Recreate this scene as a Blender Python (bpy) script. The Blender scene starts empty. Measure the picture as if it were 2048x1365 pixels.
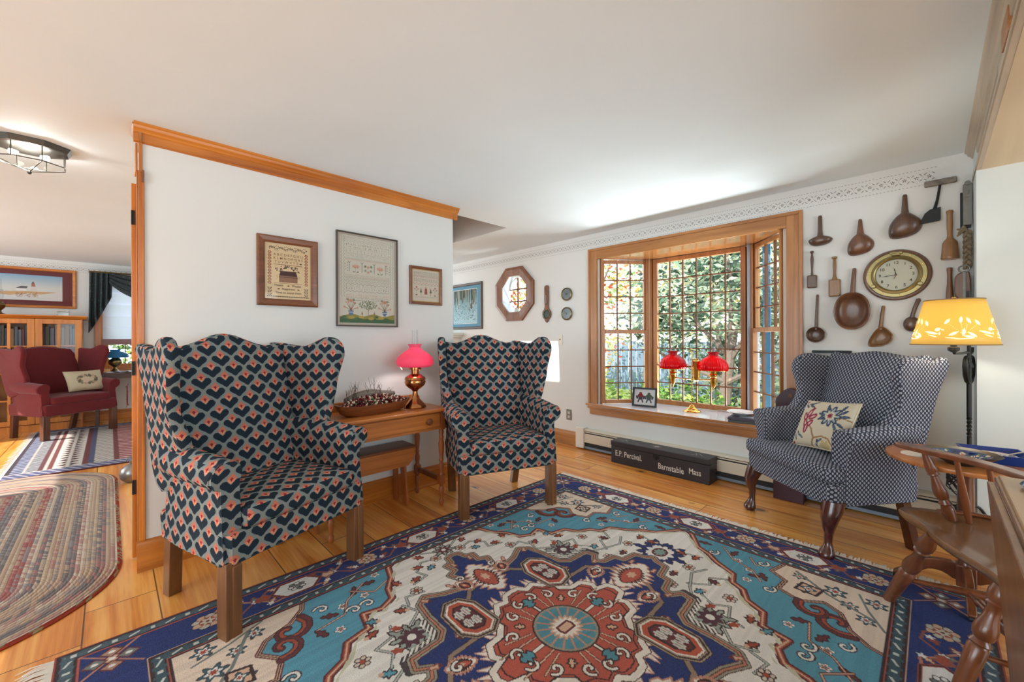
import bpy, bmesh, math, random
import numpy as np
from mathutils import Vector, Matrix
SC = bpy.context.scene
COL = SC.collection
PI = math.pi
R = math.radians
# ------------------------------------------------------------------ camera
CAM_H = 1.17
HEAD = math.radians(45.6)
ROLL = 0.0037
cd = bpy.data.cameras.new('camera'); cam = bpy.data.objects.new('camera', cd); COL.objects.link(cam)
F = Vector((math.cos(HEAD), math.sin(HEAD), 0)); R0 = Vector((math.sin(HEAD), -math.cos(HEAD), 0)); Z0 = Vector((0, 0, 1))
RX = R0 * math.cos(ROLL) - Z0 * math.sin(ROLL); UP = Z0 * math.cos(ROLL) + R0 * math.sin(ROLL)
cam.matrix_world = Matrix(((RX.x, UP.x, -F.x, 0), (RX.y, UP.y, -F.y, 0), (RX.z, UP.z, -F.z, CAM_H), (0, 0, 0, 1)))
cd.sensor_width = 36; cd.lens = 36 * 822 / 2048; cd.shift_y = (677 - 682.5) / 2048
cd.clip_start = 0.03; cd.clip_end = 200
SC.camera = cam
# ------------------------------------------------------------------ exposure, world, lights
SC.view_settings.view_transform = 'Standard'; SC.view_settings.look = 'None'
SC.view_settings.gamma = 1; SC.view_settings.exposure = 0.10; SC.view_settings.use_curve_mapping = False
SC.cycles.max_bounces = 7; SC.cycles.diffuse_bounces = 4; SC.cycles.glossy_bounces = 3
SC.cycles.transmission_bounces = 6; SC.cycles.transparent_max_bounces = 12
SC.cycles.sample_clamp_indirect = 6; SC.cycles.caustics_reflective = False; SC.cycles.caustics_refractive = False
w = bpy.data.worlds.new('sky'); SC.world = w; w.use_nodes = True
bg = w.node_tree.nodes['Background']; bg.inputs[0].default_value = (0.80, 0.92, 1.0, 1); bg.inputs[1].default_value = 4.4

def light(name, kind, loc, power, color=(1, 1, 1), size=0.1, size_y=None, aim=None):
    d = bpy.data.lights.new(name, kind); o = bpy.data.objects.new(name, d); COL.objects.link(o)
    o.location = loc; d.energy = power; d.color = color
    if kind == 'AREA':
        d.size = size
        if size_y: d.shape = 'RECTANGLE'; d.size_y = size_y
    elif kind == 'POINT': d.shadow_soft_size = size
    if aim is not None: o.rotation_euler = Vector(aim).to_track_quat('-Z', 'Y').to_euler()
    return o
sun = light('sun', 'SUN', (0, 0, 10), 8.0, (1.0, 0.96, 0.90), aim=(0.81, -0.02, -0.586)); sun.data.angle = R(0.6)
light('window_daylight_left', 'AREA', (-2.9, 1.1, 1.15), 26, (0.80, 0.95, 1.0), 2.6, 1.7, aim=(1, 0.05, 0.50))
light('window_daylight_near', 'AREA', (0.6, -3.3, 1.2), 28, (0.86, 0.97, 1.0), 3.6, 1.8, aim=(0.1, 1, 0.35))
light('window_daylight_hall', 'AREA', (-2.6, 6.2, 1.4), 20, (0.80, 0.94, 1.0), 2.4, 1.6, aim=(1, 0.1, 0.4))
light('passage_area_light', 'AREA', (2.0, 6.9, 1.5), 44, (0.90, 0.98, 1.0), 1.6, 1.6, aim=(0.25, -1, 0.15))  # area light standing inside the passage, no window opening there

light('ground_bounce_fill', 'AREA', (4.95, 1.6, -.05), 330, (0.93, .99, 1.0), 2.6, .6, aim=(-1, 0, .62))  # unseen lamp added below the sill, stands in for ground bounce

# ------------------------------------------------------------------ colour and node helpers
def lin(c): return tuple((x / 12.92 if x <= .04045 else ((x + .055) / 1.055) ** 2.4) for x in c)
def hexc(h): return lin(tuple(int(h[i:i + 2], 16) / 255 for i in (0, 2, 4)))
def rgb(r, g, b): return lin((r / 255, g / 255, b / 255))

class V:
    """a node socket with arithmetic"""
    def __init__(s, nt, sock): s.nt = nt; s.s = sock
    def _m(s, op, *a):
        n = s.nt.nodes.new('ShaderNodeMath'); n.operation = op
        for i, x in enumerate((s,) + a):
            if isinstance(x, V): s.nt.links.new(x.s, n.inputs[i])
            else: n.inputs[i].default_value = float(x)
        return V(s.nt, n.outputs[0])
    def __add__(s, o): return s._m('ADD', o)
    __radd__ = __add__
    def __sub__(s, o): return s._m('SUBTRACT', o)
    def __rsub__(s, o): return (s * -1) + o
    def __mul__(s, o): return s._m('MULTIPLY', o)
    __rmul__ = __mul__
    def __truediv__(s, o): return s._m('DIVIDE', o)
    def abs(s): return s._m('ABSOLUTE')
    def floor(s): return s._m('FLOOR')
    def fract(s): return s._m('FRACT')
    def cos(s): return s._m('COSINE')
    def sin(s): return s._m('SINE')
    def sqrt(s): return s._m('SQRT')
    def pow(s, e): return s._m('POWER', e)
    def min(s, o): return s._m('MINIMUM', o)
    def max(s, o): return s._m('MAXIMUM', o)
    def lt(s, o): return s._m('LESS_THAN', o)
    def gt(s, o): return s._m('GREATER_THAN', o)
    def atan2(s, o): return s._m('ARCTAN2', o)
    def hash(s, k=12.9898): return ((s * k).sin() * 43758.5453).fract()

class Mat:
    def __init__(s, name):
        s.m = bpy.data.materials.new(name); s.m.use_nodes = True; s.nt = s.m.node_tree
        s.b = s.nt.nodes['Principled BSDF']; s.out = s.nt.nodes['Material Output']; s._c = {}
    def pos(s, kind='Object'):
        if kind not in s._c:
            t = s.nt.nodes.new('ShaderNodeTexCoord'); x = s.nt.nodes.new('ShaderNodeSeparateXYZ')
            s.nt.links.new(t.outputs[kind], x.inputs[0])
            s._c[kind] = tuple(V(s.nt, x.outputs[i]) for i in range(3)); s._c[kind + 'v'] = t.outputs[kind]
        return s._c[kind]
    def vec(s, kind='Object'): s.pos(kind); return s._c[kind + 'v']
    def comb(s, x, y, z=0):
        n = s.nt.nodes.new('ShaderNodeCombineXYZ')
        for i, a in enumerate((x, y, z)):
            if isinstance(a, V): s.nt.links.new(a.s, n.inputs[i])
            else: n.inputs[i].default_value = a
        return n.outputs[0]
    def scaled(s, sc, kind='Object', loc=(0, 0, 0)):
        n = s.nt.nodes.new('ShaderNodeMapping'); n.inputs['Scale'].default_value = sc; n.inputs['Location'].default_value = loc
        s.nt.links.new(s.vec(kind), n.inputs[0]); return n.outputs[0]
    def noise(s, vec=None, scale=5, detail=3, rough=.5, dist=0, col=False):
        n = s.nt.nodes.new('ShaderNodeTexNoise'); n.inputs['Scale'].default_value = scale
        n.inputs['Detail'].default_value = detail; n.inputs['Roughness'].default_value = rough; n.inputs['Distortion'].default_value = dist
        s.nt.links.new(vec if vec is not None else s.vec(), n.inputs['Vector'])
        return n.outputs['Color'] if col else V(s.nt, n.outputs['Fac'])
    def voronoi(s, vec=None, scale=5, out='Distance'):
        n = s.nt.nodes.new('ShaderNodeTexVoronoi'); n.inputs['Scale'].default_value = scale
        s.nt.links.new(vec if vec is not None else s.vec(), n.inputs['Vector'])
        return V(s.nt, n.outputs[out])
    def ramp(s, fac, stops, const=False):
        n = s.nt.nodes.new('ShaderNodeValToRGB'); cr = n.color_ramp
        if const: cr.interpolation = 'CONSTANT'
        while len(cr.elements) < len(stops): cr.elements.new(0.5)
        for e, (p, c) in zip(cr.elements, stops): e.position = p; e.color = tuple(c) + (1,)
        s.nt.links.new(fac.s, n.inputs[0]); return n.outputs[0]
    def mix(s, fac, a, b, mode='MIX'):
        n = s.nt.nodes.new('ShaderNodeMix'); n.data_type = 'RGBA'; n.blend_type = mode
        f, A, B = n.inputs[0], n.inputs[6], n.inputs[7]
        for x, q in ((fac, f), (a, A), (b, B)):
            if isinstance(x, V): s.nt.links.new(x.s, q)
            elif hasattr(x, 'is_linked') or hasattr(x, 'links'): s.nt.links.new(x, q)
            elif isinstance(x, (int, float)): q.default_value = x if q is f else (x, x, x, 1)
            else: q.default_value = tuple(x) + (1,)
        return n.outputs[2]
    def set(s, color=None, rough=None, metal=None, spec=None, **k):
        if color is not None:
            if isinstance(color, V): color = color.s
            if hasattr(color, 'links'): s.nt.links.new(color, s.b.inputs['Base Color'])
            else: s.b.inputs['Base Color'].default_value = tuple(color) + (1,)
        if rough is not None:
            if isinstance(rough, V): s.nt.links.new(rough.s, s.b.inputs['Roughness'])
            else: s.b.inputs['Roughness'].default_value = rough
        if metal is not None: s.b.inputs['Metallic'].default_value = metal
        if spec is not None: s.b.inputs['Specular IOR Level'].default_value = spec
        for kk, v in k.items():
            nm = kk.replace('_', ' ')
            s.b.inputs[nm].default_value = (tuple(v) + (1,)) if isinstance(v, tuple) else v
        return s
    def bump(s, h, strength=.3, dist=.005):
        n = s.nt.nodes.new('ShaderNodeBump'); n.inputs['Strength'].default_value = strength; n.inputs['Distance'].default_value = dist
        s.nt.links.new(h.s if isinstance(h, V) else h, n.inputs['Height']); s.nt.links.new(n.outputs[0], s.b.inputs['Normal']); return s
    def boxuv(s):
        """box projection from object position and normal"""
        x, y, z = s.pos('Object'); nx, ny, nz = s.pos('Normal')
        ax, ay, az = nx.abs(), ny.abs(), nz.abs()
        top = az.gt(ax.max(ay)); side = ax.gt(ay) * (1 - top); front = (1 - top) * (1 - side)
        return x * (1 - side) + y * side, z * (1 - top) + y * top

def simple(name, color, rough=.5, metal=0, var=0.0, scale=20, **k):
    m = Mat(name)
    if var:
        n = m.noise(scale=scale, detail=3)
        m.set(m.mix(n, tuple(c * (1 - var) for c in color), tuple(min(1, c * (1 + var)) for c in color)), rough, metal, **k)
    else: m.set(color, rough, metal, **k)
    return m.m

def wood(name, dark, light_, axis='x', rough=.38, ring=9, grain=70, coat=.25, knots=False):
    m = Mat(name); i = 'xyz'.index(axis)
    sc = [1, 1, 1]; sc[i] = .09
    v1 = m.scaled(tuple(ring * q for q in sc)); a = m.noise(v1, 1, 4, .55, 1.2)
    sc2 = [1, 1, 1]; sc2[i] = .03
    g = m.noise(m.scaled(tuple(grain * q for q in sc2)), 1, 3, .6)
    t = a * .72 + g * .28
    mid = tuple((p + q) / 2 for p, q in zip(dark, light_))
    col = m.ramp(t, [(.30, dark), (.47, mid), (.62, light_)])
    m.set(col, rough, 0, Coat_Weight=coat, Coat_Roughness=.2)
    m.bump(g, .12, .002)
    return m.m

def fabric_noise(m, strength=.4, scale=900):
    n = m.noise(scale=scale, detail=2); m.bump(n, strength, .002)

# ------------------------------------------------------------------ mesh builder
class MB:
    def __init__(s): s.v = []; s.f = []; s.mi = []; s.cur = 0; s.col = None
    def add(s, vs, fs):
        b = len(s.v); s.v += [tuple(p) for p in vs]; s.f += [tuple(b + i for i in f) for f in fs]; s.mi += [s.cur] * len(fs); return s
    def box(s, x0, x1, y0, y1, z0, z1, tf=None):
        vs = [(x, y, z) for z in (z0, z1) for y in (y0, y1) for x in (x0, x1)]
        if tf: vs = [tf(Vector(p)) for p in vs]
        return s.add(vs, [(0, 2, 3, 1), (4, 5, 7, 6), (0, 1, 5, 4), (2, 6, 7, 3), (0, 4, 6, 2), (1, 3, 7, 5)])
    def rings(s, rs, cap=True, closed=True):
        n = len(rs[0]); vs = [p for r in rs for p in r]; fs = []
        for i in range(len(rs) - 1):
            for j in range(n if closed else n - 1):
                a, b = i * n + j, i * n + (j + 1) % n
                fs.append((a, b, b + n, a + n))
        if cap and closed: fs.append(tuple(reversed(range(n)))); fs.append(tuple((len(rs) - 1) * n + j for j in range(n)))
        return s.add(vs, fs)
    def lathe(s, prof, c=(0, 0, 0), n=24, ribs=0, ribd=0, axis='z', cap=True, tf=None):
        rs = []
        for r, z in prof:
            ring = []
            for j in range(n):
                a = 2 * PI * j / n; rr = r * (1 + (ribd * math.cos(ribs * a) if ribs else 0))
                p = (rr * math.cos(a), rr * math.sin(a), z)
                if axis == 'x': p = (p[2], p[0], p[1])
                if axis == 'y': p = (p[0], p[2], p[1])
                p = (p[0] + c[0], p[1] + c[1], p[2] + c[2])
                ring.append(tf(Vector(p)) if tf else p)
            rs.append(ring)
        return s.rings(rs, cap)
    def tube(s, pts, r, n=8, cap=True, flat=1.0, closed=False):
        pts = [Vector(p) for p in pts]; rr = r if isinstance(r, (list, tuple)) else [r] * len(pts); rs = []; up = None
        for i, p in enumerate(pts):
            if closed: d = pts[(i + 1) % len(pts)] - pts[i - 1]
            else: d = (pts[min(i + 1, len(pts) - 1)] - pts[max(i - 1, 0)])
            d = d.normalized() if d.length > 1e-9 else Vector((0, 0, 1))
            if up is None:
                up = Vector((0, 0, 1)) if abs(d.z) < .9 else Vector((1, 0, 0))
            u = d.cross(up)
            if u.length < 1e-6: u = d.orthogonal()
            u.normalize(); w_ = u.cross(d).normalized(); up = w_
            rs.append([p + u * (rr[i] * math.cos(2 * PI * j / n)) + w_ * (rr[i] * flat * math.sin(2 * PI * j / n)) for j in range(n)])
        if closed: rs.append(rs[0]); return s.rings(rs, False)
        return s.rings(rs, cap)
    def turned(s, p0, p1, prof, n=14):
        """lathe profile [(t, r)] along the line p0-p1"""
        p0, p1 = Vector(p0), Vector(p1); d = (p1 - p0); u = d.orthogonal().normalized(); w_ = d.normalized().cross(u)
        return s.rings([[p0 + d * t + u * (r * math.cos(2 * PI * j / n)) + w_ * (r * math.sin(2 * PI * j / n)) for j in range(n)] for t, r in prof])
    def prism(s, poly, t0, t1, fn):
        n = len(poly)
        return s.add([fn(p, t) for t in (t0, t1) for p in poly],
                     [tuple(reversed(range(n))), tuple(range(n, 2 * n))] + [(j, (j + 1) % n, n + (j + 1) % n, n + j) for j in range(n)])
    def grid(s, fn, nu, nv):
        return s.add([fn(i / nu, j / nv) for j in range(nv + 1) for i in range(nu + 1)],
                     [(j * (nu + 1) + i, j * (nu + 1) + i + 1, (j + 1) * (nu + 1) + i + 1, (j + 1) * (nu + 1) + i) for j in range(nv) for i in range(nu)])
    def sphere(s, c, r, n=8, m=6, sz=1.0):
        return s.lathe([(max(1e-4, r * math.sin(PI * i / m)), -r * sz * math.cos(PI * i / m)) for i in range(m + 1)], c, n)
    def build(s, name, mat, parent=None, bevel=0, seg=2, sub=0, smooth=True, sharp=38, label=None, fix=True):
        me = bpy.data.meshes.new(name); me.from_pydata([tuple(p) for p in s.v], [], s.f)
        for m in (mat if isinstance(mat, (list, tuple)) else [mat]): me.materials.append(m)
        if isinstance(mat, (list, tuple)): me.polygons.foreach_set('material_index', s.mi)
        if fix:
            bm = bmesh.new(); bm.from_mesh(me); bmesh.ops.recalc_face_normals(bm, faces=bm.faces); bm.to_mesh(me); bm.free()
        if smooth:
            me.polygons.foreach_set('use_smooth', [True] * len(me.polygons))
            if sharp: me.set_sharp_from_angle(angle=R(sharp))
        me.update()
        o = bpy.data.objects.new(name, me); COL.objects.link(o)
        if parent: o.parent = parent
        if bevel:
            b = o.modifiers.new('bevel', 'BEVEL'); b.width = bevel; b.segments = seg; b.limit_method = 'ANGLE'; b.angle_limit = R(40)
        if sub: q = o.modifiers.new('sub', 'SUBSURF'); q.levels = q.render_levels = sub
        if label: o['label'] = label
        return o

def thing(name, label, cat, loc=(0, 0, 0), rotz=0, group=None):
    o = bpy.data.objects.new(name, None); COL.objects.link(o); o.empty_display_size = .05
    o.location = loc; o.rotation_euler = (0, 0, rotz); tag(o, label, cat, group); return o
def tag(o, label, cat, group=None, kind=None):
    o['label'] = label; o['category'] = cat
    if group: o['group'] = group
    if kind: o['kind'] = kind
    return o
def struct(o): o['kind'] = 'structure'; return o
def copy_tree(o, parent=None):
    c = o.copy(); COL.objects.link(c); c.parent = parent
    for ch in list(o.children): copy_tree(ch, c)
    return c
def rbox(mb, x0, x1, y0, y1, z0, z1, rot=0, tilt=0):
    cx, cy, cz = (x0 + x1) / 2, (y0 + y1) / 2, (z0 + z1) / 2; m = Matrix.Rotation(rot, 3, 'Z') @ Matrix.Rotation(tilt, 3, 'X')
    return mb.box(x0, x1, y0, y1, z0, z1, lambda p: Vector((cx, cy, cz)) + m @ (p - Vector((cx, cy, cz))))
def smoothpoly(pts, n=4, closed=True):
    """Catmull-Rom through 2D points"""
    out = []; k = len(pts)
    rng = range(k) if closed else range(k - 1)
    for i in rng:
        if closed: p0, p1, p2, p3 = pts[i - 1], pts[i], pts[(i + 1) % k], pts[(i + 2) % k]
        else: p0, p1, p2, p3 = pts[max(i - 1, 0)], pts[i], pts[i + 1], pts[min(i + 2, k - 1)]
        for j in range(n):
            t = j / n
            out.append(tuple(.5 * (2 * b + (c - a) * t + (2 * a - 5 * b + 4 * c - d) * t * t + (3 * b - a - 3 * c + d) * t ** 3) for a, b, c, d in zip(p0, p1, p2, p3)))
    if not closed: out.append(tuple(pts[-1]))
    return out
def text_mesh(txt, size, fn, extrude=0, bold=0.0, xscale=1.0):
    """letters as geometry; fn maps (x, y) of the baseline frame to 3D"""
    c = bpy.data.curves.new('lettering', 'FONT'); c.body = txt; c.size = size; c.resolution_u = 3; c.offset = bold * size
    o = bpy.data.objects.new('lettering', c); COL.objects.link(o)
    dg = bpy.context.evaluated_depsgraph_get(); me = o.evaluated_get(dg).to_mesh()
    vs = [fn(v.co.x * xscale, v.co.y) for v in me.vertices]; fs = [tuple(p.vertices) for p in me.polygons]
    wd = max([v.co.x for v in me.vertices] or [0]) * xscale
    o.evaluated_get(dg).to_mesh_clear(); bpy.data.objects.remove(o); bpy.data.curves.remove(c)
    return vs, fs, wd

# ------------------------------------------------------------------ drawn canvases: a fine grid mesh with a colour per knot
class Canvas:
    def __init__(s, w, h, step, base):
        s.w, s.h, s.step = w, h, step; s.nx = int(round(w / step)) + 1; s.ny = int(round(h / step)) + 1
        xs = np.linspace(-w / 2, w / 2, s.nx); ys = np.linspace(-h / 2, h / 2, s.ny)
        s.X, s.Y = np.meshgrid(xs, ys); s.C = np.empty((s.ny, s.nx, 3)); s.C[:] = base
        s.U, s.W = s.X, s.Y
    def fold(s): s.U, s.W = np.abs(s.X), np.abs(s.Y)
    def paint(s, mask, c): s.C[mask] = c
    def poly(s, pts, c=None, m=None):
        ins = np.zeros(s.X.shape, bool); k = len(pts)
        for i in range(k):
            x0, y0 = pts[i]; x1, y1 = pts[(i + 1) % k]
            if y0 == y1: continue
            cr = ((s.W >= min(y0, y1)) & (s.W < max(y0, y1)) & (s.U < (x1 - x0) * (s.W - y0) / (y1 - y0) + x0)); ins ^= cr
        if m is not None: ins &= m
        if c is not None: s.C[ins] = c
        return ins
    def dist(s, pts, closed=False):
        d = np.full(s.X.shape, 9.0); k = len(pts)
        for i in range(k if closed else k - 1):
            (x0, y0), (x1, y1) = pts[i], pts[(i + 1) % k]
            dx, dy = x1 - x0, y1 - y0; L = dx * dx + dy * dy + 1e-12
            t = np.clip(((s.U - x0) * dx + (s.W - y0) * dy) / L, 0, 1)
            d = np.minimum(d, np.hypot(s.U - x0 - t * dx, s.W - y0 - t * dy))
        return d
    def line(s, pts, w_, c, closed=False, m=None):
        k = s.dist(pts, closed) < w_ / 2
        if m is not None: k &= m
        s.C[k] = c
    def ell(s, x, y, rx, ry, c, rot=0, lobes=0, depth=0, m=None):
        dx, dy = s.U - x, s.W - y; a, b = math.cos(rot), math.sin(rot)
        p, q = (dx * a + dy * b) / rx, (-dx * b + dy * a) / ry
        r = np.hypot(p, q)
        if lobes: r = r / (1 + depth * np.cos(lobes * np.arctan2(q, p)))
        k = r < 1
        if m is not None: k &= m
        s.C[k] = c; return k
    def mesh(s, name, mat, parent=None, tf=None, bump=None, fix=False):
        n = s.nx * s.ny; co = np.zeros((n, 3)); co[:, 0] = s.X.ravel(); co[:, 1] = s.Y.ravel()
        if bump is not None: co[:, 2] = bump(s.X, s.Y).ravel()
        if tf is not None: co = tf(co)
        i = np.arange(s.nx - 1)[None, :] + (np.arange(s.ny - 1) * s.nx)[:, None]
        q = np.stack([i, i + 1, i + 1 + s.nx, i + s.nx], -1).reshape(-1, 4)
        me = bpy.data.meshes.new(name); nf = len(q)
        me.vertices.add(n); me.vertices.foreach_set('co', co.ravel())
        me.loops.add(nf * 4); me.loops.foreach_set('vertex_index', q.ravel().astype(np.int32))
        me.polygons.add(nf); me.polygons.foreach_set('loop_start', np.arange(0, nf * 4, 4, dtype=np.int32))
        at = me.color_attributes.new('design', 'FLOAT_COLOR', 'POINT')
        cc = np.ones((n, 4)); cc[:, :3] = s.C.reshape(-1, 3); at.data.foreach_set('color', cc.ravel())
        me.update(calc_edges=True); me.materials.append(mat)
        me.polygons.foreach_set('use_smooth', [True] * nf)
        o = bpy.data.objects.new(name, me); COL.objects.link(o)
        if parent: o.parent = parent
        return o
def design_mat(name, rough=.9, pile=0, scale=600, spec=.2, mott=.12):
    m = Mat(name); a = m.nt.nodes.new('ShaderNodeVertexColor'); a.layer_name = 'design'
    n = m.noise(scale=scale, detail=2)
    m.set(m.mix(n, m.mix(mott * 1.6, a.outputs[0], (0, 0, 0)), m.mix(mott * .35, a.outputs[0], (1, 1, 1))), rough, 0, spec)
    if pile: m.bump(n, pile, .003)
    return m.m
# ------------------------------------------------------------------ materials
def wall_paint(name, c, bumpy=.05):
    m = Mat(name); n = m.noise(scale=140, detail=3); g = m.noise(scale=2.2, detail=2)
    m.set(m.mix(g, tuple(q * .97 for q in c), tuple(min(1, q * 1.02) for q in c)), .75, spec=.3); m.bump(n, bumpy, .002); return m.m
M_WALL = wall_paint('warm_white_plaster', (.735, .75, .74))
M_CEIL = wall_paint('ceiling_paint', (.75, .84, .90), .03)
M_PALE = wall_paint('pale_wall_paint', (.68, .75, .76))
M_WELL = wall_paint('skylight_well_shade', (.56, .54, .52))  # shade inside the shaft put into its grey colour
M_PINE = wood('orange_pine_trim', rgb(156, 82, 20), rgb(208, 130, 48), 'x')
M_PINEY = wood('orange_pine_trim_y', rgb(140, 84, 34), rgb(190, 130, 68), 'y')
M_PINEZ = wood('orange_pine_trim_z', rgb(156, 82, 20), rgb(208, 130, 48), 'z')
M_BAYZ = wood('bay_window_wood', rgb(136, 82, 38), rgb(184, 126, 70), 'z')
M_PALEWD = wood('pale_weathered_trim', rgb(152, 136, 116), rgb(190, 176, 154), 'x', coat=.05)
M_PLY = wood('pale_plywood', rgb(200, 178, 140), rgb(218, 200, 164), 'x', ring=3, grain=20, coat=.1)
M_OAK = wood('honey_table_wood', rgb(150, 80, 28), rgb(205, 128, 62), 'x')
M_OAKZ = wood('honey_table_wood_z', rgb(128, 66, 26), rgb(176, 102, 52), 'z')
M_DARKWD = wood('dark_brown_leg_wood', rgb(58, 30, 18), rgb(92, 50, 30), 'z', coat=.5)
M_BARS = wood('backlit_glazing_bar_wood', rgb(84, 46, 20), rgb(120, 72, 36), 'z', coat=.05, rough=.6)  # backlit darkness of the bars put into the wood colour
M_LEG = wood('brown_chair_leg_wood', rgb(84, 52, 28), rgb(130, 86, 50), 'z')
M_MAHOG = wood('mahogany_leg_wood', rgb(38, 14, 12), rgb(82, 34, 26), 'z', rough=.22, coat=.8)
M_WIND = wood('reddish_windsor_wood', rgb(82, 42, 22), rgb(132, 76, 44), 'z', coat=.6, rough=.28)
M_SEATW = wood('worn_walnut_seat', rgb(92, 62, 38), rgb(142, 102, 66), 'x', ring=5, coat=.7, rough=.3)
M_WALN = wood('walnut_frame', rgb(84, 46, 26), rgb(134, 80, 46), 'x')
M_CHERRY = wood('cherry_leaf_wood', rgb(106, 66, 34), rgb(146, 98, 56), 'z', ring=4, coat=.5)
M_TOPW = wood('pale_cherry_top', rgb(150, 116, 76), rgb(182, 148, 104), 'x', ring=4, coat=.6)
M_TREEN = wood('old_treen_wood', rgb(50, 34, 27), rgb(100, 70, 50), 'z', ring=14, coat=.4)
M_TREEN2 = wood('tan_treen_wood', rgb(96, 66, 38), rgb(146, 106, 66), 'z', ring=14, coat=.3)
M_TREEN3 = wood('red_brown_treen', rgb(70, 42, 28), rgb(120, 78, 52), 'z', ring=14, coat=.4)
M_GREYWD = wood('grey_driftwood', rgb(88, 84, 78), rgb(140, 132, 122), 'x', ring=14, coat=0, rough=.8)
M_BRASS = simple('polished_brass', rgb(214, 168, 84), .16, 1.0)
M_BRASSD = simple('aged_brass', rgb(134, 120, 82), .3, 1.0, .2)
M_COPPER = simple('copper_brass', rgb(190, 128, 80), .2, 1.0, .2, 12)
M_IRON = simple('black_wrought_iron', rgb(42, 44, 44), .45, .6, .2)
M_STEEL = simple('grey_worn_steel', rgb(120, 118, 112), .45, .7, .25, 30)
M_CHROME = simple('bright_dial_metal', rgb(112, 118, 120), .22, .9)
M_BLACK = simple('black_paint', rgb(28, 28, 30), .4)
M_WHITEP = simple('white_plastic', rgb(226, 222, 212), .4)
M_CREAM = simple('cream_enamel', rgb(214, 206, 188), .35)
M_CORD = simple('black_cord', rgb(24, 22, 22), .5)
M_GOLD = simple('warm_gilt', rgb(190, 140, 70), .35, .6, .2)
M_GREYFR = simple('grey_bronze_frame', rgb(92, 84, 76), .4, .5, .2)
M_PLUM = simple('plum_painted_wood', rgb(58, 20, 36), .45, 0, .25, 10)
M_BLUEP = simple('blue_tray_paint', rgb(22, 58, 132), .35)
M_ROPE = simple('old_hemp_rope', rgb(134, 120, 98), .9, 0, .35, 60)

def glass_mat(name, tint=(1, 1, 1), gloss=.06):
    m = Mat(name); nt = m.nt; nt.nodes.remove(m.b)
    t = nt.nodes.new('ShaderNodeBsdfTransparent'); t.inputs[0].default_value = tuple(tint) + (1,)
    g = nt.nodes.new('ShaderNodeBsdfGlossy'); g.inputs['Roughness'].default_value = .02
    f = nt.nodes.new('ShaderNodeFresnel'); f.inputs[0].default_value = 1.45
    ge = nt.nodes.new('ShaderNodeNewGeometry'); fac = V(nt, f.outputs[0]) * (1 - V(nt, ge.outputs['Backfacing']))
    x = nt.nodes.new('ShaderNodeMixShader'); nt.links.new(fac.s, x.inputs[0]); nt.links.new(t.outputs[0], x.inputs[1]); nt.links.new(g.outputs[0], x.inputs[2])
    nt.links.new(x.outputs[0], m.out.inputs[0]); return m.m
M_GLASS = glass_mat('window_glass')
M_PICGL = glass_mat('picture_glass')
M_CHIM = glass_mat('lamp_chimney_glass', (.94, .95, .96))

def shade_mat(name, c, trans, emit=0, rough=.25):
    """lamp shade: lets light through, emit adds a glow of its own"""
    m = Mat(name); nt = m.nt
    m.set(c, rough)
    t = nt.nodes.new('ShaderNodeBsdfTranslucent'); t.inputs[0].default_value = tuple(trans) + (1,)
    x = nt.nodes.new('ShaderNodeMixShader'); x.inputs[0].default_value = .6
    nt.links.new(m.b.outputs[0], x.inputs[1]); nt.links.new(t.outputs[0], x.inputs[2]); nt.links.new(x.outputs[0], m.out.inputs[0])
    if emit: m.b.inputs['Emission Color'].default_value = tuple(trans) + (1,); m.b.inputs['Emission Strength'].default_value = emit
    return m

def flame_mat(name='flame_stitch_fabric', P=.104):
    m = Mat(name); u, v = m.boxuv(); q = P / 40
    u = (u / q).floor() * (q / P) + .013; v = (v / q).floor() * (q / P) + .2
    a1 = ((u + .5).fract() - .5).abs(); b1 = (v + .5).fract() - .5
    h = ((b1 * 2 * PI).cos() + 1) * .25; d1 = a1 - h
    inA = d1.lt(0); a2 = (u.fract() - .5).abs(); b2 = v.fract() - .5
    a = a1 * inA + a2 * (1 - inA); b = b1 * inA + b2 * (1 - inA); d = d1.abs()
    band = d.lt(.058)
    kite = (a * 1.15 + (b - .19).abs()).lt(.225)
    tt = (((a - .02) * .23 + (b + .16) * .16) / .0785).max(0).min(1); ex = a - .02 - tt * .23; ey = b + .16 - tt * .16
    tip = (b + .385 - a * .95).gt(0) * b.lt(0) * a.lt(.27)
    lobe = ((ex * ex + ey * ey).lt(.0215)).max(tip) * (1 - (a * 1.15 + (b - .19).abs()).lt(.245)) * d.gt(.065)
    star = ((a * 1.2).pow(.6) + (b - .17).abs().pow(.6)).lt(.29)
    grey = rgb(126, 140, 142); navy = rgb(36, 48, 60); sal = rgb(216, 146, 118); red = rgb(150, 44, 52)
    tan = rgb(150, 140, 120)
    c = m.mix(lobe, grey, navy); c = m.mix(kite, c, m.mix((b - .15 + a * .3).gt(.05), sal, rgb(196, 118, 98)))
    c = m.mix(star, c, red); c = m.mix(band, c, m.mix(d.lt(.012), grey, tan))
    n = m.noise(scale=700, detail=2)
    c = m.mix(.22, c, m.mix(n, (0, 0, 0), (1, 1, 1)), 'OVERLAY')
    m.set(c, .92, spec=.15); m.bump(n, .5, .002); return m.m
M_FLAME = flame_mat()

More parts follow.
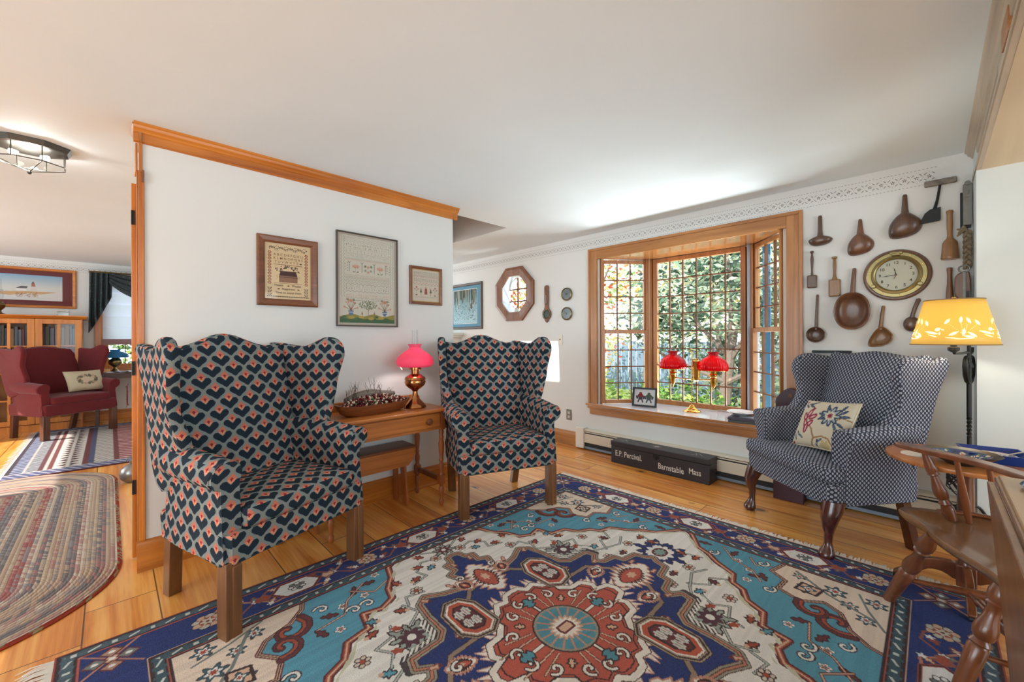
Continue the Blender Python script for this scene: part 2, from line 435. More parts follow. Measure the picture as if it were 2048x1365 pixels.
def dot_mat(name='navy_fan_dot_fabric', P=.0235):
    m = Mat(name); u, v = m.boxuv(); u = u / P; v = v / (P * 1.05)
    def blob(a, b):
        a = a.fract() - .5; b = b.fract() - .5
        r = (a * a * 1.5 + (b + .02) * (b + .02)).sqrt()
        return r, a, b
    r1, a1, b1 = blob(u, v); r2, a2, b2 = blob(u + .5, v + .5)
    f = r1.lt(r2); r = r1.min(r2); b = b1 * f + b2 * (1 - f); a = a1 * f + a2 * (1 - f)
    on = r.lt(.24) ; mid = (r.lt(.10)) * b.lt(.08)
    lat = r.gt(.36)
    c = m.mix(lat, rgb(76, 80, 94), rgb(52, 56, 70)); c = m.mix(on, c, rgb(180, 184, 196)); c = m.mix(mid, c, rgb(128, 132, 148))
    n = m.noise(scale=800, detail=2); m.set(c, .9, spec=.15); m.bump(n, .4, .002); return m.m
M_DOT = dot_mat()

def red_fabric():
    m = Mat('maroon_chenille'); n = m.noise(scale=260, detail=3); g = m.noise(scale=14, detail=2)
    c = m.mix(n, rgb(70, 22, 28), rgb(134, 52, 56)); c = m.mix(.3, c, m.mix(g, rgb(60, 18, 24), rgb(110, 42, 44)))
    m.set(c, .95, spec=.1, Sheen_Weight=.15); m.bump(n, .5, .003); return m.m
M_REDF = red_fabric()

def floor_mat():
    m = Mat('wide_pine_floorboards'); x, y, z = m.pos(); W = .235
    i = ((x + 3.37) / W).floor(); fx = ((x + 3.37) / W).fract(); hh = i.hash()
    L = 2.9; yy = y / L + hh * 7.3; j = yy.floor(); fy = yy.fract(); h2 = (i * 3.17 + j * 7.77 + 1.3).hash(78.233)
    seam = fx.lt(.013).max(fx.gt(.991)).max(fy.lt(.0016))
    vec = m.comb(x * 7 + h2 * 31, y * .55 + h2 * 17, h2 * 5)
    a = m.noise(vec, 1, 4, .55, 1.4); g = m.noise(m.comb(x * 60 + h2 * 31, y * 1.6, h2), 1, 3, .6)
    t = a * .68 + g * .32
    base = m.ramp(t, [(.27, rgb(150, 76, 24)), (.43, rgb(222, 142, 58)), (.60, rgb(246, 188, 104))])
    tone = m.ramp(h2, [(0, (.80, .70, .60)), (.35, (1, .94, .88)), (.7, (.92, .86, .80)), (1, (1.08, 1.02, .98))])
    c = m.mix(1.0, base, tone, 'MULTIPLY')
    kd = m.voronoi(m.comb(x * 1.0, y * .75, h2), 2.6); knot = kd.lt(.05 + (a - .5) * .08)
    halo = kd.lt(.10)
    c = m.mix(halo * .35, c, rgb(110, 50, 20)); c = m.mix(knot * .8, c, rgb(52, 22, 12))
    c = m.mix(seam * .85, c, rgb(44, 22, 12))
    m.set(c, .30, spec=.5, Coat_Weight=.25, Coat_Roughness=.18)
    m.bump(1 - seam, .25, .003); return m.m
M_FLOOR = floor_mat()

# ------------------------------------------------------------------ room shell
HC = 2.26; XB = 3.62; YA = 2.81; YR = 8.35
mb = MB(); mb.box(-3.2, 3.75, -3.6, 8.5, -.08, 0); struct(mb.build('floor', M_FLOOR, smooth=False))
HX0, HX1, HY0, HY1 = 2.175, 2.81, 2.93, 3.81
SX0, SX1, SY0, SY1 = 1.30, 2.06, 2.99, 3.72      # unseen ceiling opening added to throw the sun patch on the right wall
mb = MB(); mb.box(-3.2, SX0, -3.6, 8.5, HC, HC + .1).box(HX1, 3.75, -3.6, 8.5, HC, HC + .1).box(SX0, HX1, -3.6, HY0, HC, HC + .1).box(SX0, HX1, HY1, 8.5, HC, HC + .1)
mb.box(SX0, HX0, HY0, SY0, HC, HC + .1).box(SX0, HX0, SY1, HY1, HC, HC + .1).box(SX1, HX0, SY0, SY1, HC, HC + .1)
struct(mb.build('ceiling', M_CEIL, smooth=False))
mb = MB(); t = .02; zt = HC + .40
e = .004; mb.box(HX0, HX0 + e, HY0, HY1, HC + .002, zt).box(HX1 - e, HX1, HY0, HY1, HC + .002, zt).box(HX0, HX1, HY0, HY0 + e, HC + .002, zt).box(HX0, HX1, HY1 - e, HY1, HC + .002, zt).box(HX0 - t, HX1 + t, HY0 - t, HY1 + t, zt, zt + t)  # closed lid added on top to keep sun out of the shaft
mb.box(HX0 - t, HX0, HY0 - t, HY1 + t, HC + .1, zt).box(HX1, HX1 + t, HY0 - t, HY1 + t, HC + .1, zt).box(HX0, HX1, HY0 - t, HY0, HC + .1, zt).box(HX0, HX1, HY1, HY1 + t, HC + .1, zt)
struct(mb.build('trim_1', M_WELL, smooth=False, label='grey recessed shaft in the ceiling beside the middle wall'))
mb = MB(); mb.box(.12, 2.06, YA, YA + .14, 0, HC); struct(mb.build('wall_middle', M_WALL, smooth=False))
mb = MB(); T = XB + .12
for (y0, y1, z0, z1) in ((-3.5, .75, 0, HC), (.75, 2.43, 0, .45), (.75, 2.43, 2.0, HC), (2.43, 3.415, 0, HC), (3.415, 3.875, 0, 1.49), (3.415, 3.875, 1.955, HC), (3.875, 8.4, 0, HC)):
    mb.box(XB, T, y0, y1, z0, z1)
W_R = struct(mb.build('wall_right', M_WALL, smooth=False))
WX0, WX1, WZ0, WZ1 = -.08, .95, .74, 2.03
mb = MB()
for (x0, x1, z0, z1) in ((-3.2, WX0, 0, HC), (WX0, WX1, 0, WZ0), (WX0, WX1, WZ1, HC), (WX1, XB, 0, HC)): mb.box(x0, x1, YR, YR + .12, z0, z1)
W_F = struct(mb.build('wall_rear', M_WALL, smooth=False))
mb = MB(); mb.box(3.38, 3.615, -3.5, -.172, 0, HC - .001); struct(mb.build('wall_near', M_PALE, smooth=False))
mb = MB()
for (x0, x1, z0, z1) in ((-3.2, -1.2, 0, HC), (-1.2, 2.4, 0, .45), (-1.2, 2.4, 2.1, HC), (2.4, 3.38, 0, HC)): mb.box(x0, x1, -3.6, -3.5, z0, z1)
struct(mb.build('wall_front', M_WALL, smooth=False))
mb = MB()
for (y0, y1, z0, z1) in ((-3.6, -.3, 0, HC), (-.3, 2.5, 0, .35), (-.3, 2.5, 2.1, HC), (2.5, 4.9, 0, HC), (4.9, 7.5, 0, .5), (4.9, 7.5, 2.1, HC), (7.5, 8.5, 0, HC)): mb.box(-3.2, -3.08, y0, y1, z0, z1)
struct(mb.build('wall_left', M_WALL, smooth=False))

# stencilled border near the ceiling: small painted marks standing a hair off the wall
def stencil(y0, y1, fn, parent):
    mb = MB()
    P = .0555; n = int((y1 - y0) / P)
    def quad(cx, cz, a, l, w_):
        ca, sa = math.cos(a), math.sin(a); pts = []
        for sx, sz in ((-1, -.4), (-.5, -1), (.5, -1), (1, -.4), (1, .4), (.5, 1), (-.5, 1), (-1, .4)):
            p, q = sx * l / 2, sz * w_ / 2; pts.append(fn(cx + p * ca - q * sa, cz + p * sa + q * ca))
        mb.add(pts, [tuple(range(8))])
    for k in range(n):
        c = y0 + (k + .5) * P; z = 2.163
        for s1 in (-1, 1):
            for s2 in (-1, 1): quad(c + s1 * .0175, z + s2 * .0175, s1 * s2 * -PI / 4, .018, .0032)
        for j in range(5):
            a = PI / 2 + j * 2 * PI / 5; quad(c + .0068 * math.cos(a), z + .0068 * math.sin(a), a, .0075, .0045)
        quad(c, z + .030, 0, .003, .003); quad(c, z - .030, 0, .003, .003); quad(c + P / 2, z, 0, .003, .003)
        for s1 in (.25, .75, 1.25, 1.75, 2.25, 2.75): pass
    k = y0
    while k < y1:
        quad(k, 2.211, 0, .0095, .0024); quad(k, 2.114, 0, .0095, .0024); k += .0180
    mb.build('stencil_border', simple('grey_brown_stencil_paint', rgb(104, 98, 92), .8), parent, smooth=False, fix=False)
stencil(-.02, 8.3, lambda a, z: (XB - .0015, a, z), W_R)
stencil(-2.4, .9, lambda a, z: (a, YR - .0015, z), W_F)

# crown and edge boards
def crown(name, pts, tf, mat, L0, L1):
    mb = MB(); mb.prism(pts, L0, L1, tf); return struct(mb.build(name, mat, smooth=False))
CR = [(0, 0), (.046, 0), (.046, -.008), (.038, -.014), (.034, -.026), (.022, -.036), (.018, -.044), (.013, -.048), (.012, -.085), (.009, -.088), (0, -.092)]
crown('trim_2', CR, lambda p, t: (t, YA - p[0], HC + p[1]), M_PINE, .088, 2.10)
crown('trim_3', CR, lambda p, t: (.118 - p[0] * .75, t, HC + p[1]), M_PINEY, YA - .02, YA + .16)
crown('trim_4', [(q[0], q[1]) for q in CR], lambda p, t: (2.062 + p[0] * .7, t, HC + p[1]), M_PINEY, YA - .02, YA + .16)
# baseboards
BB = [(0, 0), (.032, 0), (.032, .012), (.018, .02), (.018, .118), (.012, .13), (.010, .142), (.005, .148), (0, .15)]
def base(name, fn, t0, t1, mat):
    mb = MB(); mb.prism(BB, t0, t1, fn); return struct(mb.build(name, mat, smooth=False))
base('baseboard_middle', lambda p, t: (t, YA - p[0], p[1]), .095, 2.09, M_PINE)
base('baseboard_middle_end', lambda p, t: (2.06 + p[0], t, p[1]), YA - .03, YA + .15, M_PINEY)
base('baseboard_right', lambda p, t: (XB - p[0], t, p[1]), 2.63, 8.3, M_PINEY)
base('baseboard_rear', lambda p, t: (t, YR - p[0], p[1]), -3.1, XB, M_PINE)

# door opening at the left end of the middle wall: casing boards and an opened door
d1 = struct(thing('door_1', 'orange pine door casing and open door at the end of the middle wall', 'door'));
for k in ('category',): del d1[k]
mb = MB(); mb.box(.104, .121, YA - .002, YA + .145, .0, 2.03); mb.box(.100, .104, YA + .012, YA + .05, .0, 2.03).box(.096, .104, YA + .01, YA + .13, 2.03, 2.17)
mb.build('jamb', M_PINEZ, d1, bevel=.002)
mb = MB(); mb.box(.118, .129, YA - .010, YA, .15, 2.02); mb.box(.108, .122, YA - .010, YA, 2.02, 2.17); mb.build('casing', M_PINEZ, d1, bevel=.002)
mb = MB(); mb.box(.118, .128, YA - .018, YA - .012, 1.97, 2.03); mb.build('corner_block', M_WALN, d1)
mb = MB(); mb.box(.084, .112, YA + .151, YA + .19, .012, 2.0); mb.build('door_leaf', M_PINEZ, d1, bevel=.002)
for z in (.35, .98, 1.78):
    mb = MB(); mb.turned((.086, YA + .1475, z), (.086, YA + .1475, z + .075), [(0, .0035), (1, .0035)], 8); mb.box(.086, .098, YA + .1455, YA + .1495, z, z + .075); mb.build('hinge', M_IRON, d1)

# beam across the room on the right, wood-edged, with a plywood underside
crown('trim_5', CR, lambda p, t: (t, -.185 + p[0], HC + p[1]), M_PALEWD, -3.0, XB - .001)
mb = MB(); mb.box(-3.0, XB - .001, -.45, -.186, 2.10, HC); struct(mb.build('trim_6', M_WALL, smooth=False))
mb = MB(); mb.box(-3.0, XB - .001, -.21, -.172, 2.076, 2.112).box(-3.0, XB - .001, -.178, -.168, 2.082, 2.104); struct(mb.build('trim_7', M_PALEWD, smooth=False))
mb = MB(); mb.box(-3.0, 3.40, -1.9, -.19, 2.075, 2.10); struct(mb.build('trim_8', M_PLY, smooth=False))

# ------------------------------------------------------------------ bay window
def sash(parent, A, B, z0, z1, nc, nr, fw=.045, depth=.04, mat=None, name='sash', mun=.010, off=0, glass=True):
    mat = mat or M_BAYZ
    A, B = Vector((A[0], A[1], 0)), Vector((B[0], B[1], 0)); L = (B - A).length; t = (B - A) / L; n = Vector((-t.y, t.x, 0))
    tf = lambda p: A + t * p.x + n * (p.y + off) + Vector((0, 0, p.z))
    mb = MB(); d = depth / 2
    mb.box(0, fw, -d, d, z0, z1, tf).box(L - fw, L, -d, d, z0, z1, tf).box(fw, L - fw, -d, d, z0, z0 + fw * 1.1, tf).box(fw, L - fw, -d, d, z1 - fw, z1, tf)
    s = mb.build(name, mat, parent, bevel=.003)
    mb = MB(); x0, x1, y0, y1 = fw, L - fw, z0 + fw * 1.1, z1 - fw
    for i in range(1, nc): c = x0 + (x1 - x0) * i / nc; mb.box(c - mun / 2, c + mun / 2, -.011, .011, y0, y1, tf)
    for i in range(1, nr): c = y0 + (y1 - y0) * i / nr; mb.box(x0, x1, -.010, .010, c - mun / 2, c + mun / 2, tf)
    if nc > 1 or nr > 1: mb.build('glazing_bars', M_BARS, s, smooth=False)
    if glass:
        mb = MB(); mb.box(x0, x1, -.002, .002, y0, y1, tf); mb.build('pane', M_GLASS, s, smooth=False)
    return s
w1 = struct(thing('window_1', 'wide wood-framed bay window with small panes and a window seat', 'window')); del w1['category']
P0, P1, P2, P3 = (3.64, 2.415), (4.06, 2.05), (4.06, 1.13), (3.64, .765)
SZ, BZ = .486, 1.985
mb = MB(); poly = [(XB - .03, 2.55), (XB - .03, .63), (XB, .63), (XB, .75), (4.11, 1.10), (4.11, 2.08), (XB, 2.43), (XB, 2.55)]
mb.prism(poly, SZ - .028, SZ, lambda p, t: (p[0], p[1], t)); mb.build('window_seat', simple('pale_glossy_seat_paint', rgb(212, 214, 222), .14), w1, bevel=.004)
mb = MB(); mb.box(XB - .032, XB - .018, .62, 2.56, SZ - .024, SZ - .001).box(XB - .024, XB, .64, 2.54, SZ - .05, SZ - .028).box(XB - .018, XB, .66, 2.515, .376, SZ - .048)
mb.build('apron', M_PINEY, w1, bevel=.003)
mb = MB(); mb.prism([(XB, .75), (4.12, 1.10), (4.12, 2.08), (XB, 2.43)], BZ, BZ + .03, lambda p, t: (p[0], p[1], t)); 
mb.build('head_board', wood('glossy_head_board', rgb(150, 92, 44), rgb(196, 132, 74), 'y', rough=.12, coat=1), w1, smooth=False)
mb = MB(); mb.box(XB - .02, XB, 2.425, 2.52, SZ, 2.09).box(XB - .02, XB, .662, .757, SZ, 2.09).box(XB - .028, XB - .018, 2.505, 2.528, SZ, 2.098).box(XB - .028, XB - .018, .654, .677, SZ, 2.098)
mb.build('side_casing', M_BAYZ, w1, bevel=.003)
mb = MB(); mb.box(XB - .021, XB, .757, 2.425, 1.985, 2.09).box(XB - .028, XB - .018, .677, 2.505, 2.072, 2.098); mb.build('head_casing', M_PINEY, w1, bevel=.003)
mb = MB(); mb.box(XB, 3.66, 2.40, 2.432, SZ, BZ).box(XB, 3.66, .748, .78, SZ, BZ); mb.build('jamb', simple('pale_jamb_liner', rgb(206, 196, 186), .5), w1)
for (p, q) in ((P1, P0), (P2, P3)):
    sg = 1 if p[1] > 1.5 else -1
    mb = MB(); mb.prism([(4.03, p[1] - sg * .01), (4.10, p[1] - sg * .035), (4.11, p[1] + sg * .03), (4.05, p[1] + sg * .045), (4.005, p[1] + sg * .042)], SZ, BZ, lambda a, t: (a[0], a[1], t)); mb.build('mullion', M_BAYZ, w1, bevel=.004)
# centre light: one large sash, 6 x 8 panes
sash(w1, (4.055, 1.155), (4.055, 2.025), SZ + .005, BZ - .003, 6, 8, .042, name='centre_sash')
for (a, b) in (((4.03, 2.085), (3.655, 2.405)), ((4.03, 1.095), (3.655, .775))):
    sgn = -1 if a[1] > 1.5 else 1
    sash(w1, a, b, 1.215, BZ - .004, 3, 4, .036, name='upper_sash', off=sgn * .022)
    sash(w1, a, b, SZ + .004, 1.25, 3, 4, .036, name='lower_sash')
    A, B = Vector((a[0], a[1], 0)), Vector((b[0], b[1], 0)); t_ = (B - A).normalized(); n_ = Vector((-t_.y, t_.x, 0)) * -sgn
    mb = MB()
    tfj = lambda p, A=A, t_=t_, n_=n_: A + t_ * p.x + n_ * p.y + Vector((0, 0, p.z)); L = (B - A).length
    mb.box(L, L + .012, -.055, .045, SZ, BZ, tfj); mb.build('jamb_board', M_BAYZ, w1); mb = MB()
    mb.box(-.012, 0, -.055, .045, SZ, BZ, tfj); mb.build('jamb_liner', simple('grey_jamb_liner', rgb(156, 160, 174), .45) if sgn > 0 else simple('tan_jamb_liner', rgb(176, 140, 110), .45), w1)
mb = MB(); mb.prism([(T + .001, .82), (4.14, 1.06), (4.14, 2.12), (T + .001, 2.36)], .15, SZ - .03, lambda p, t: (p[0], p[1], t)); mb.build('outer_base', simple('blue_grey_siding', rgb(84, 110, 128), .6), w1, smooth=False)
mb = MB(); mb.prism([(T + .001, .82), (4.14, 1.06), (4.14, 2.12), (T + .001, 2.36)], BZ + .031, 2.5, lambda p, t: (p[0], p[1], t)); mb.build('outer_roof', simple('blue_grey_siding_roof', rgb(84, 110, 128), .6), w1, smooth=False)
for sg, y in ((1, 2.16), (-1, 1.02)):
    mb = MB(); mb.box(4.145, 4.165, y - .03, y + .03, .5, 2.0); mb.build('outer_trim', simple('blue_outer_trim', rgb(34, 100, 134), .5), w1)

# ------------------------------------------------------------------ octagonal window
w2 = struct(thing('window_2', 'small octagonal window with a wide brown frame', 'window')); del w2['category']
oc = (3.645, 1.722)
def octa(rad, x): return [(x, oc[0] + rad / math.cos(PI / 8) * math.cos(PI / 8 + k * PI / 4), oc[1] + rad / math.cos(PI / 8) * math.sin(PI / 8 + k * PI / 4)) for k in range(8)]
mb = MB(); mb.rings([octa(.225, XB), octa(.225, XB - .022), octa(.30, XB - .030), octa(.332, XB - .026), octa(.336, XB)], False); mb.build('frame', wood('octagon_frame_wood', rgb(98, 58, 34), rgb(144, 92, 58), 'z'), w2, smooth=False)
mb = MB(); mb.rings([octa(.226, XB - .01), octa(.226, XB + .15)], False); mb.build('lining', simple('white_lining_paint', rgb(214, 220, 228), .4), w2, smooth=False)
mb = MB(); x = XB + .13
for k in (-.078, .078): mb.box(x, x + .02, oc[0] + k - .008, oc[0] + k + .008, oc[1] - .226, oc[1] + .226).box(x, x + .02, oc[0] - .226, oc[0] + .226, oc[1] + k - .008, oc[1] + k + .008)
mb.build('glazing_bars', M_WALN, w2, smooth=False)
mb = MB(); mb.add(octa(.226, x + .01), [tuple(range(8))]); mb.build('pane', M_GLASS, w2, smooth=False)

# ------------------------------------------------------------------ rear window
w3 = struct(thing('window_3', 'rear window with wooden casing behind the lamp table', 'window')); del w3['category']
mb = MB(); mb.box(WX0 - .07, WX0, YR - .02, YR, WZ0 - .03, WZ1 + .06).box(WX1, WX1 + .07, YR - .02, YR, WZ0 - .03, WZ1 + .06).box(WX0, WX1, YR - .02, YR, WZ1, WZ1 + .06).box(WX0 - .08, WX1 + .08, YR - .05, YR, WZ0 - .05, WZ0)
mb.build('casing', M_PINEZ, w3, bevel=.003)
sash(w3, (WX0, YR + .05), (WX1, YR + .05), WZ0, WZ1, 5, 8, .07, mat=M_PINEZ)
# ------------------------------------------------------------------ wing chairs
def arc(cx, cy, r, a0, a1, n): return [(cx + r * math.cos(a0 + (a1 - a0) * i / n), cy + r * math.sin(a0 + (a1 - a0) * i / n)) for i in range(n + 1)]
def cushion(mb, x0, x1, y0, y1, z0, z1, puff=.012, n=10, r=.03, fn=None):
    """soft box with a domed top"""
    rows = []
    H = z1 - z0; r = min(r, H / 2 - .001)
    prof = [(r, 0)] + [(r - r * math.sin(a), r - r * math.cos(a)) for a in (PI / 6, PI / 3, PI / 2)] + [(r - r * math.sin(a), H - r + r * -math.cos(a)) for a in (PI / 2, PI * 2 / 3, PI * 5 / 6, PI)]
    def outline(ins):
        pts = []; q = .035
        for (cx, cy, a0) in ((x1 - q, y1 - q, 0), (x0 + q, y1 - q, PI / 2), (x0 + q, y0 + q, PI), (x1 - q, y0 + q, 3 * PI / 2)):
            for k in range(5): a = a0 + k * PI / 8; pts.append((cx + (q - ins) * math.cos(a), cy + (q - ins) * math.sin(a)))
        return pts
    rs = []
    for ins, h in prof: rs.append([(p[0], p[1], z0 + h) for p in outline(ins)])
    o = outline(r); cx, cy = (x0 + x1) / 2, (y0 + y1) / 2
    for k in (.75, .5, .25, .02): rs.append([(cx + (p[0] - cx) * k, cy + (p[1] - cy) * k, z1 + puff * (1 - k * k)) for p in o])
    if fn: rs = [[fn(*p) for p in r_] for r_ in rs]
    mb.rings(rs)
def wing_chair(name, label, fab, woodm, group=None, W=.70, hump=.065, backz=1.135, seat=.50, rail=.285, arm=.70, style='square', wings='tall', depth=.56, cush_t=False, flare=.22, armset=.0, lean=.16):
    t = thing(name, label, 'armchair', group=group); hw = W / 2
    # upholstered seat rail
    mb = MB()
    ringf = lambda z, e: [(-hw + .03 - e, .0 - e, z), (hw - .03 + e, .0 - e, z), (hw + e, .03 - e, z), (hw - .035 + e, depth - .03 + e, z), (hw - .07, depth + e, z), (-hw + .07, depth + e, z), (-hw + .035 - e, depth - .03 + e, z), (-hw - e, .03 - e, z)]
    mb.rings([ringf(rail, -.012), ringf(rail + .008, 0), ringf(rail + .10, .004), ringf(seat - .09, .002), ringf(seat - .08, -.02)]); mb.build('seat_rail', fab, t)
    # loose cushion
    mb = MB(); ci = hw - (.095 if cush_t else .075)
    if cush_t:
        cushion(mb, -hw + .005, hw - .005, -.025, .14, seat - .088, seat, .006, r=.028); cushion(mb, -ci, ci, .02, depth - .09, seat - .088, seat + .003, .014, r=.028)
    else: cushion(mb, -ci, ci, -.012, depth - .09, seat - .088, seat, .016, r=.022)
    cu = mb.build('seat_cushion', fab, t)
    # back: camel top
    rs = []; n = 18; bw = hw - .055; yb = depth - .13
    for i in range(n + 1):
        x = -bw + 2 * bw * i / n; q = x / bw; zt = backz + hump * (math.cos(min(1, abs(q) * 1.25) * PI) * .5 + .5) ** 1.1 + (.012 * max(0, abs(q) - .8) / .2)
        zb = seat - .09; pts = []
        def P(z, off): k = (z - zb) / (backz - zb); return (x, yb + lean * k ** 1.1 + off, z)
        bul = .03 * (1 - q ** 4)
        for k in (0, .15, .35, .6, .85): z = zb + (zt - .05 - zb) * k; pts.append(P(z, -bul * (.6 + .8 * math.sin(PI * min(1, k * 1.1)))))
        for a in range(5): ph = a * PI / 4; pts.append((x, P(zt - .045, 0)[1] + .04 - .045 * math.cos(ph) + (0 if a else -.0), zt - .045 + .045 * math.sin(ph)))
        for k in (.8, .5, .2, 0): z = zb + (zt - .05 - zb) * k; pts.append(P(z, .085))
        rs.append(pts)
    mb = MB(); mb.rings(rs); mb.build('backrest', fab, t)
    # wings, thick cut-out panels flaring outward towards the front
    yl = lambda z: depth - .06 + lean * ((z - seat + .09) / (backz - seat + .09)) ** 1.1
    if wings == 'tall':
        out = [(yl(.50) - .02, .50), (.36, .56), (.285, .66), (.262, .74), (.268, .84), (.262, .94), (.238, 1.03), (.222, 1.09), (.235, 1.145), (.275, 1.18), (.33, 1.185), (.39, 1.16), (.46, 1.135), (.54, 1.14), (yl(1.15) - .01, 1.155), (yl(1.15) + .05, 1.14), (yl(1.0) + .035, 1.0), (yl(.8) + .03, .8), (yl(.6) + .025, .6)]
        out = [(y, z * backz / 1.14 if z > .75 else z) for y, z in out]
    else:
        out = [(yl(.50) - .02, .46), (.30, .60), (.28, .66), (.335, .73), (.365, .80), (.362, .88), (.345, .95), (.355, 1.01), (.40, 1.05), (.46, 1.06), (.54, 1.045), (.62, 1.04), (yl(1.06) + .02, 1.06), (yl(1.03) + .055, 1.02), (yl(.85) + .03, .85), (yl(.6) + .02, .6)]
    out = smoothpoly(out, 3)
    for sx in (-1, 1):
        def fn(p, q, sx=sx):
            f = flare * max(0, (yl(p[1]) if p[1] < backz else yl(backz)) - p[0]) * min(1, max(0, (p[1] - .62) / .25))
            return (sx * (hw - .06 + f + q * .052), p[0], p[1])
        mb = MB(); m_ = len(out); cyy, czz = sum(p[0] for p in out) / m_, sum(p[1] for p in out) / m_
        def shr(k): return [(cyy + (p[0] - cyy) * k, czz + (p[1] - czz) * k) for p in out]
        R_ = []
        for k, q in ((.30, .0), (.90, -.02), (.955, .04), (.99, .22), (1.0, .5), (.99, .78), (.955, .96), (.90, 1.02), (.30, 1.0)): R_.append([fn(p, q) for p in shr(k)])
        mb.rings(R_); mb.build('wing', fab, t)
    # arms: panel with outward roll
    for sx in (-1, 1):
        if style == 'square':
            cs = [(hw - .075, rail + .03), (hw - .073, arm - .10), (hw - .078, arm - .05)] + arc(hw - .018, arm - .06, .060, PI * .92, -PI * .42, 9) + [(hw - .004, arm - .15), (hw + .002, rail + .02)]
        else:
            cs = [(hw - .088, rail + .03), (hw - .086, arm - .06), (hw - .072, arm - .018), (hw - .02, arm - .004), (hw + .02, arm - .012), (hw + .042, arm - .035), (hw + .038, arm - .075), (hw + .01, arm - .16), (hw + .002, rail + .02)]
        rs = []
        ys = [0, .006, .02, .12, .24, .34, .42, depth - (.08 if style == 'square' else .03)]
        for y in ys:
            e = .012 if y == 0 else (.003 if y == .006 else 0); r_ = []
            cx = sum(p[0] for p in cs) / len(cs); cz = sum(p[1] for p in cs) / len(cs)
            for (x, z) in cs:
                k = 1 - e * 4; xx = cx + (x - cx) * k; zz = cz + (z - cz) * (1 - e)
                u = (zz - rail) / (arm - rail)
                yf = armset + (.0 if style == 'square' else .0) + .035 * math.sin(PI * min(1, max(0, u))) * (1 if style == 'square' else .3)
                yy = yf + (depth - .08 - yf) * (y / (depth - .08)) if y > .006 else yf + y
                zz += (.0 if u < .6 else (.012 * math.sin(PI * y / (depth - .08)) + .03 * (y / (depth - .08)) ** 2) * (u - .6) / .4)
                xx -= .0 if y < .2 else .03 * ((y - .2) / .3) ** 2
                r_.append((sx * xx, yy, zz))
            rs.append(r_)
        mb = MB(); mb.rings(rs); a = mb.build('arm', fab, t, sharp=50)
        # seam where the rolled arm meets its front
        mb = MB(); mb.tube([(sx * x, armset + .012 + .035 * math.sin(PI * min(1, max(0, (z - rail) / (arm - rail)))) * (1 if style == 'square' else .3), z) for x, z in cs[1:-1]], .0035, 5); mb.build('welt', fab, a)
    # legs
    lw = .030
    for sx in (-1, 1):
        mb = MB(); x = sx * (hw - .035)
        if style != 'cabriole':
            mb.box(x - lw, x + lw, .002, .002 + 2 * lw, 0, rail + .02); mb.box(x - lw - .001, x - lw + .012, -.0015, .01, 0, rail).box(x + lw - .036, x + lw + .001, -.0015, .01, 0, rail)
            mb.build('leg', woodm, t, bevel=.003)
            mb = MB(); mb.prism([(x * .88 - .026, depth - .07), (x * .88 + .026, depth - .07), (x * .88 + .026, depth - .018), (x * .88 - .026, depth - .018)], 0, 1, lambda p, k: (p[0] - sx * .02 * (1 - k), p[1] + .055 * (1 - k), k * (rail + .02))); mb.build('leg', woodm, t, bevel=.003)
        else:
            R_ = []
            for z, dx, dy, rx in ((rail + .03, 0, .045, .052), (rail - .02, .004, .03, .050), (rail - .06, .008, .014, .042), (rail - .11, .006, .008, .030), (.13, 0, .014, .021), (.085, -.002, .012, .0185), (.06, .001, .008, .024), (.042, .003, .002, .032), (.028, .004, -.002, .037), (.014, .004, -.002, .036), (.005, .003, .0, .028), (0, .003, .0, .028)):
                R_.append([(x - sx * .0 + sx * dx + rx * math.cos(2 * PI * j / 16), dy + rx * math.sin(2 * PI * j / 16), z) for j in range(16)])
            mb.rings(R_)
            for (ox, oy) in ((-sx * .055, .03), (0, .09)):
                mb.rings([[(x + ox * k + .018 * math.cos(2 * PI * j / 10) * (1.2 - k), .03 + oy * k + .012 * math.sin(2 * PI * j / 10) * (1.2 - k), rail - .012 - .03 * (1 - k)) for j in range(10)] for k in (0, .5, 1)])
            mb.build('leg', woodm, t)
            mb = MB(); mb.prism([(x * .85 - .024, depth - .09), (x * .85 + .024, depth - .09), (x * .85 + .024, depth - .042), (x * .85 - .024, depth - .042)], 0, 1, lambda p, k: (p[0], p[1] + .07 * (1 - k), k * (rail + .02))); mb.build('leg', woodm, t, bevel=.004)
    return t
ch1 = wing_chair('wing_chair', 'navy heart-patterned wing chair left of the console table, the nearer of the pair', M_FLAME, M_LEG, 'pair of flame-stitch wing chairs')
ch1.location = (.64, 2.004, 0); ch1.rotation_euler.z = R(19.8)
ch2 = copy_tree(ch1); ch2.location = (1.907, 1.965, 0); ch2.rotation_euler.z = R(-22.1)
ch2['label'] = 'navy heart-patterned wing chair right of the console table, the farther of the pair'
ch3 = wing_chair('wing_chair', 'dark blue wing chair with small pale dots and cabriole legs, below the wooden scoops', M_DOT, M_MAHOG, W=.69, hump=.022, backz=1.06, seat=.485, rail=.275, arm=.685, style='cabriole', wings='low', depth=.545, cush_t=True, flare=.15, armset=.07, lean=.155)
ch3.location = (2.906, .629, 0); ch3.rotation_euler.z = R(-130.4)

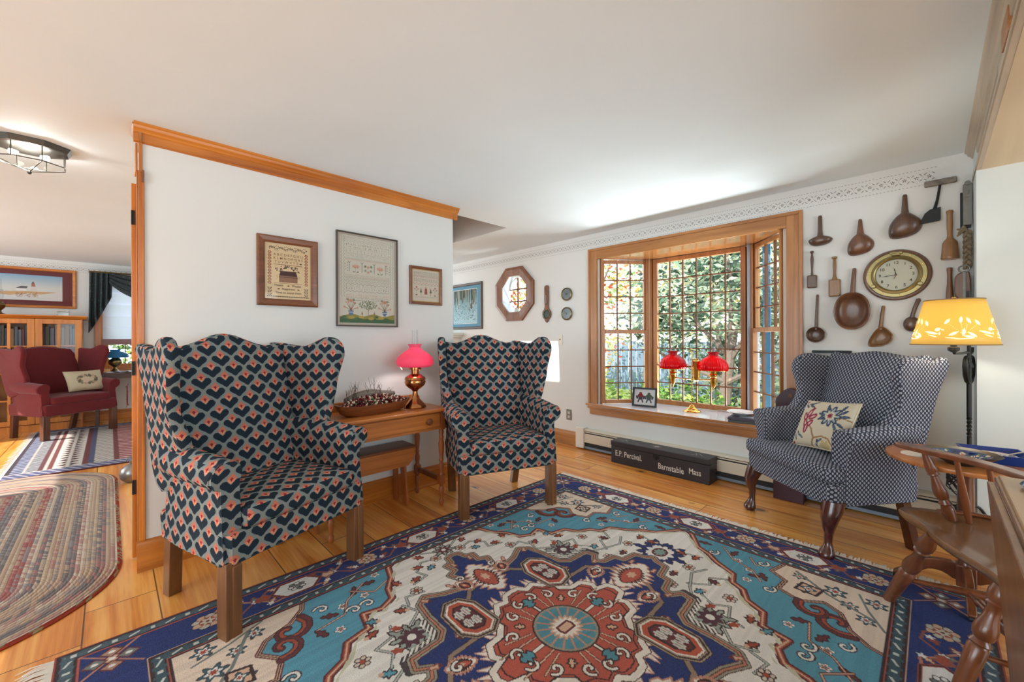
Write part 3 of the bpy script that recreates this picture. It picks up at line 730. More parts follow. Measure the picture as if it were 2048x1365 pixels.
# ------------------------------------------------------------------ cushions
def pillow_canvas(w_, h_, draw, step=.004, base=(.7, .65, .5)):
    c = Canvas(w_, h_, step, base); draw(c); return c
def pillow(name, label, w_, h_, thick, draw, base, backmat, M):
    t = thing(name, label, 'cushion'); t.matrix_world = M
    def bulge(X, Y):
        a = np.clip(1 - (np.abs(X) / (w_ / 2)) ** 2.6, 0, 1); b = np.clip(1 - (np.abs(Y) / (h_ / 2)) ** 2.6, 0, 1); return thick / 2 * np.sqrt(a * b) ** .8
    def pin(co):
        f = 1 - .05 * (1 - (co[:, 1] / (h_ / 2)) ** 2) * (np.abs(co[:, 0]) / (w_ / 2)) ** 2; g = 1 - .05 * (1 - (co[:, 0] / (w_ / 2)) ** 2) * (np.abs(co[:, 1]) / (h_ / 2)) ** 2
        co[:, 0] *= f; co[:, 1] *= g; return co
    c = pillow_canvas(w_, h_, draw, base=base); c.mesh('front_panel', design_mat(label[:12] + ' needlework', .95, .5, 500), t, pin, bulge)
    b = Canvas(w_, h_, .02, base); b.mesh('back_panel', backmat, t, pin, lambda X, Y: -bulge(X, Y))
    mb = MB(); pts = []
    for i in range(40):
        a = i / 10; s, f = int(a), a - int(a); cs = [(-1, -1), (1, -1), (1, 1), (-1, 1)]
        p = [cs[s][k] + (cs[(s + 1) % 4][k] - cs[s][k]) * f for k in (0, 1)]; x, y = p[0] * w_ / 2, p[1] * h_ / 2
        x2 = x * (1 - .05 * (1 - (y / (h_ / 2)) ** 2)) if abs(p[0]) > .99 else x; y2 = y * (1 - .05 * (1 - (x / (w_ / 2)) ** 2)) if abs(p[1]) > .99 else y
        pts.append((x2, y2, 0))
    mb.tube(pts, .005, 6, closed=True); mb.build('piping', backmat, t)
    return t
def frame_at(center, right, up):
    r_ = Vector(right).normalized(); u = Vector(up); u = (u - r_ * u.dot(r_)).normalized(); n = r_.cross(u)
    return Matrix(((r_.x, u.x, n.x, center[0]), (r_.y, u.y, n.y, center[1]), (r_.z, u.z, n.z, center[2]), (0, 0, 0, 1)))
def draw_jacobean(c):
    navy, mid, lt = rgb(44, 62, 92), rgb(92, 120, 146), rgb(160, 176, 184); red, pink, tan, gold = rgb(140, 30, 60), rgb(196, 120, 130), rgb(150, 112, 66), rgb(190, 170, 120)
    def leaf(x, y, l, w_, a, c1, c2):
        c.ell(x, y, l, w_, c1, a); c.ell(x, y, l * .75, w_ * .5, c2, a); c.line([(x - l * .8 * math.cos(a), y - l * .8 * math.sin(a)), (x + l * .8 * math.cos(a), y + l * .8 * math.sin(a))], .004, c1)
    c.line([(-.02, -.2), (.0, -.12), (-.03, -.06), (-.07, -.02)], .012, tan); c.line([(0, -.12), (.06, -.1), (.11, -.11), (.15, -.16)], .010, tan); c.line([(.12, .02), (.16, .05), (.21, .04)], .008, tan)
    for k in range(9): a = k * 2 * PI / 9; c.ell(.075 + .045 * math.cos(a), .055 + .045 * math.sin(a), .034, .017, navy, a); c.ell(.075 + .042 * math.cos(a), .055 + .042 * math.sin(a), .022, .008, lt, a)
    c.ell(.075, .055, .036, .034, rgb(210, 200, 176), 0, 12, .15); c.ell(.075, .055, .018, .018, red, 0, 8, .25)
    for x, y, a in ((.155, .09, .7), (.17, .06, .2), (.145, .12, 1.2), (.13, -.02, -1.0), (.16, -.005, -.5), (.015, .03, 3.5), (.01, .06, 2.8), (.04, .12, 2.1)): leaf(x, y, .028, .010, a, navy, mid)
    for x, y, a in ((-.09, .06, 1.2), (-.055, .035, .5), (-.12, .03, 2.0), (-.10, -.02, 1.9), (-.065, -.02, .9), (-.085, -.055, 1.5)): c.ell(x, y, .036, .020, red, a); c.ell(x, y, .025, .009, pink, a); c.ell(x, y, .014, .004, rgb(226, 214, 196), a)
    for x, y, a in ((-.12, .14, .1), (-.09, .155, .5), (-.15, .12, -.6), (-.10, .12, -.3)): leaf(x, y, .026, .009, a, navy, mid)
    c.ell(-.07, .10, .012, .010, red, 0, 5, .3); c.ell(-.17, .155, .01, .01, red, 0, 5, .3)
    for x, y, a in ((-.14, -.10, 2.2), (-.11, -.12, 2.6), (-.16, -.13, 2.0), (.03, -.15, 1.4), (.05, -.13, .6)): leaf(x, y, .024, .008, a, navy, lt)
    c.ell(-.18, -.17, .012, .009, red, .4)
    for k in range(6): a = k * PI / 3; c.ell(.09 + .022 * math.cos(a), -.16 + .02 * math.sin(a), .018, .012, gold, a)
    for x, y in ((.15, -.09), (.165, -.08), (.14, -.1), (.155, -.105), (.17, -.1)): c.ell(x, y, .009, .009, rgb(110, 50, 56))
class Shr:
    """draws at nine tenths scale"""
    def __init__(s, c): s.c = c
    def ell(s, x, y, a, b, *k): return s.c.ell(x * .9, y * .84, a * .9, b * .84, *k)
    def line(s, p, w_, *k): return s.c.line([(x * .9, y * .84) for x, y in p], w_ * .9, *k)
def draw_jac2(c): draw_jacobean(Shr(c))
fd = Vector((-.762, .648, 0)); rt = Vector((-.648, -.762, 0))
pillow('throw_pillow', 'cream crewel pillow with red and blue flowers, on the dark blue dotted wing chair', .37, .30, .10, draw_jac2, rgb(206, 196, 172), simple('cream_pillow_cloth', rgb(206, 196, 172), .9),
       frame_at((3.035, .445, .645), rt * 1.0 + Vector((0, 0, .10)), Vector((0, 0, 1)) - fd * .50))

# ------------------------------------------------------------------ console table, bench, things on it
ct = thing('console_table', 'honey-coloured console table with drawer and turned legs, between the two heart-patterned chairs', 'table', (1.29, 2.57, 0))
TX0, TX1, TY0, TY1, TZ = -.43, .42, -.20, .205, .685
mb = MB(); mb.box(TX0, TX1, TY0, TY1, TZ - .022, TZ); mb.build('table_top', M_OAK, ct, bevel=.006)
mb = MB(); mb.prism([(TX0 + .005, 0), (TX1 - .06, 0), (TX1 - .01, .012), (TX1 - .005, .04), (TX1 - .02, .058), (TX1 - .07, .06), (TX0 + .06, .06), (TX0 + .005, .045)], TY1 - .022, TY1 - .002, lambda p, q: (p[0], q, TZ + p[1])); mb.build('back_board', M_OAK, ct, bevel=.004)
mb = MB(); mb.box(TX0 + .03, TX1 - .03, TY0 + .03, TY0 + .05, TZ - .145, TZ - .022).box(TX0 + .03, TX0 + .05, TY0 + .03, TY1 - .03, TZ - .145, TZ - .022).box(TX1 - .05, TX1 - .03, TY0 + .03, TY1 - .03, TZ - .145, TZ - .022).box(TX0 + .03, TX1 - .03, TY1 - .05, TY1 - .03, TZ - .145, TZ - .022)
mb.build('apron', M_OAK, ct, smooth=False)
mb = MB(); mb.box(TX0 + .075, TX1 - .075, TY0 + .018, TY0 + .034, TZ - .125, TZ - .03); dr = mb.build('drawer', M_OAK, ct, bevel=.003)
for x in (-.25, .25):
    mb = MB(); mb.lathe([(.008, 0), (.008, -.012), (.019, -.018), (.023, -.026), (.019, -.034), (.006, -.037)], (x, TY0 + .020, TZ - .078), 16, axis='y'); mb.build('knob', M_WALN, dr)
LP = [(0, .010), (.02, .016), (.05, .017), (.07, .011), (.09, .014), (.16, .019), (.24, .015), (.27, .022)]
def turned_leg(x, y, mat, parent, top, name='leg'):
    mb = MB(); s = .020
    mb.box(x - s, x + s, y - s, y + s, top - .13, top).box(x - s, x + s, y - s, y + s, .15, .215)
    mb.turned((x, y, 0), (x, y, .15), [(0, .010), (.10, .017), (.22, .018), (.32, .011), (.5, .016), (.8, .019), (.9, .013), (1, .018)])
    mb.turned((x, y, .215), (x, y, top - .13), [(0, .019), (.06, .013), (.12, .018), (.2, .019), (.28, .012), (.32, .017), (.36, .012), (.5, .017), (.68, .021), (.78, .014), (.82, .019), (.87, .013), (.94, .018), (1, .015)])
    return mb.build(name, mat, parent, bevel=.002)
for x in (TX0 + .045, TX1 - .045):
    for y in (TY0 + .045, TY1 - .045): turned_leg(x, y, M_OAKZ, ct, TZ - .022)
mb = MB(); mb.box(TX1 - .057, TX1 - .033, TY0 + .06, TY1 - .06, .165, .198); mb.build('stretcher', M_WALN, ct, bevel=.002)
mb = MB(); mb.box(TX0 + .033, TX0 + .057, TY0 + .06, TY1 - .06, .165, .198); mb.build('stretcher', M_WALN, ct, bevel=.002)
# small bench stored under the console
bn = thing('wooden_bench', 'small brown wooden bench pushed under the console table', 'bench', (1.19, 2.68, 0))
mb = MB(); mb.box(-.36, .37, -.105, .085, .395, .412); mb.build('seat', M_WALN, bn, bevel=.003)
for y in (-.10, .072):
    mb = MB(); mb.prism([(-.355, .395), (.365, .395), (.372, .36), (.355, .315), (.31, .275), (-.30, .275), (-.345, .315), (-.362, .36)], y, y + .016, lambda p, q: (p[0], q, p[1])); mb.build('apron', M_OAK, bn, bevel=.003)
for x in (-.28, .285):
    for sy in (-1, 1):
        mb = MB(); mb.prism([(x - .009, -.095 if sy < 0 else .02), (x + .009, -.095 if sy < 0 else .02), (x + .009, -.03 if sy < 0 else .078), (x - .009, -.03 if sy < 0 else .078)], 0, 1, lambda p, k, sy=sy: (p[0] + (.0 if k else (.02 if x > 0 else -.02)), (-.01 + (p[1] + .01) * (.9 if k else 1.0)) + (0 if k else sy * .012), k * .395)); mb.build('leg', M_OAKZ, bn, bevel=.003)

# dough bowl heaped with dried berries
db = thing('dough_bowl', 'long carved wooden dough bowl heaped with dried red berries on the console table', 'bowl', (1.235, 2.55, TZ), R(4))
rs = []
for rr, z in ((.62, 0), (.72, .002), (.86, .02), (.97, .05), (1.0, .066), (.95, .066), (.88, .045), (.70, .022), (.3, .018)):
    rs.append([(.262 * rr * math.copysign(abs(math.cos(a)) ** .75, math.cos(a)), .082 * rr * math.copysign(abs(math.sin(a)) ** .85, math.sin(a)), z + (.014 * abs(math.cos(a)) ** 6 if rr > .9 else 0)) for a in [2 * PI * j / 40 for j in range(40)]])
mb = MB(); mb.rings(rs); mb.build('bowl_shell', wood('dough_bowl_wood', rgb(96, 48, 22), rgb(150, 86, 44), 'x'), db)
rng = random.Random(5)
MBERRY = [simple('dried_berry_red', rgb(112, 26, 34), .35, 0, .2, 50), simple('cream_popcorn_berry', rgb(206, 192, 166), .7), simple('dark_dried_berry', rgb(66, 34, 32), .6), simple('small_green_leaf', rgb(88, 104, 70), .8)]
mb = MB()
for i in range(760):
    a = rng.random() * 2 * PI; r_ = math.sqrt(rng.random()); x, y = .242 * r_ * math.cos(a), .074 * r_ * math.sin(a)
    z = .058 + .052 * (1 - r_ ** 2) + rng.uniform(-.008, .012); mb.cur = rng.choices((0, 1, 2, 3), (7, 4, 2, 1))[0]; mb.sphere((x, y, z), rng.uniform(.004, .0075), 6, 4)
o = mb.build('dried_berries', MBERRY, fix=False); tag(o, 'heap of dried red and cream berries filling the wooden dough bowl', 'dried berries', kind='stuff'); o.location = db.location; o.rotation_euler = db.rotation_euler
mb = MB()
for (x, y, h) in ((-.13, .03, .13), (-.105, .04, .15), (-.16, .02, .10), (.0, .045, .14), (.03, .05, .17), (.06, .04, .12), (-.01, .05, .09), (.1, .05, .08)):
    for k in range(3):
        dx, dy = rng.uniform(-.05, .05), rng.uniform(-.02, .02); b = Vector((x, y, .06)); q = b + Vector((dx, dy, h)); m_ = b.lerp(q, .6) + Vector((rng.uniform(-.01, .01), 0, .01))
        mb.tube([b, m_, q], [.0016, .0013, .0007], 4); mb.tube([m_, m_ + Vector((rng.uniform(-.03, .03), 0, .035))], [.001, .0006], 4)
o = mb.build('dried_twigs', simple('dark_twig_bark', rgb(70, 56, 50), .9), fix=False); tag(o, 'thin dark dried twigs rising out of the dough bowl', 'twigs', kind='stuff'); o.location = db.location
rs = []
for k in range(9):
    q = k / 8; x = -.17 + .34 * q; rz = .038 * math.sin(PI * min(1, .12 + q * .8)) + .004; rs.append([(x, .055 + .02 * math.cos(2 * PI * j / 12), .075 + rz * .8 + (.05 * max(0, q - .75) * 2) + rz * math.sin(2 * PI * j / 12)) for j in range(12)])
mb = MB(); mb.rings(rs); o = mb.build('wooden_fish_carving', M_GREYWD); tag(o, 'weathered grey carved wooden fish lying behind the berries in the dough bowl', 'carving'); o.location = db.location

# pink oil lamp
def oil_lamp(name, label, loc, sc, shade, basem, chim=.13, shade_prof=None, ribs=0, ribd=0, burn=True, base_prof=None):
    t = thing(name, label, 'lamp', loc)
    bp = base_prof or [(.066, 0), (.070, .004), (.066, .016), (.052, .030), (.030, .052), (.018, .080), (.015, .100), (.024, .112), (.040, .122), (.060, .140), (.066, .158), (.062, .172), (.066, .176), (.062, .190), (.040, .204), (.026, .212), (.026, .235), (.036, .238), (.036, .252), (.022, .256)]
    mb = MB(); mb.lathe([(r_ * sc, z * sc) for r_, z in bp], n=32); b = mb.build('lamp_base', basem, t)
    ztop = bp[-1][1]
    sp = shade_prof or [(.100, 0), (.113, .016), (.116, .036), (.104, .062), (.076, .088), (.050, .104), (.037, .114), (.035, .126), (.044, .142)]
    z0 = (ztop + .0)
    mb = MB(); prof = [(r_ * sc, (z0 + z) * sc) for r_, z in sp]; mb.lathe(prof, n=64 if ribs else 40, ribs=ribs, ribd=ribd, cap=False); s = mb.build('lamp_shade', shade, t, sharp=0, fix=False)
    so = s.modifiers.new('thickness', 'SOLIDIFY'); so.thickness = .0025
    mb = MB(); zz = (z0 + sp[-1][1]) * sc; mb.lathe([(.020 * sc, (z0 - .01) * sc), (.030 * sc, (z0 + .03) * sc), (.020 * sc, zz - .02 * sc), (.019 * sc, zz + chim * sc * .75)], n=20, cap=False); c = mb.build('chimney', M_CHIM, t, fix=False)
    mb = MB(); q = sp[0][0] * sc * .97; zb = (z0 + .006) * sc
    mb.tube([(q * math.cos(2 * PI * j / 24), q * math.sin(2 * PI * j / 24), zb) for j in range(24)], .0014, 5, closed=True)
    for j in range(3): a = j * 2 * PI / 3 + .4; mb.tube([(.03 * sc * math.cos(a), .03 * sc * math.sin(a), (z0 - .012) * sc), (.08 * sc * math.cos(a), .08 * sc * math.sin(a), (z0 - .018) * sc), (q * math.cos(a), q * math.sin(a), zb)], .0012, 4)
    mb.build('shade_holder', M_BRASS, t)
    return t
mp = shade_mat('pink_hobnail_glass', rgb(226, 110, 142), rgb(244, 120, 156), .22)
vb = mp.voronoi(scale=95); mp.bump(vb, .6, .004)
ol = oil_lamp('oil_lamp', 'lit oil lamp with pink hobnail glass shade and copper base on the console table', (1.545, 2.56, TZ), 1.12, mp.m, M_COPPER, chim=.12)
light('oil_lamp_bulb', 'POINT', (1.545, 2.56, TZ + .345), 3.0, (1, .86, .82), .022)
# ------------------------------------------------------------------ large heriz rug, drawn knot by knot
NV, TEAL, SALM, CRM, BRN, GRY, MAR, PEACH, TERRA, WHT = rgb(20, 46, 112), rgb(86, 156, 180), rgb(188, 88, 70), rgb(236, 234, 228), rgb(58, 34, 38), rgb(120, 128, 124), rgb(104, 42, 46), rgb(216, 178, 150), rgb(168, 76, 52), rgb(238, 232, 222)
DTEAL = rgb(56, 86, 98)
def flower(c, x, y, r, cols, n=8, depth=.25, rot=0):
    c.ell(x, y, r * 1.12, r * 1.12, cols[-1], rot, n, depth)
    for k, q in zip((1, .62, .36), cols): c.ell(x, y, r * k, r * k, q, rot, n, depth)
def jag(c, x, y, l, w_, a, col, edge=BRN, teeth=5):
    """serrated leaf"""
    ca, sa = math.cos(a), math.sin(a); up = []; dn = []
    for k in range(teeth * 2 + 1):
        t = k / (teeth * 2); h = w_ * math.sin(PI * min(1, .08 + t * .92)) * (1.25 if k % 2 else .55)
        up.append((x + ca * l * t - sa * h, y + sa * l * t + ca * h)); dn.append((x + ca * l * t + sa * h, y + sa * l * t - ca * h))
    pts = up + dn[::-1]; c.poly(pts, col); c.line(pts, .006, edge, True)
def outlined(c, pts, fill, bands):
    """fill a polygon then draw outline bands, widest first"""
    m = c.poly(pts, fill)
    for w_, col in bands: c.line(pts, w_, col, True)
    return m
def hook(c, x, y, r, a, col, w_=.018, s=1):
    pts = [(x + r * (1 - k / 12) * math.cos(a + s * k * .55), y + r * (1 - k / 12) * math.sin(a + s * k * .55)) for k in range(11)]
    c.line(pts, w_ + .010, BRN); c.line(pts, w_, col)
def draw_rug():
    HWX, HWY = 1.45, 1.205; IX, IY = 1.15, .905
    c = Canvas(2 * HWX, 2 * HWY, .0032, TEAL); c.fold()
    # --- spandrels (teal field) with cream corners
    corner = [(IX, .50), (1.04, .47), (.99, .54), (.90, .53), (.86, .62), (.92, .70), (.88, .76), (.78, .80), (.72, .86), (.70, .92), (1.2, .95), (1.2, .5)]
    outlined(c, corner, rgb(232, 212, 192), [(.022, MAR), (.011, PEACH), (.005, BRN)])
    for (x, y, r, s) in ((.80, .76, .085, 1), (.84, .68, .07, -1)):
        hook(c, x, y, r, 2.4 if s > 0 else -1.2, MAR, .026, s); hook(c, x, y, r * .8, 2.4 if s > 0 else -1.2, TERRA, .012, s)
    for (x, y, r) in ((.98, .62, .03), (1.05, .72, .034), (.90, .84, .026), (1.06, .86, .030), (.97, .78, .024), (1.08, .58, .022)): flower(c, x, y, r, [DTEAL, CRM, TERRA, BRN], 6, .3)
    c.line([(1.12, .56), (1.0, .70), (.92, .86)], .014, GRY); c.line([(1.10, .80), (.98, .84), (.86, .90)], .010, GRY)
    outlined(c, [(.955, .585), (1.03, .60), (1.02, .68), (.95, .665)], PEACH, [(.012, BRN)]); flower(c, .99, .63, .022, [DTEAL, CRM, TERRA, BRN], 4, .3)
    # motifs scattered on the teal
    for (x, y, a) in ((.62, .72, .4), (.52, .80, 2.0), (.92, .40, 1.1), (1.05, .28, .2), (.70, .62, 1.2), (.40, .84, .1), (1.09, .10, 1.5), (.98, .44, 2.6)):
        jag(c, x, y, .07, .016, a, MAR, BRN, 3); flower(c, x + .05 * math.cos(a + 1.9), y + .05 * math.sin(a + 1.9), .017, [CRM, TERRA, GRY, BRN], 5, .3)
    for pts in ([(.45, .86), (.56, .78), (.60, .70), (.72, .68)], [(1.12, .22), (1.02, .30), (.98, .40), (.90, .46)], [(.36, .80), (.44, .76), (.52, .84)], [(1.10, .36), (1.04, .40), (1.08, .46)]):
        c.line(pts, .012, MAR); c.line(pts, .005, PEACH)
    for (x, y) in ((.66, .80), (.56, .70), (1.02, .20), (.86, .50), (.50, .70), (1.08, .42)): hook(c, x, y, .032, .5, CRM, .009)
    # --- cream field
    B = [(0, .965), (.24, .935), (.30, .90), (.33, .81), (.385, .735), (.405, .66), (.47, .625), (.545, .645), (.565, .55), (.66, .53), (.70, .455), (.77, .42), (.80, .365), (.875, .345), (.93, .25), (.985, .19), (1.02, .12), (1.14, .04), (1.17, 0), (0, 0)]
    cream = c.poly(B, None) & (c.U < IX) & (c.W < IY); c.C[cream] = CRM
    edge = B[:-1]
    for w_, q in ((.036, MAR), (.026, BRN), (.020, TERRA), (.007, PEACH)):
        c.line(edge, w_, q, m=(c.U < IX) & (c.W < IY))
    off = [(x * .975, y * .968) for x, y in edge]
    tl = c.dist(off); seg = ((c.U * 34 + c.W * 34).astype(int) % 2 == 0); c.C[(tl < .011) & seg] = rgb(206, 206, 180)
    # vines and palmettes on the cream field
    vine = rgb(78, 84, 88)
    for pts in ([(.09, .80), (.16, .82), (.22, .76), (.20, .70), (.28, .68)], [(.60, .30), (.56, .36), (.60, .42), (.52, .44), (.50, .50)], [(.40, .58), (.37, .50), (.45, .44), (.42, .36)], [(.28, .60), (.36, .62), (.38, .56)], [(.80, .06), (.90, .10), (.92, .18)], [(.64, .22), (.70, .30), (.76, .28), (.80, .34)], [(.0, .84), (.06, .86), (.12, .90)], [(.55, .28), (.62, .24), (.74, .20), (.82, .24)]):
        c.line(pts, .014, vine); c.line(pts, .007, rgb(190, 194, 186))
    # serrated palmettes
    def palmette(x, y, R_, cols, n=9, a0=0):
        for k in range(n): jag(c, x, y, R_ * (1.0 if k % 2 else .82), R_ * .20, a0 + k * 2 * PI / n, cols[0], BRN, 3)
        c.ell(x, y, R_ * .45, R_ * .42, cols[1], 0, 8, .2); c.ell(x, y, R_ * .17, R_ * .17, cols[2])
    palmette(.47, .385, .105, [rgb(158, 170, 160), rgb(84, 46, 62), CRM], 9, .3)
    for (x, y) in ((.385, .405), (.49, .47), (.545, .36)): c.ell(x, y, .022, .014, TERRA, .7, 5, .2)
    palmette(.815, .0, .15, [NV, CRM, CRM], 12, .1); c.ell(.815, .0, .070, .060, CRM, 0, 12, .15); c.ell(.815, 0, .048, .040, MAR); c.ell(.815, 0, .034, .026, rgb(126, 158, 150), 0, 8, .2)
    palmette(.0, .845, .075, [rgb(158, 170, 160), MAR, CRM], 8, .4)
    for (x, y, col) in ((.28, .70, TERRA), (.22, .80, TERRA), (.12, .76, TEAL), (.60, .50, TERRA), (.70, .14, MAR), (.64, .30, TEAL), (.33, .72, TERRA), (.92, .16, TERRA), (.16, .89, TERRA), (.73, .33, MAR), (.40, .54, TERRA), (.90, .06, TERRA), (.52, .56, TEAL)):
        jag(c, x, y, .055, .018, rngr.uniform(0, 6.28), col, BRN, 3); c.ell(x, y, .010, .010, PEACH)
    for (x, y) in ((.30, .63), (.58, .17), (.67, .07), (.08, .80), (.66, .40), (.44, .30), (.78, .17)):
        for k in range(6): a = k * PI / 3; c.ell(x + .020 * math.cos(a), y + .020 * math.sin(a), .013, .011, BRN); c.ell(x + .020 * math.cos(a), y + .020 * math.sin(a), .009, .007, rgb(214, 200, 184))
        c.ell(x, y, .010, .010, TERRA)
    # --- navy star medallion
    med = [(0, .77), (.035, .76), (.045, .71), (.085, .70), (.075, .64), (.12, .62), (.10, .56), (.085, .51), (.15, .50), (.22, .52), (.30, .565), (.345, .53), (.36, .44), (.365, .33), (.40, .295), (.53, .285), (.545, .235), (.50, .205), (.52, .165), (.60, .15), (.61, .10), (.70, .085), (.715, .03), (.74, 0), (0, 0)]
    comb_ = med[:-1]
    c.line([(.385, .42), (.385, .32), (.43, .30), (.55, .30), (.56, .24)], .040, rgb(70, 62, 66)); 
    dd = c.dist([(.395, .42), (.395, .33), (.44, .315), (.57, .315)]); c.C[(dd < .018) & (((c.U + c.W * 1.0) * 85).astype(int) % 2 == 0)] = CRM
    outlined(c, med, NV, []); fm = (c.U < 2)
    for w_, q in ((.040, BRN), (.033, rgb(158, 152, 136)), (.016, BRN), (.009, rgb(196, 128, 100))): c.line(comb_, w_, q)
    # inner ribbon in taupe crossing the star arms
    for pts in ([(.0, .60), (.06, .47), (.13, .455), (.18, .40)], [(.60, 0), (.50, .09), (.42, .20), (.30, .205)]):
        c.line(pts, .026, BRN); c.line(pts, .018, rgb(150, 128, 112))
    # white flame-edged palmettes with salmon hearts in the four arms
    def flame_palm(x, y, a, L, W_):
        n = 9; up, dn = [], []
        for k in range(2 * n + 1):
            t = k / (2 * n); h = W_ * (math.sin(PI * t) ** .7) * (1.22 if k % 2 else .72)
            up.append((x + L * t * math.cos(a) - h * math.sin(a), y + L * t * math.sin(a) + h * math.cos(a))); dn.append((x + L * t * math.cos(a) + h * math.sin(a), y + L * t * math.sin(a) - h * math.cos(a)))
        pts = up + dn[::-1]; c.poly(pts, WHT); c.line(pts, .007, rgb(196, 140, 118), True)
        q = [(x + (px - x) * .62 + L * .17 * math.cos(a), y + (py - y) * .62 + L * .17 * math.sin(a)) for px, py in pts]; c.poly(q, SALM); c.line(q, .006, BRN, True)
        c.ell(x + L * .5 * math.cos(a), y + L * .5 * math.sin(a), L * .10, W_ * .22, PEACH, a, 6, .2)
    flame_palm(.385, 0, 0, .26, .085); flame_palm(0, .36, PI / 2, .27, .08)
    flame_palm(.36, .12, .35, .12, .035); flame_palm(.10, .46, 1.2, .10, .03)
    for (x, y, a) in ((.47, .19, .4), (.60, .06, 0), (.16, .53, 1.1), (.05, .66, 1.5), (.34, .25, 1.9), (.30, .52, .9)):
        jag(c, x, y, .045, .012, a, PEACH, rgb(150, 90, 74), 2); c.ell(x, y, .009, .009, MAR)
    hook(c, .30, .245, .028, 0, CRM, .010); hook(c, .43, .14, .026, 2, CRM, .010, -1); hook(c, .10, .56, .022, 1, CRM, .009)
    # --- salmon heart of the medallion
    sal = [(0, .285), (.035, .28), (.06, .25), (.10, .26), (.125, .225), (.17, .205), (.165, .165), (.20, .13), (.255, .125), (.28, .08), (.265, .05), (.32, .035), (.33, 0), (0, 0)]
    sal = [(x * 1.12, y * 1.12) for x, y in sal]
    for i in range(len(sal) - 2):
        (x0, y0), (x1, y1) = sal[i], sal[i + 1]; L = math.hypot(x1 - x0, y1 - y0); k = max(1, int(L / .022))
        for j in range(k):
            t = (j + .5) / k; x, y = x0 + (x1 - x0) * t, y0 + (y1 - y0) * t; a = math.atan2(y, x) + (.5 if (i + j) % 2 else -.3); l = .060 if (i + j) % 2 else .042
            p = [(x - .013 * math.sin(a), y + .013 * math.cos(a)), (x + .013 * math.sin(a), y - .013 * math.cos(a)), (x + l * math.cos(a), y + l * math.sin(a))]; c.line(p, .008, rgb(206, 150, 128), True); c.poly(p, WHT)
    outlined(c, sal, SALM, []); c.line(sal[:-1], .032, BRN); c.line(sal[:-1], .024, WHT)
    c.line([(q[0] * .9, q[1] * .9) for q in sal[:-1]], .006, BRN)
    for pts in ([(.13, .07), (.24, .10)], [(.13, .045), (.30, .06)], [(.07, .12), (.10, .22)], [(.045, .12), (.06, .25)]): c.line(pts, .011, BRN); c.line(pts, .006, PEACH)
    for (x, y, a, s) in ((.19, .105, .3, 1), (.105, .19, 1.3, -1), (.235, .035, 0, 1), (.035, .225, 1.5, -1)): hook(c, x, y, .030, a, WHT, .010, s)
    c.line([(0, .11), (0, .185)], .020, BRN); c.line([(0, .11), (0, .185)], .012, WHT); c.line([(.12, 0), (.20, 0)], .020, BRN); c.line([(.12, 0), (.20, 0)], .012, WHT)
    for p, q in (((0, .205), PI / 2), ((.222, 0), 0)): jag(c, p[0] - .03 * math.cos(q), p[1] - .03 * math.sin(q), .065, .030, q, rgb(78, 146, 164), BRN, 3)
    jag(c, .115, .115, .045, .016, .78, PEACH, BRN, 3)
    # --- cartouches
    cart = [(.165, .225), (.165, .38), (.205, .445), (.265, .455), (.315, .40), (.325, .26), (.285, .205), (.215, .19)]
    outlined(c, cart, TERRA, [(.026, BRN), (.019, rgb(168, 150, 128)), (.008, BRN)])
    cx, cy = .243, .322; ins = [(cx + (x - cx) * .84, cy + (y - cy) * .88) for x, y in cart]; outlined(c, ins, rgb(192, 88, 62), [(.008, WHT)])
    ins = [(cx + (x - cx) * .55, cy + (y - cy) * .64) for x, y in cart]; outlined(c, ins, MAR, [(.010, BRN)])
    for (x, y) in ((cx - .016, cy + .038), (cx + .022, cy + .032), (cx - .018, cy - .034), (cx + .02, cy - .03)):
        c.ell(x, y, .018, .027, rgb(206, 212, 208), .1, 7, .12); c.line([(x - .008, y - .016), (x - .004, y + .018)], .003, TERRA); c.line([(x + .006, y - .016), (x + .007, y + .014)], .003, TERRA)
    # --- centre rosette
    c.ell(0, 0, .135, .135, BRN); c.ell(0, 0, .128, .128, rgb(150, 150, 136)); c.ell(0, 0, .118, .118, rgb(78, 146, 164))
    for k in range(16): a = k * PI / 8 + PI / 16; c.line([(.05 * math.cos(a), .05 * math.sin(a)), (.122 * math.cos(a), .122 * math.sin(a))], .008, rgb(196, 142, 120))
    c.ell(0, 0, .066, .058, PEACH, 0, 16, .12); c.ell(0, 0, .054, .048, WHT, 0, 16, .12); 
    outlined(c, [(-.03, -.022), (.03, -.022), (.036, 0), (.03, .022), (-.03, .022), (-.036, 0)], PEACH, [(.010, MAR)])
    # ---------------- borders
    d = np.maximum(c.U - IX, c.W - IY); brd = d > -.004
    band = lambda lo, hi, q: c.paint((d >= lo) & (d < hi), q)
    along = np.where(c.U - IX > c.W - IY, c.W, c.U); wid = HWX - IX
    band(-.004, 1, NV); band(-.004, .006, BRN); band(.006, .010, SALM); band(.010, .052, DTEAL); band(.052, .058, BRN); band(.058, .063, PEACH)
    band(wid - .066, wid - .060, SALM); band(wid - .060, wid - .054, BRN); band(wid - .054, wid - .014, rgb(74, 96, 108)); band(wid - .014, wid - .004, BRN); band(wid - .004, 1, rgb(170, 74, 58))
    for mid in (.031, wid - .034):
        s = along / .055; fr = s - np.floor(s); k = (np.floor(s).astype(int) % 2 == 0)
        m1 = (np.abs((d - mid) * 1.1 + (fr - .5) * .055 * .55) < .0052) & (np.abs(fr - .5) < .30) & (np.abs(d - mid) < .016)
        c.C[m1 & k & brd] = rgb(206, 214, 206); m2 = (np.abs(d - mid) < .009) & (np.abs(fr - .5) < .13) & ~k & brd; c.C[m2] = rgb(206, 214, 206)
        m3 = (np.abs(np.abs(d - mid) - .018) < .0022) & (np.abs(fr - .5) < .35) & brd; c.C[m3] = BRN
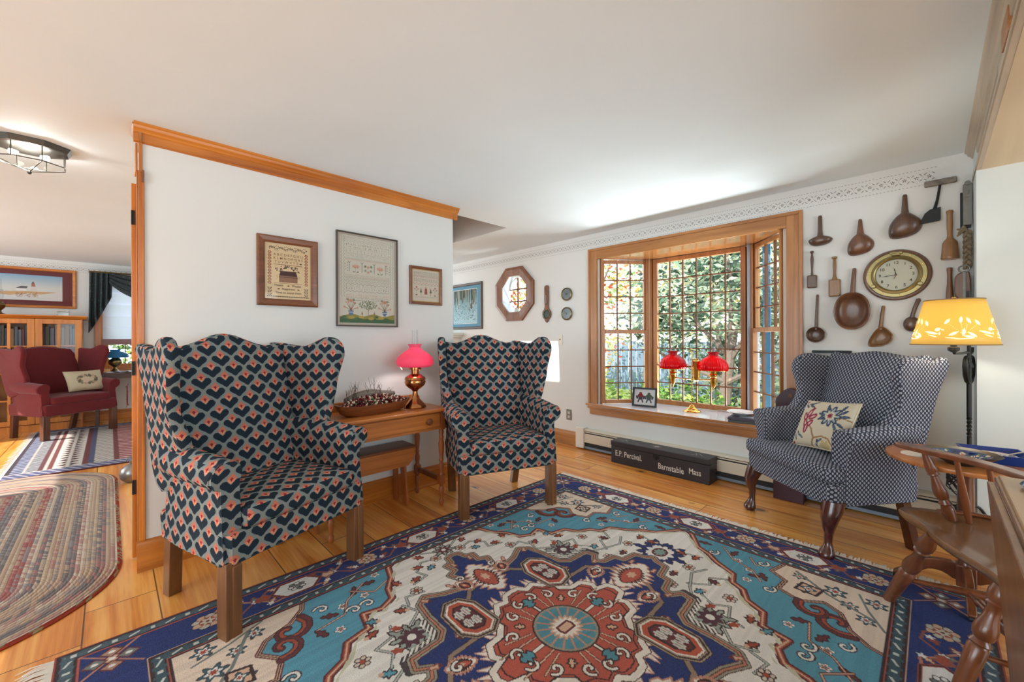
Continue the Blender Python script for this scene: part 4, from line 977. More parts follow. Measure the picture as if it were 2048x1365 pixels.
    # main border motifs: hexagons and rosettes joined by angular vines
    yc = IY + .152; xc = IX + .152; h = .070
    def hexa(x, y, hor):
        L, Wd = (.105, .058) if hor else (.058, .105)
        pts = [(x - L, y), (x - L * (.55 if hor else 1), y + Wd * (1 if hor else .55)), (x + L * (.55 if hor else 1), y + Wd * (1 if hor else .55)), (x + L, y), (x + L * (.55 if hor else 1), y - Wd * (1 if hor else .55)), (x - L * (.55 if hor else 1), y - Wd * (1 if hor else .55))]
        if not hor: pts = [(x, y - Wd), (x - L, y - Wd * .55), (x - L, y + Wd * .55), (x, y + Wd), (x + L, y + Wd * .55), (x + L, y - Wd * .55)]
        for s in (-1, 1):
            e = (x + s * L * 1.35, y) if hor else (x, y + s * Wd * 1.35); jag(c, e[0] - (s * .03 if hor else 0), e[1] - (0 if hor else s * .03), .06, .026, (0 if s > 0 else PI) if hor else s * PI / 2, TERRA if s > 0 else PEACH, rgb(150, 90, 74), 2)
        outlined(c, pts, CRM, [(.014, TERRA), (.006, BRN)])
        for k in range(7): a = k * 2 * PI / 7; c.ell(x + .026 * math.cos(a), y + .024 * math.sin(a), .014, .012, BRN); c.ell(x + .026 * math.cos(a), y + .024 * math.sin(a), .010, .008, GRY if k % 2 else CRM)
        c.ell(x, y, .012, .012, GRY)
    def ros(x, y):
        for k in range(8): a = k * PI / 4 + .39; c.ell(x + .036 * math.cos(a), y + .036 * math.sin(a), .020, .017, BRN); c.ell(x + .036 * math.cos(a), y + .036 * math.sin(a), .017, .014, PEACH if k % 2 else rgb(198, 192, 176))
        c.ell(x, y, .028, .028, TERRA); c.ell(x, y, .020, .020, rgb(206, 200, 180), 0, 6, .3); c.ell(x, y, .007, .007, MAR)
    LM = rgb(190, 130, 106)
    def vines(p0, p1, y, hor, flip=1):
        L = p1 - p0; P = lambda t, o: (p0 + L * t, y + flip * o) if hor else (y + flip * o, p0 + L * t)
        for off in (0, 1):
            pts = [P(t, o * (1 if off == 0 else -1)) for t, o in ((0, 0), (.12, .052), (.30, .060), (.42, .02), (.58, -.02), (.70, -.060), (.88, -.052), (1, 0))]
            c.line(pts, .010, LM if off == 0 else rgb(150, 82, 70))
        for t, o, a in ((.22, -.035, .6), (.36, .055, 2.2), (.5, 0, 1.57), (.64, -.05, -.8), (.80, .035, 2.6)):
            q = P(t, o); jag(c, q[0], q[1], .045, .014, a + (0 if hor else 1.57), [TERRA, PEACH, GRY, PEACH, TERRA][int(t * 5)], rgb(120, 64, 60), 3); c.ell(q[0], q[1], .012, .012, CRM, 0, 5, .3)
    for k, (a, b) in enumerate(((0.0, .34), (.34, .68), (.68, 1.02))): vines(a, b, yc, True, 1 if k % 2 else -1)
    for k, (a, b) in enumerate(((0.0, .28), (.28, .56), (.56, .84))): vines(a, b, xc, False, 1 if k % 2 else -1)
    for k, x in enumerate((0, .34, .68, 1.02)): (hexa(x, yc, True) if k % 2 == 0 else ros(x, yc)) 
    for k, y in enumerate((0, .28, .56, .84)): (hexa(xc, y, False) if k % 2 == 0 else ros(xc, y))
    # corner blossom
    c.line([(IX + .075, IY + .235), (IX + .235, IY + .075)], .009, LM); c.line([(IX + .07, IY + .07), (IX + .235, IY + .235)], .009, LM)
    for dx, dy, q in ((0, 0, PEACH), (-.045, 0, GRY), (.045, 0, GRY), (0, .045, rgb(180, 140, 120)), (0, -.045, rgb(180, 140, 120))):
        X, Y = xc + dx, yc + dy; outlined(c, [(X - .032, Y), (X, Y + .03), (X + .032, Y), (X, Y - .03)], q, [(.006, MAR)]); c.ell(X, Y, .010, .008, CRM)
    # --- slight colour striations of hand-dyed wool
    ab = np.repeat(np.random.RandomState(3).uniform(.90, 1.08, (c.ny // 4 + 2)), 4)[:c.ny]; c.C *= ab[:, None, None]
    return c
rngr = random.Random(11)
rug = thing('heriz_rug', 'large navy, teal, cream and salmon patterned oriental rug with a star medallion', 'rug', (1.305, 1.03, 0))
cv = draw_rug()
M_PILE = design_mat('wool_pile_rug', .96, .8, 300, .1, .20)
cv.mesh('pile', M_PILE, rug, lambda co: co + np.array([0, 0, .011]))
mb = MB(); mb.box(-1.45, 1.45, -1.205, 1.205, 0, .0105); mb.build('rug_backing', simple('rug_edge_wool', rgb(120, 50, 44), .95), rug, smooth=False)
def fringe(parent, x, y0, y1, L, col, n):
    mb = MB(); rg = random.Random(2)
    for k in range(n):
        y = y0 + (y1 - y0) * (k + rg.random() * .6) / n; l = L * rg.uniform(.75, 1.1); sg = 1 if L > 0 else -1; dy = rg.uniform(-.012, .012)
        w_ = .0042; mb.add([(x, y - w_, .006), (x, y + w_, .006), (x + l * .6, y + w_ * .8 + dy * .5, .010), (x + l * .6, y - w_ * .8 + dy * .5, .010), (x + l, y + w_ * .5 + dy, .002), (x + l, y - w_ * .5 + dy, .002)], [(0, 1, 2, 3), (3, 2, 4, 5)])
    sg = .035 * (1 if L > 0 else -1); mb.box(min(x, x + sg * .6), max(x, x + sg * .6), y0, y1, 0, .006)
    return mb.build('fringe', simple('cream_cotton_fringe', col, .95), parent, smooth=False, fix=False)
fringe(rug, 1.45, -1.2, 1.2, .075, rgb(228, 220, 206), 380); fringe(rug, -1.45, -1.2, 1.2, -.095, rgb(224, 218, 206), 330)

# ------------------------------------------------------------------ braided oval rug
def braid_mat(hl=.87, Rr=.62, step=.0185):
    m = Mat('braided_wool'); x, y, z = m.pos()
    ty = y.max(-hl).min(hl); dy = y - ty; r = (x * x + dy * dy).sqrt(); k = (r / step).floor(); fr = (r / step).fract()
    s = ty + dy.atan2(x.abs() + .001) * r * .6
    ph = (s / .020 + fr * 1.2 + k.hash() * 5); i = ph.floor(); f2 = ph.fract()
    h1 = ((k / 2).floor() * 1.7 + 2.3).hash(); h2 = (k * 3.1 + i * 1.37 + .7).hash(); seg = (s / .9 + k * .31).floor(); h3 = (k * 5.3 + seg * 2.1).hash()
    base = m.ramp(h1, [(0, rgb(180, 158, 136)), (.16, rgb(138, 124, 120)), (.30, rgb(160, 100, 98)), (.42, rgb(192, 176, 160)), (.56, rgb(122, 116, 116)), (.68, rgb(150, 58, 60)), (.76, rgb(178, 156, 136)), (.9, rgb(158, 128, 124))], True)
    alt = m.ramp(h3, [(0, rgb(186, 168, 148)), (.3, rgb(168, 124, 120)), (.55, rgb(144, 138, 138)), (.8, rgb(182, 156, 138))], True)
    c = m.mix(h2.gt(.5) * .75, base, alt); c = m.mix(r.gt(Rr - step * 1.05), c, m.mix(h2.gt(.6), rgb(150, 58, 44), rgb(150, 128, 96)))
    groove = (fr - .5).abs().gt(.43); c = m.mix(groove * .45, c, rgb(58, 48, 42)); c = m.mix((f2 - .5).abs().gt(.42) * .3, c, rgb(70, 60, 50))
    n = m.noise(scale=500, detail=2); c = m.mix(.25, c, m.mix(n, (0, 0, 0), (1, 1, 1)), 'OVERLAY')
    m.set(c, .95, spec=.1); m.bump((1 - (fr - .5).abs() * 2) * (1 - (f2 - .5).abs()), .8, .006); return m.m
br = MB(); prof = [(.0, .012), (.60, .012), (.612, .010), (.62, .005), (.618, 0)]
def oval(r_, z): return [(r_ * math.cos(a), r_ * math.sin(a) + (.87 if a < PI else -.87), z) for a in [2 * PI * (j + .5) / 96 for j in range(96)]]
br.rings([oval(r_ + 1e-4, z) for r_, z in prof]); o = br.build('braided_rug', braid_mat(), sharp=60); o.location = (-.574, 3.87, 0)
tag(o, 'oval braided rug in tan, brown and red, on the floor at the left', 'rug')

# ------------------------------------------------------------------ far room rug
rug2 = thing('banded_rug', 'navy, cream and rust banded rug under the maroon chair in the far room', 'rug', (.30, 6.62, 0))
def draw_band():
    c = Canvas(1.9, 2.55, .008, rgb(70, 74, 110)); X = c.X + .95; Y = c.Y
    def b(x0, x1, q): c.paint((X >= x0) & (X < x1), q)
    b(0, .03, rgb(60, 44, 52)); b(.03, .10, rgb(86, 92, 122)); b(.10, .12, rgb(188, 178, 170)); b(.12, .19, rgb(92, 96, 110)); b(.19, .22, rgb(96, 48, 50)); b(.22, .245, rgb(192, 180, 172)); b(.245, .28, rgb(112, 52, 50)); b(.28, .46, rgb(206, 196, 186)); b(.46, .50, rgb(104, 48, 50)); b(.50, .54, rgb(72, 76, 104)); b(.54, .68, rgb(196, 186, 176)); b(.68, .72, rgb(110, 50, 50)); b(.72, 1.3, rgb(150, 62, 60)); b(.9, 1.25, rgb(54, 96, 140))
    zz = np.abs(((Y / .11) % 1) - .5)
    c.paint((X > .28) & (X < .46) & (np.abs(X - .37) < .075 * (zz * 2)) & (np.abs(X - .37) > .075 * zz * 2 - .05), rgb(70, 34, 40)); c.paint((X > .28) & (X < .46) & (np.abs(X - .37) < .012), rgb(206, 196, 186))
    z2 = ((Y / .05) % 1); c.paint((X > .54) & (X < .68) & (np.abs(z2 - .5 - (X - .61) * 2) < .14), rgb(80, 70, 84)); c.paint((X > .12) & (X < .19) & (np.abs(z2 - .5) < .18), rgb(188, 182, 176)); c.paint((X > .03) & (X < .10) & (np.abs(((Y / .07) % 1) - .5) < .12), rgb(188, 186, 196))
    z3 = ((Y / .09 + X * 6) % 1); c.paint((X > .72) & (z3 < .3), rgb(196, 180, 176)); c.paint((X > .9) & (z3 > .7), rgb(150, 62, 60))
    e = np.minimum(Y + 1.275, 1.275 - Y); c.paint((e < .19), rgb(78, 82, 118)); c.paint((e < .19) & (e > .02) & (((X * 16 + Y * 9) % 1) < .3), rgb(176, 172, 184)); c.paint((e < .022), rgb(86, 40, 50)); c.paint((e > .17) & (e < .19), rgb(188, 178, 170))
    return c
c2_ = draw_band(); c2_.mesh('pile', M_PILE, rug2, lambda co: co + np.array([0, 0, .010]))
mb = MB(); mb.box(-.95, .95, -1.275, 1.275, 0, .0095); mb.build('rug_backing', simple('rug_edge_dark', rgb(76, 36, 44), .95), rug2, smooth=False)
fringe(rug2, -.95, -1.27, 1.27, -.07, rgb(210, 206, 208), 160)

# ------------------------------------------------------------------ baseboard heater and trunk
ht = thing('baseboard_heater', 'long cream metal baseboard heater running along the wall under the bay window', 'heater', (XB, 0, 0))
HP = [(-.002, .215), (-.045, .208), (-.062, .196), (-.062, .186), (-.050, .190), (-.048, .178), (-.066, .172), (-.068, .075), (-.060, .068), (-.060, .060), (-.03, .055), (-.002, .055)]
mb = MB(); mb.prism([(-.002, .215), (-.046, .209), (-.058, .199), (-.058, .194), (-.046, .20), (-.002, .204)], -.10, 2.60, lambda p, t: (p[0], t, p[1])); mb.prism([(-.060, .168), (-.064, .164), (-.064, .078), (-.060, .074), (-.056, .078), (-.056, .164)], -.10, 2.60, lambda p, t: (p[0], t, p[1])); mb.build('cover_panel', M_CREAM, ht, smooth=False)
mb = MB(); mb.box(-.052, -.002, -.10, 2.60, .035, .203); mb.build('heating_element', simple('dark_heater_core', rgb(44, 44, 46), .6, .3), ht, smooth=False)
mb = MB(); mb.box(-.056, -.05, -.10, 2.60, .178, .188); mb.build('damper_strip', M_CREAM, ht, smooth=False)
mb = MB(); mb.box(-.06, -.002, -.10, 2.6, .012, .034); mb.build('lower_strip', simple('grey_blue_kick_strip', rgb(120, 134, 150), .4, .4), ht, smooth=False)
mb = MB(); mb.box(-.074, -.002, 2.555, 2.66, .01, .225); mb.build('end_cap', M_WHITEP, ht, bevel=.006)

tk = thing('storage_chest', 'long black painted wooden chest with white lettering, in front of the baseboard heater', 'trunk', (3.465, 1.675, 0))
dx0, dx1, hy, th = -.085, .075, .445, .205
MT = simple('worn_black_trunk_paint', rgb(44, 44, 50), .42, 0, .3, 8)
mb = MB(); mb.box(dx0, dx1, -hy, hy, 0, th - .05); mb.build('trunk_body', MT, tk, bevel=.004)
mb = MB(); mb.box(dx0 - .004, dx1 + .002, -hy - .004, hy + .004, th - .048, th); ld = mb.build('lid', MT, tk, bevel=.006)
mb = MB(); mb.box(dx0 - .0052, dx0 - .001, -.030, .026, th - .082, th - .045).box(dx0 - .008, dx0 - .004, -.012, .010, th - .095, th - .06); mb.build('lock_plate', M_IRON, tk, bevel=.001)
mb = MB(); mb.tube([(0 + .03 * math.cos(a), -hy - .004 - .02 * abs(math.sin(a)), th - .10 - .01 * abs(math.sin(a))) for a in [PI * i / 8 for i in range(9)]], .004, 6); mb.build('handle', M_IRON, tk)
MWL = simple('white_trunk_lettering', rgb(206, 204, 198), .6)
def serif(txt, size, y_left, z, name='lettering'):
    vs, fs, wd = text_mesh(txt, size, lambda x, y: (dx0 - .0015, y_left - x, z + y), bold=.012, xscale=.74); mb = MB(); mb.add(vs, fs)
    return mb, wd
for args in (('E.P. Percival.', .072, hy - .045, .072), ('Barnstable', .072, -.018, .042), ('Mass', .068, -.282, .058)):
    l1, _ = serif(*args); q = l1.build('lettering', MWL, tk, smooth=False, fix=False)
mb = MB()
for k in range(16):
    a = k * PI / 8; L = .055 if k % 4 == 0 else (.04 if k % 2 == 0 else .028); w_ = .0035
    mb.add([(-.005 + w_ * math.sin(a), .03 - w_ * math.cos(a), th + .0008), (-.005 - w_ * math.sin(a), .03 + w_ * math.cos(a), th + .0008), (-.005 + L * math.cos(a), .03 + L * 1.2 * math.sin(a), th + .0008)], [(0, 1, 2)])
mb.build('compass_star', MWL, ld, smooth=False, fix=False)
for (y, s) in ((.30, 1), (-.28, -1)):
    mb = MB()
    for (a, b) in (((-.04, 0), (.02, .05)), ((.02, .05), (-.03, .09)), ((-.05, .05), (.03, .02))): 
        p, q = Vector((a[0], y + s * a[1], th + .0008)), Vector((b[0], y + s * b[1], th + .0008)); n_ = (q - p).cross(Vector((0, 0, 1))).normalized() * .0015; mb.add([p + n_, p - n_, q - n_, q + n_], [(0, 1, 2, 3)])
    mb.build('scratched_line', MWL, ld, smooth=False, fix=False)
# ------------------------------------------------------------------ wooden kitchen tools on the wall
GT = 'old wooden kitchen tools hung on the wall'
def ell_out(cy, cz, ry, rz, n=28, pw=1.0, skew=0, flat=0):
    o = []
    for j in range(n):
        a = 2 * PI * j / n; y = ry * math.copysign(abs(math.cos(a)) ** pw, math.cos(a)); z = rz * math.copysign(abs(math.sin(a)) ** pw, math.sin(a))
        if z < 0: z *= (1 - flat)
        o.append((cy + y + skew * z, cz + z))
    return o
def convex(mb, out, depth, off=.004):
    cy, cz = sum(p[0] for p in out) / len(out), sum(p[1] for p in out) / len(out)
    mb.rings([[(-(off + depth * d), cy + (y - cy) * k, cz + (z - cz) * k) for y, z in out] for k, d in ((.9, 0), (1, .08), (.985, .25), (.93, .48), (.82, .70), (.62, .88), (.35, .98), (.05, 1))])
def concave(mb, out, depth, off=.004, wall=.08):
    cy, cz = sum(p[0] for p in out) / len(out), sum(p[1] for p in out) / len(out)
    mb.rings([[(-(off + depth * d), cy + (y - cy) * k, cz + (z - cz) * k) for y, z in out] for k, d in ((.3, -.05), (.62, -.02), (.88, .3), (1, .9), (1.0, 1), (1 - wall, .96), (.84 - wall * .4, .42), (.62, .16), (.3, .08), (.03, .07))])
SHAPES = {'moon': [(0, .95), (.28, .80), (.72, .42), (1.0, .02), (.97, -.42), (.62, -.80), (-.10, -1.0), (-.80, -.95), (-1.0, -.55), (-.92, .05), (-.60, .55), (-.25, .85)],
          'crescent': [(0, .9), (.25, .55), (.75, .25), (1.0, -.15), (.80, -.65), (.35, -.95), (-.35, -1.0), (-.80, -.70), (-1.0, -.10), (-.75, .25), (-.25, .55)],
          'tear': [(.12, 1.0), (.55, .75), (1.0, .15), (.85, -.45), (.30, -.85), (-.45, -1.0), (-.98, -.88), (-.95, -.35), (-.65, .25), (-.30, .75)]}
def tool(name, label, y, z, build, loc_x=0):
    t = thing(name, label, 'kitchen tool' if 'clock' not in name else 'clock', (XB - loc_x, y, z), group=None); build(t); return t
def scoop(name, label, ht, bowl, depth, mat, conc=False, hr=(.010, .016), neck=.5, rim=None, handle_depth=.02):
    y0, z0 = bowl[0], bowl[1]; t = thing(name, label, 'scoop', (XB, y0, z0))
    out = [(p[0] - y0, p[1] - z0) for p in ell_out(*bowl)] if len(bowl) > 5 or not isinstance(bowl[4] if len(bowl) > 4 else 0, str) else [(-x * bowl[2], z * bowl[3]) for x, z in smoothpoly(SHAPES[bowl[4]], 4)]
    mb = MB(); (concave if conc else convex)(mb, out, depth); mb.build('scoop_bowl', mat, t, sharp=60)
    zt = max(p[1] for p in out); hy_, hz = ht[0] - y0, ht[1] - z0; d = handle_depth
    mb = MB(); yb = 0
    mb.tube([(-d * .9, yb, zt - .02), (-d, yb + (hy_ - yb) * .15, zt + .012), (-d, yb + (hy_ - yb) * .5, (zt + hz) / 2), (-d, hy_, hz - .008), (-d, hy_, hz)], [hr[1] * 1.25, hr[1], (hr[0] + hr[1]) / 2, hr[0], hr[0] * .7], 10, flat=.75); mb.build('handle', mat, t)
    return t
scoop('wooden_scoop', 'small dark scoop with a crescent bowl, upper left of the tools, beside the window', (.552, 2.031), (.552, 1.866, .070, .046, 'crescent'), .045, M_TREEN, hr=(.012, .014))
scoop('wooden_scoop', 'mottled brown scoop hung directly above the big round ladle, left of the clock', (.334, 1.96), (.334, 1.800, .069, .078, 'moon'), .05, M_TREEN3)
scoop('wooden_scoop', 'largest glossy dark scoop, hung directly above the brass clock', (.117, 2.071), (.117, 1.885, .078, .086, 'moon'), .06, M_TREEN, hr=(.011, .016))
scoop('wooden_scoop', 'big round reddish bowl-shaped ladle below and left of the clock', (.365, 1.635), (.376, 1.345, .096, .126, 32, .92, 0, 0), .060, M_TREEN3, True, hr=(.011, .014))
scoop('wooden_ladle', 'long-handled dark ladle with small round bowl, lowest at the left above the chair', (.568, 1.473), (.578, 1.187, .056, .056, 28, 1, 0, 0), .035, M_TREEN, True, hr=(.008, .010))
scoop('wooden_scoop', 'tan scoop with hooked handle end, directly above the dark blue chair', (.220, 1.373), (.234, 1.170, .061, .067, 'tear'), .035, M_TREEN2, True, hr=(.009, .011))
scoop('wooden_ladle', 'dark ladle half hidden behind the yellow lampshade', (.057, 1.408), (.088, 1.250, .040, .048, 24, 1, 0, 0), .035, M_TREEN, False, hr=(.012, .010))
def lathe_tool(name, label, y, ztop, prof, mat, cat='masher', flat=None, off=.035, head=None):
    t = thing(name, label, cat, (XB, y, ztop))
    mb = MB(); mb.lathe([(r_, -z) for r_, z in prof], (-off, 0, 0), 18); mb.build('masher_body' if head is None else 'handle', mat, t)
    if head: mb = MB(); mb.box(-off - head[2], -off + head[2], -head[0], head[0], -head[3], -head[1]); mb.build('blade', mat, t, bevel=.008, seg=3)
    return t
lathe_tool('potato_masher', 'large tan wooden masher with flared head, right of the clock', -.077, 1.926, [(.004, 0), (.013, .004), (.016, .01), (.013, .03), (.014, .09), (.012, .15), (.014, .17), (.026, .185), (.033, .20), (.036, .25), (.038, .275), (.040, .288), (.036, .295), (.004, .296)], M_TREEN2, off=.042)
lathe_tool('butter_paddle', 'slim dark wooden masher, hung beside the window frame', .599, 1.789, [(.003, 0), (.011, .003), (.012, .01), (.006, .02), (.006, .03), (.010, .06), (.008, .10), (.006, .14), (.008, .175)], M_TREEN, head=(.029, .175, .012, .267), off=.022)
lathe_tool('butter_paddle', 'tan wooden masher with square head, right of the slim dark one', .471, 1.731, [(.003, 0), (.015, .003), (.016, .014), (.008, .022), (.010, .035), (.011, .07), (.009, .11), (.010, .14), (.018, .165)], M_TREEN2, head=(.033, .160, .014, .28), off=.022)
lathe_tool('wooden_pestle', 'dark brown wooden pestle above the lampshade', -.076, 1.585, [(.004, 0), (.012, .003), (.013, .01), (.011, .05), (.012, .10), (.016, .15), (.018, .22), (.017, .29), (.006, .295)], M_TREEN3, 'pestle', off=.03)
lathe_tool('hammer_handle', 'short orange-brown wooden handle hung by the wall corner above the lampshade', -.148, 1.508, [(.004, 0), (.012, .003), (.013, .01), (.011, .06), (.010, .14), (.011, .22), (.004, .225)], M_TREEN2, 'handle', off=.028)
# food chopper
t = thing('food_chopper', 'iron food chopper with a grey wooden crossbar, above and right of the clock', 'chopper', (XB, -.03, 2.0))
mb = MB(); mb.box(-.045, -.018, -.077, .060, .088, .122); mb.build('crossbar', M_GREYWD, t, bevel=.006)
mb = MB(); mb.tube([(-.03, -.008, .09), (-.03, .004, 0), (-.03, .016, -.055)], [.006, .007, .009], 8); mb.build('shaft', M_IRON, t)
mb = MB(); mb.prism([(-.010, -.045), (.035, -.052), (.058, -.072), (.072, -.105), (.074, -.135), (-.006, -.128), (-.010, -.12)], -.034, -.030, lambda p, q: (q, p[0], p[1])); mb.build('blade', M_IRON, t)
# brass porthole clock
ck = thing('wall_clock', 'round brass porthole clock on a dark wooden ring among the wooden tools', 'clock', (XB, .158, 1.567))
yl_ = lambda p: Vector(p)
mb = MB(); mb.lathe([(.10, -.001), (.163, -.001), (.163, -.012), (.155, -.024), (.143, -.026), (.10, -.026)], n=64, axis='x'); mb.build('wood_ring', M_TREEN3, ck, sharp=30)
mb = MB(); mb.lathe([(.100, -.026), (.145, -.026), (.145, -.032), (.141, -.035), (.122, -.035), (.120, -.040), (.108, -.043), (.101, -.040), (.099, -.034), (.098, -.028)], n=64, axis='x', cap=False); mb.build('brass_bezel', M_BRASSD, ck, sharp=30)
mb = MB(); mb.lathe([(.099, -.027), (.0005, -.0271)], n=48, axis='x', cap=False); mb.build('dial', simple('pale_gold_dial', rgb(180, 180, 160), .35), ck, smooth=False)
MINK = simple('clock_ink', rgb(58, 54, 44), .6)
for h_ in range(1, 13):
    a = PI / 2 - h_ * PI / 6; s = .026; vs, fs, wd = text_mesh(str(h_), s, lambda x, y: (x, y, 0), bold=.01)
    cx_ = .078 * math.cos(a); cz_ = .078 * math.sin(a)
    mb = MB(); mb.add([(-.0285, -(cx_ + v[0] - wd / 2), cz_ + v[1] - s * .35) for v in vs], fs); mb.build('numeral', MINK, ck, smooth=False, fix=False)
def hand(L, w_, ang, mat, name, back=0, x=-.030):
    dy, dz = -math.cos(ang), math.sin(ang); py, pz = -dz, dy
    mb = MB(); mb.prism([(-back, .6 * w_), (0, w_), (L * .5, w_ * .5), (L * .62, w_ * 1.1), (L * .75, w_ * .45), (L, .0004), (L * .75, -w_ * .45), (L * .62, -w_ * 1.1), (L * .5, -w_ * .5), (0, -w_), (-back, -.6 * w_)], x, x - .0008, lambda p, q: (q, dy * p[0] + py * p[1], dz * p[0] + pz * p[1])); mb.build(name, mat, ck, smooth=False)
hand(.050, .0030, R(103), MINK, 'hour_hand'); hand(.074, .0026, R(187), MINK, 'minute_hand', x=-.0315); hand(.078, .0007, R(68), simple('second_hand_metal', rgb(190, 186, 170), .4), 'second_hand', x=-.033); hand(.034, .002, R(248), simple('second_hand_red', rgb(110, 50, 46), .5), 'second_hand_tail', x=-.033)
mb = MB(); mb.lathe([(.004, -.027), (.004, -.035), (.001, -.036)], n=12, axis='x'); mb.build('hub', simple('hub_red', rgb(96, 44, 42), .5), ck)
for a in (R(-148), R(-32)):
    cy_, cz_ = -.128 * math.cos(a), .128 * math.sin(a); mb = MB(); mb.box(-.056, -.034, cy_ - .011, cy_ + .011, cz_ - .008, cz_ + .008); mb.turned((-.05, cy_, cz_ - .013), (-.05, cy_, cz_ + .013), [(0, .006), (1, .006)], 10); mb.build('dog_bolt', M_BRASSD, ck, bevel=.002)
mb = MB(); mb.box(-.050, -.034, -.020, .020, .120, .136).box(-.045, -.034, -.030, .030, .128, .146); mb.build('hinge', M_BRASSD, ck, bevel=.003)
for k in range(10):
    a = k * PI / 5 + .2; mb = MB(); mb.lathe([(.0035, -.035), (.0030, -.037), (.0005, -.0375)], (0, .133 * math.cos(a), .133 * math.sin(a)), 8, axis='x'); mb.build('rivet', M_BRASS, ck)
# iron and rope things in the corner
t = thing('plane_iron', 'grey steel blade plate with a slot and bolt, hung in the corner near the ceiling', 'tool', (XB, -.150, 1.95))
mb = MB(); mb.box(-.030, -.022, -.018, .020, -.125, .115); mb.build('plate', M_STEEL, t, bevel=.002); mb = MB(); mb.box(-.021, -.006, -.012, .030, -.14, .07); mb.build('back_plate', M_IRON, t)
mb = MB(); mb.turned((-.045, .001, .118), (-.022, .001, .118), [(0, .013), (1, .013)], 14); mb.build('tube_end', M_STEEL, t); mb = MB(); mb.turned((-.036, .001, .045), (-.03, .001, .045), [(0, .009), (1, .009)], 10); mb.tube([(-.033, .001, .045), (-.034, -.004, .075)], .0025, 6); mb.build('bolt', M_STEEL, t)
t = thing('rope_fender', 'braided grey-brown hemp rope with a frayed knot, hung in the corner above the lamp', 'rope', (XB, -.150, 1.70))
for s in range(3):
    mb = MB(); pts = []
    for k in range(25): z = .09 - .22 * k / 24; a = k * .62 + s * 2 * PI / 3; pts.append((-.032 + .012 * math.sin(2 * a), .002 + .012 * math.cos(a), z))
    mb.tube(pts, .0085, 8); mb.build('strand', M_ROPE, t)
rng = random.Random(4)
for k in range(9):
    a = rng.uniform(-.6, 1.2); mb = MB(); y = .0 + .03 * math.cos(a + 1.2); mb.tube([(-.034, .0, .085), (-.036 - rng.random() * .02, .018, .10 + rng.uniform(-.01, .018)), (-.03 - rng.random() * .03, .038 + rng.uniform(-.01, .01), .09 + rng.uniform(-.03, .02))], [.008, .009, .004], 6); mb.build('frayed_end', M_ROPE, t)
t = thing('pulley_block', 'old wooden and iron pulley block hung below the rope in the corner', 'pulley', (XB, -.135, 1.46))
mb = MB(); mb.prism(smoothpoly([(-.020, .085), (.030, .075), (.040, .03), (.036, -.05), (.010, -.075), (-.022, -.07)], 3), -.060, -.022, lambda p, q: (q, p[0], p[1])); mb.build('shell', M_TREEN3, t, bevel=.006)
mb = MB(); mb.box(-.066, -.060, -.006, .010, -.08, .09); mb.build('strap', M_STEEL, t, bevel=.002); mb = MB(); mb.tube([(-.064 , .002 + .022 * math.cos(a), .105 + .02 * math.sin(a)) for a in [2 * PI * k / 14 for k in range(14)]], .004, 6, closed=True); mb.build('ring', M_STEEL, t)
t = thing('iron_hook_bar', 'black iron bar with a curved hook, on the wall behind the dark blue chair', 'hook', (XB, .5, 1.05))
mb = MB(); mb.box(-.03, -.012, -.12, .10, .008, .026); mb.build('bar', M_IRON, t, bevel=.003); mb = MB(); mb.tube([(-.02, .09, -.13), (-.02, .125, -.07), (-.02, .148, -.035), (-.02, .155, -.02)], [.014, .012, .007, .002], 8); mb.build('hook', M_IRON, t)
# plum box behind the chair
t = thing('candle_box', 'tall plum-painted wooden wall box with a rounded pierced top, on the floor behind the chair', 'box', (3.50, .72, 0))
mb = MB(); top = smoothpoly([(-.092, .60), (-.092, .70), (-.075, .74), (-.045, .775), (0, .80), (.045, .775), (.075, .74), (.092, .70), (.092, .60)], 3, False)
mb.prism([(-.092, .0)] + top + [(.092, 0)], .030, .044, lambda p, q: (q, p[0], p[1])); mb.build('back_board', M_PLUM, t, bevel=.002)
mb = MB(); mb.box(-.045, .029, -.092, .092, 0, .50); mb.build('box_body', M_PLUM, t, bevel=.003)
mb = MB(); mb.lathe([(.0135, .0295), (.0135, .026), (.010, .0262), (.010, .031)], (0, 0, .745), 20, axis='x'); mb.build('hang_hole', simple('worn_hole_edge', rgb(120, 84, 60), .7), t)

# ------------------------------------------------------------------ other wall pieces
t = thing('banjo_barometer', 'small wooden banjo-shaped barometer right of the octagonal window', 'barometer', (XB, 3.112, 1.56))
out = [(0, .222), (.020, .215), (.026, .195), (.026, .05), (.022, -.02), (.030, -.055), (.050, -.085), (.052, -.12), (.045, -.15), (.024, -.175), (.020, -.19), (.012, -.20), (0, -.212)]
out = [(y * 1.25, z) for y, z in out]; out = out + [(-y, z) for y, z in out[-2:0:-1]]
mb = MB(); mb.prism(out, -.001, -.016, lambda p, q: (q, p[0], p[1])); mb.build('case', M_WALN, t, bevel=.003)
mb = MB(); mb.lathe([(.0005, -.0165), (.038, -.0165), (.040, -.024), (.050, -.022), (.053, -.016)], (0, 0, -.115), 28, axis='x', cap=False); mb.build('dial', simple('green_grey_dial', rgb(70, 80, 70), .3, .3), t)
mb = MB(); mb.box(-.020, -.016, -.008, .008, -.0, .12); mb.build('thermometer', simple('dark_thermometer_scale', rgb(60, 48, 40), .3), t); mb = MB(); mb.box(-.022, -.020, -.002, .002, .01, .11); mb.build('glass_tube', M_WHITEP, t)
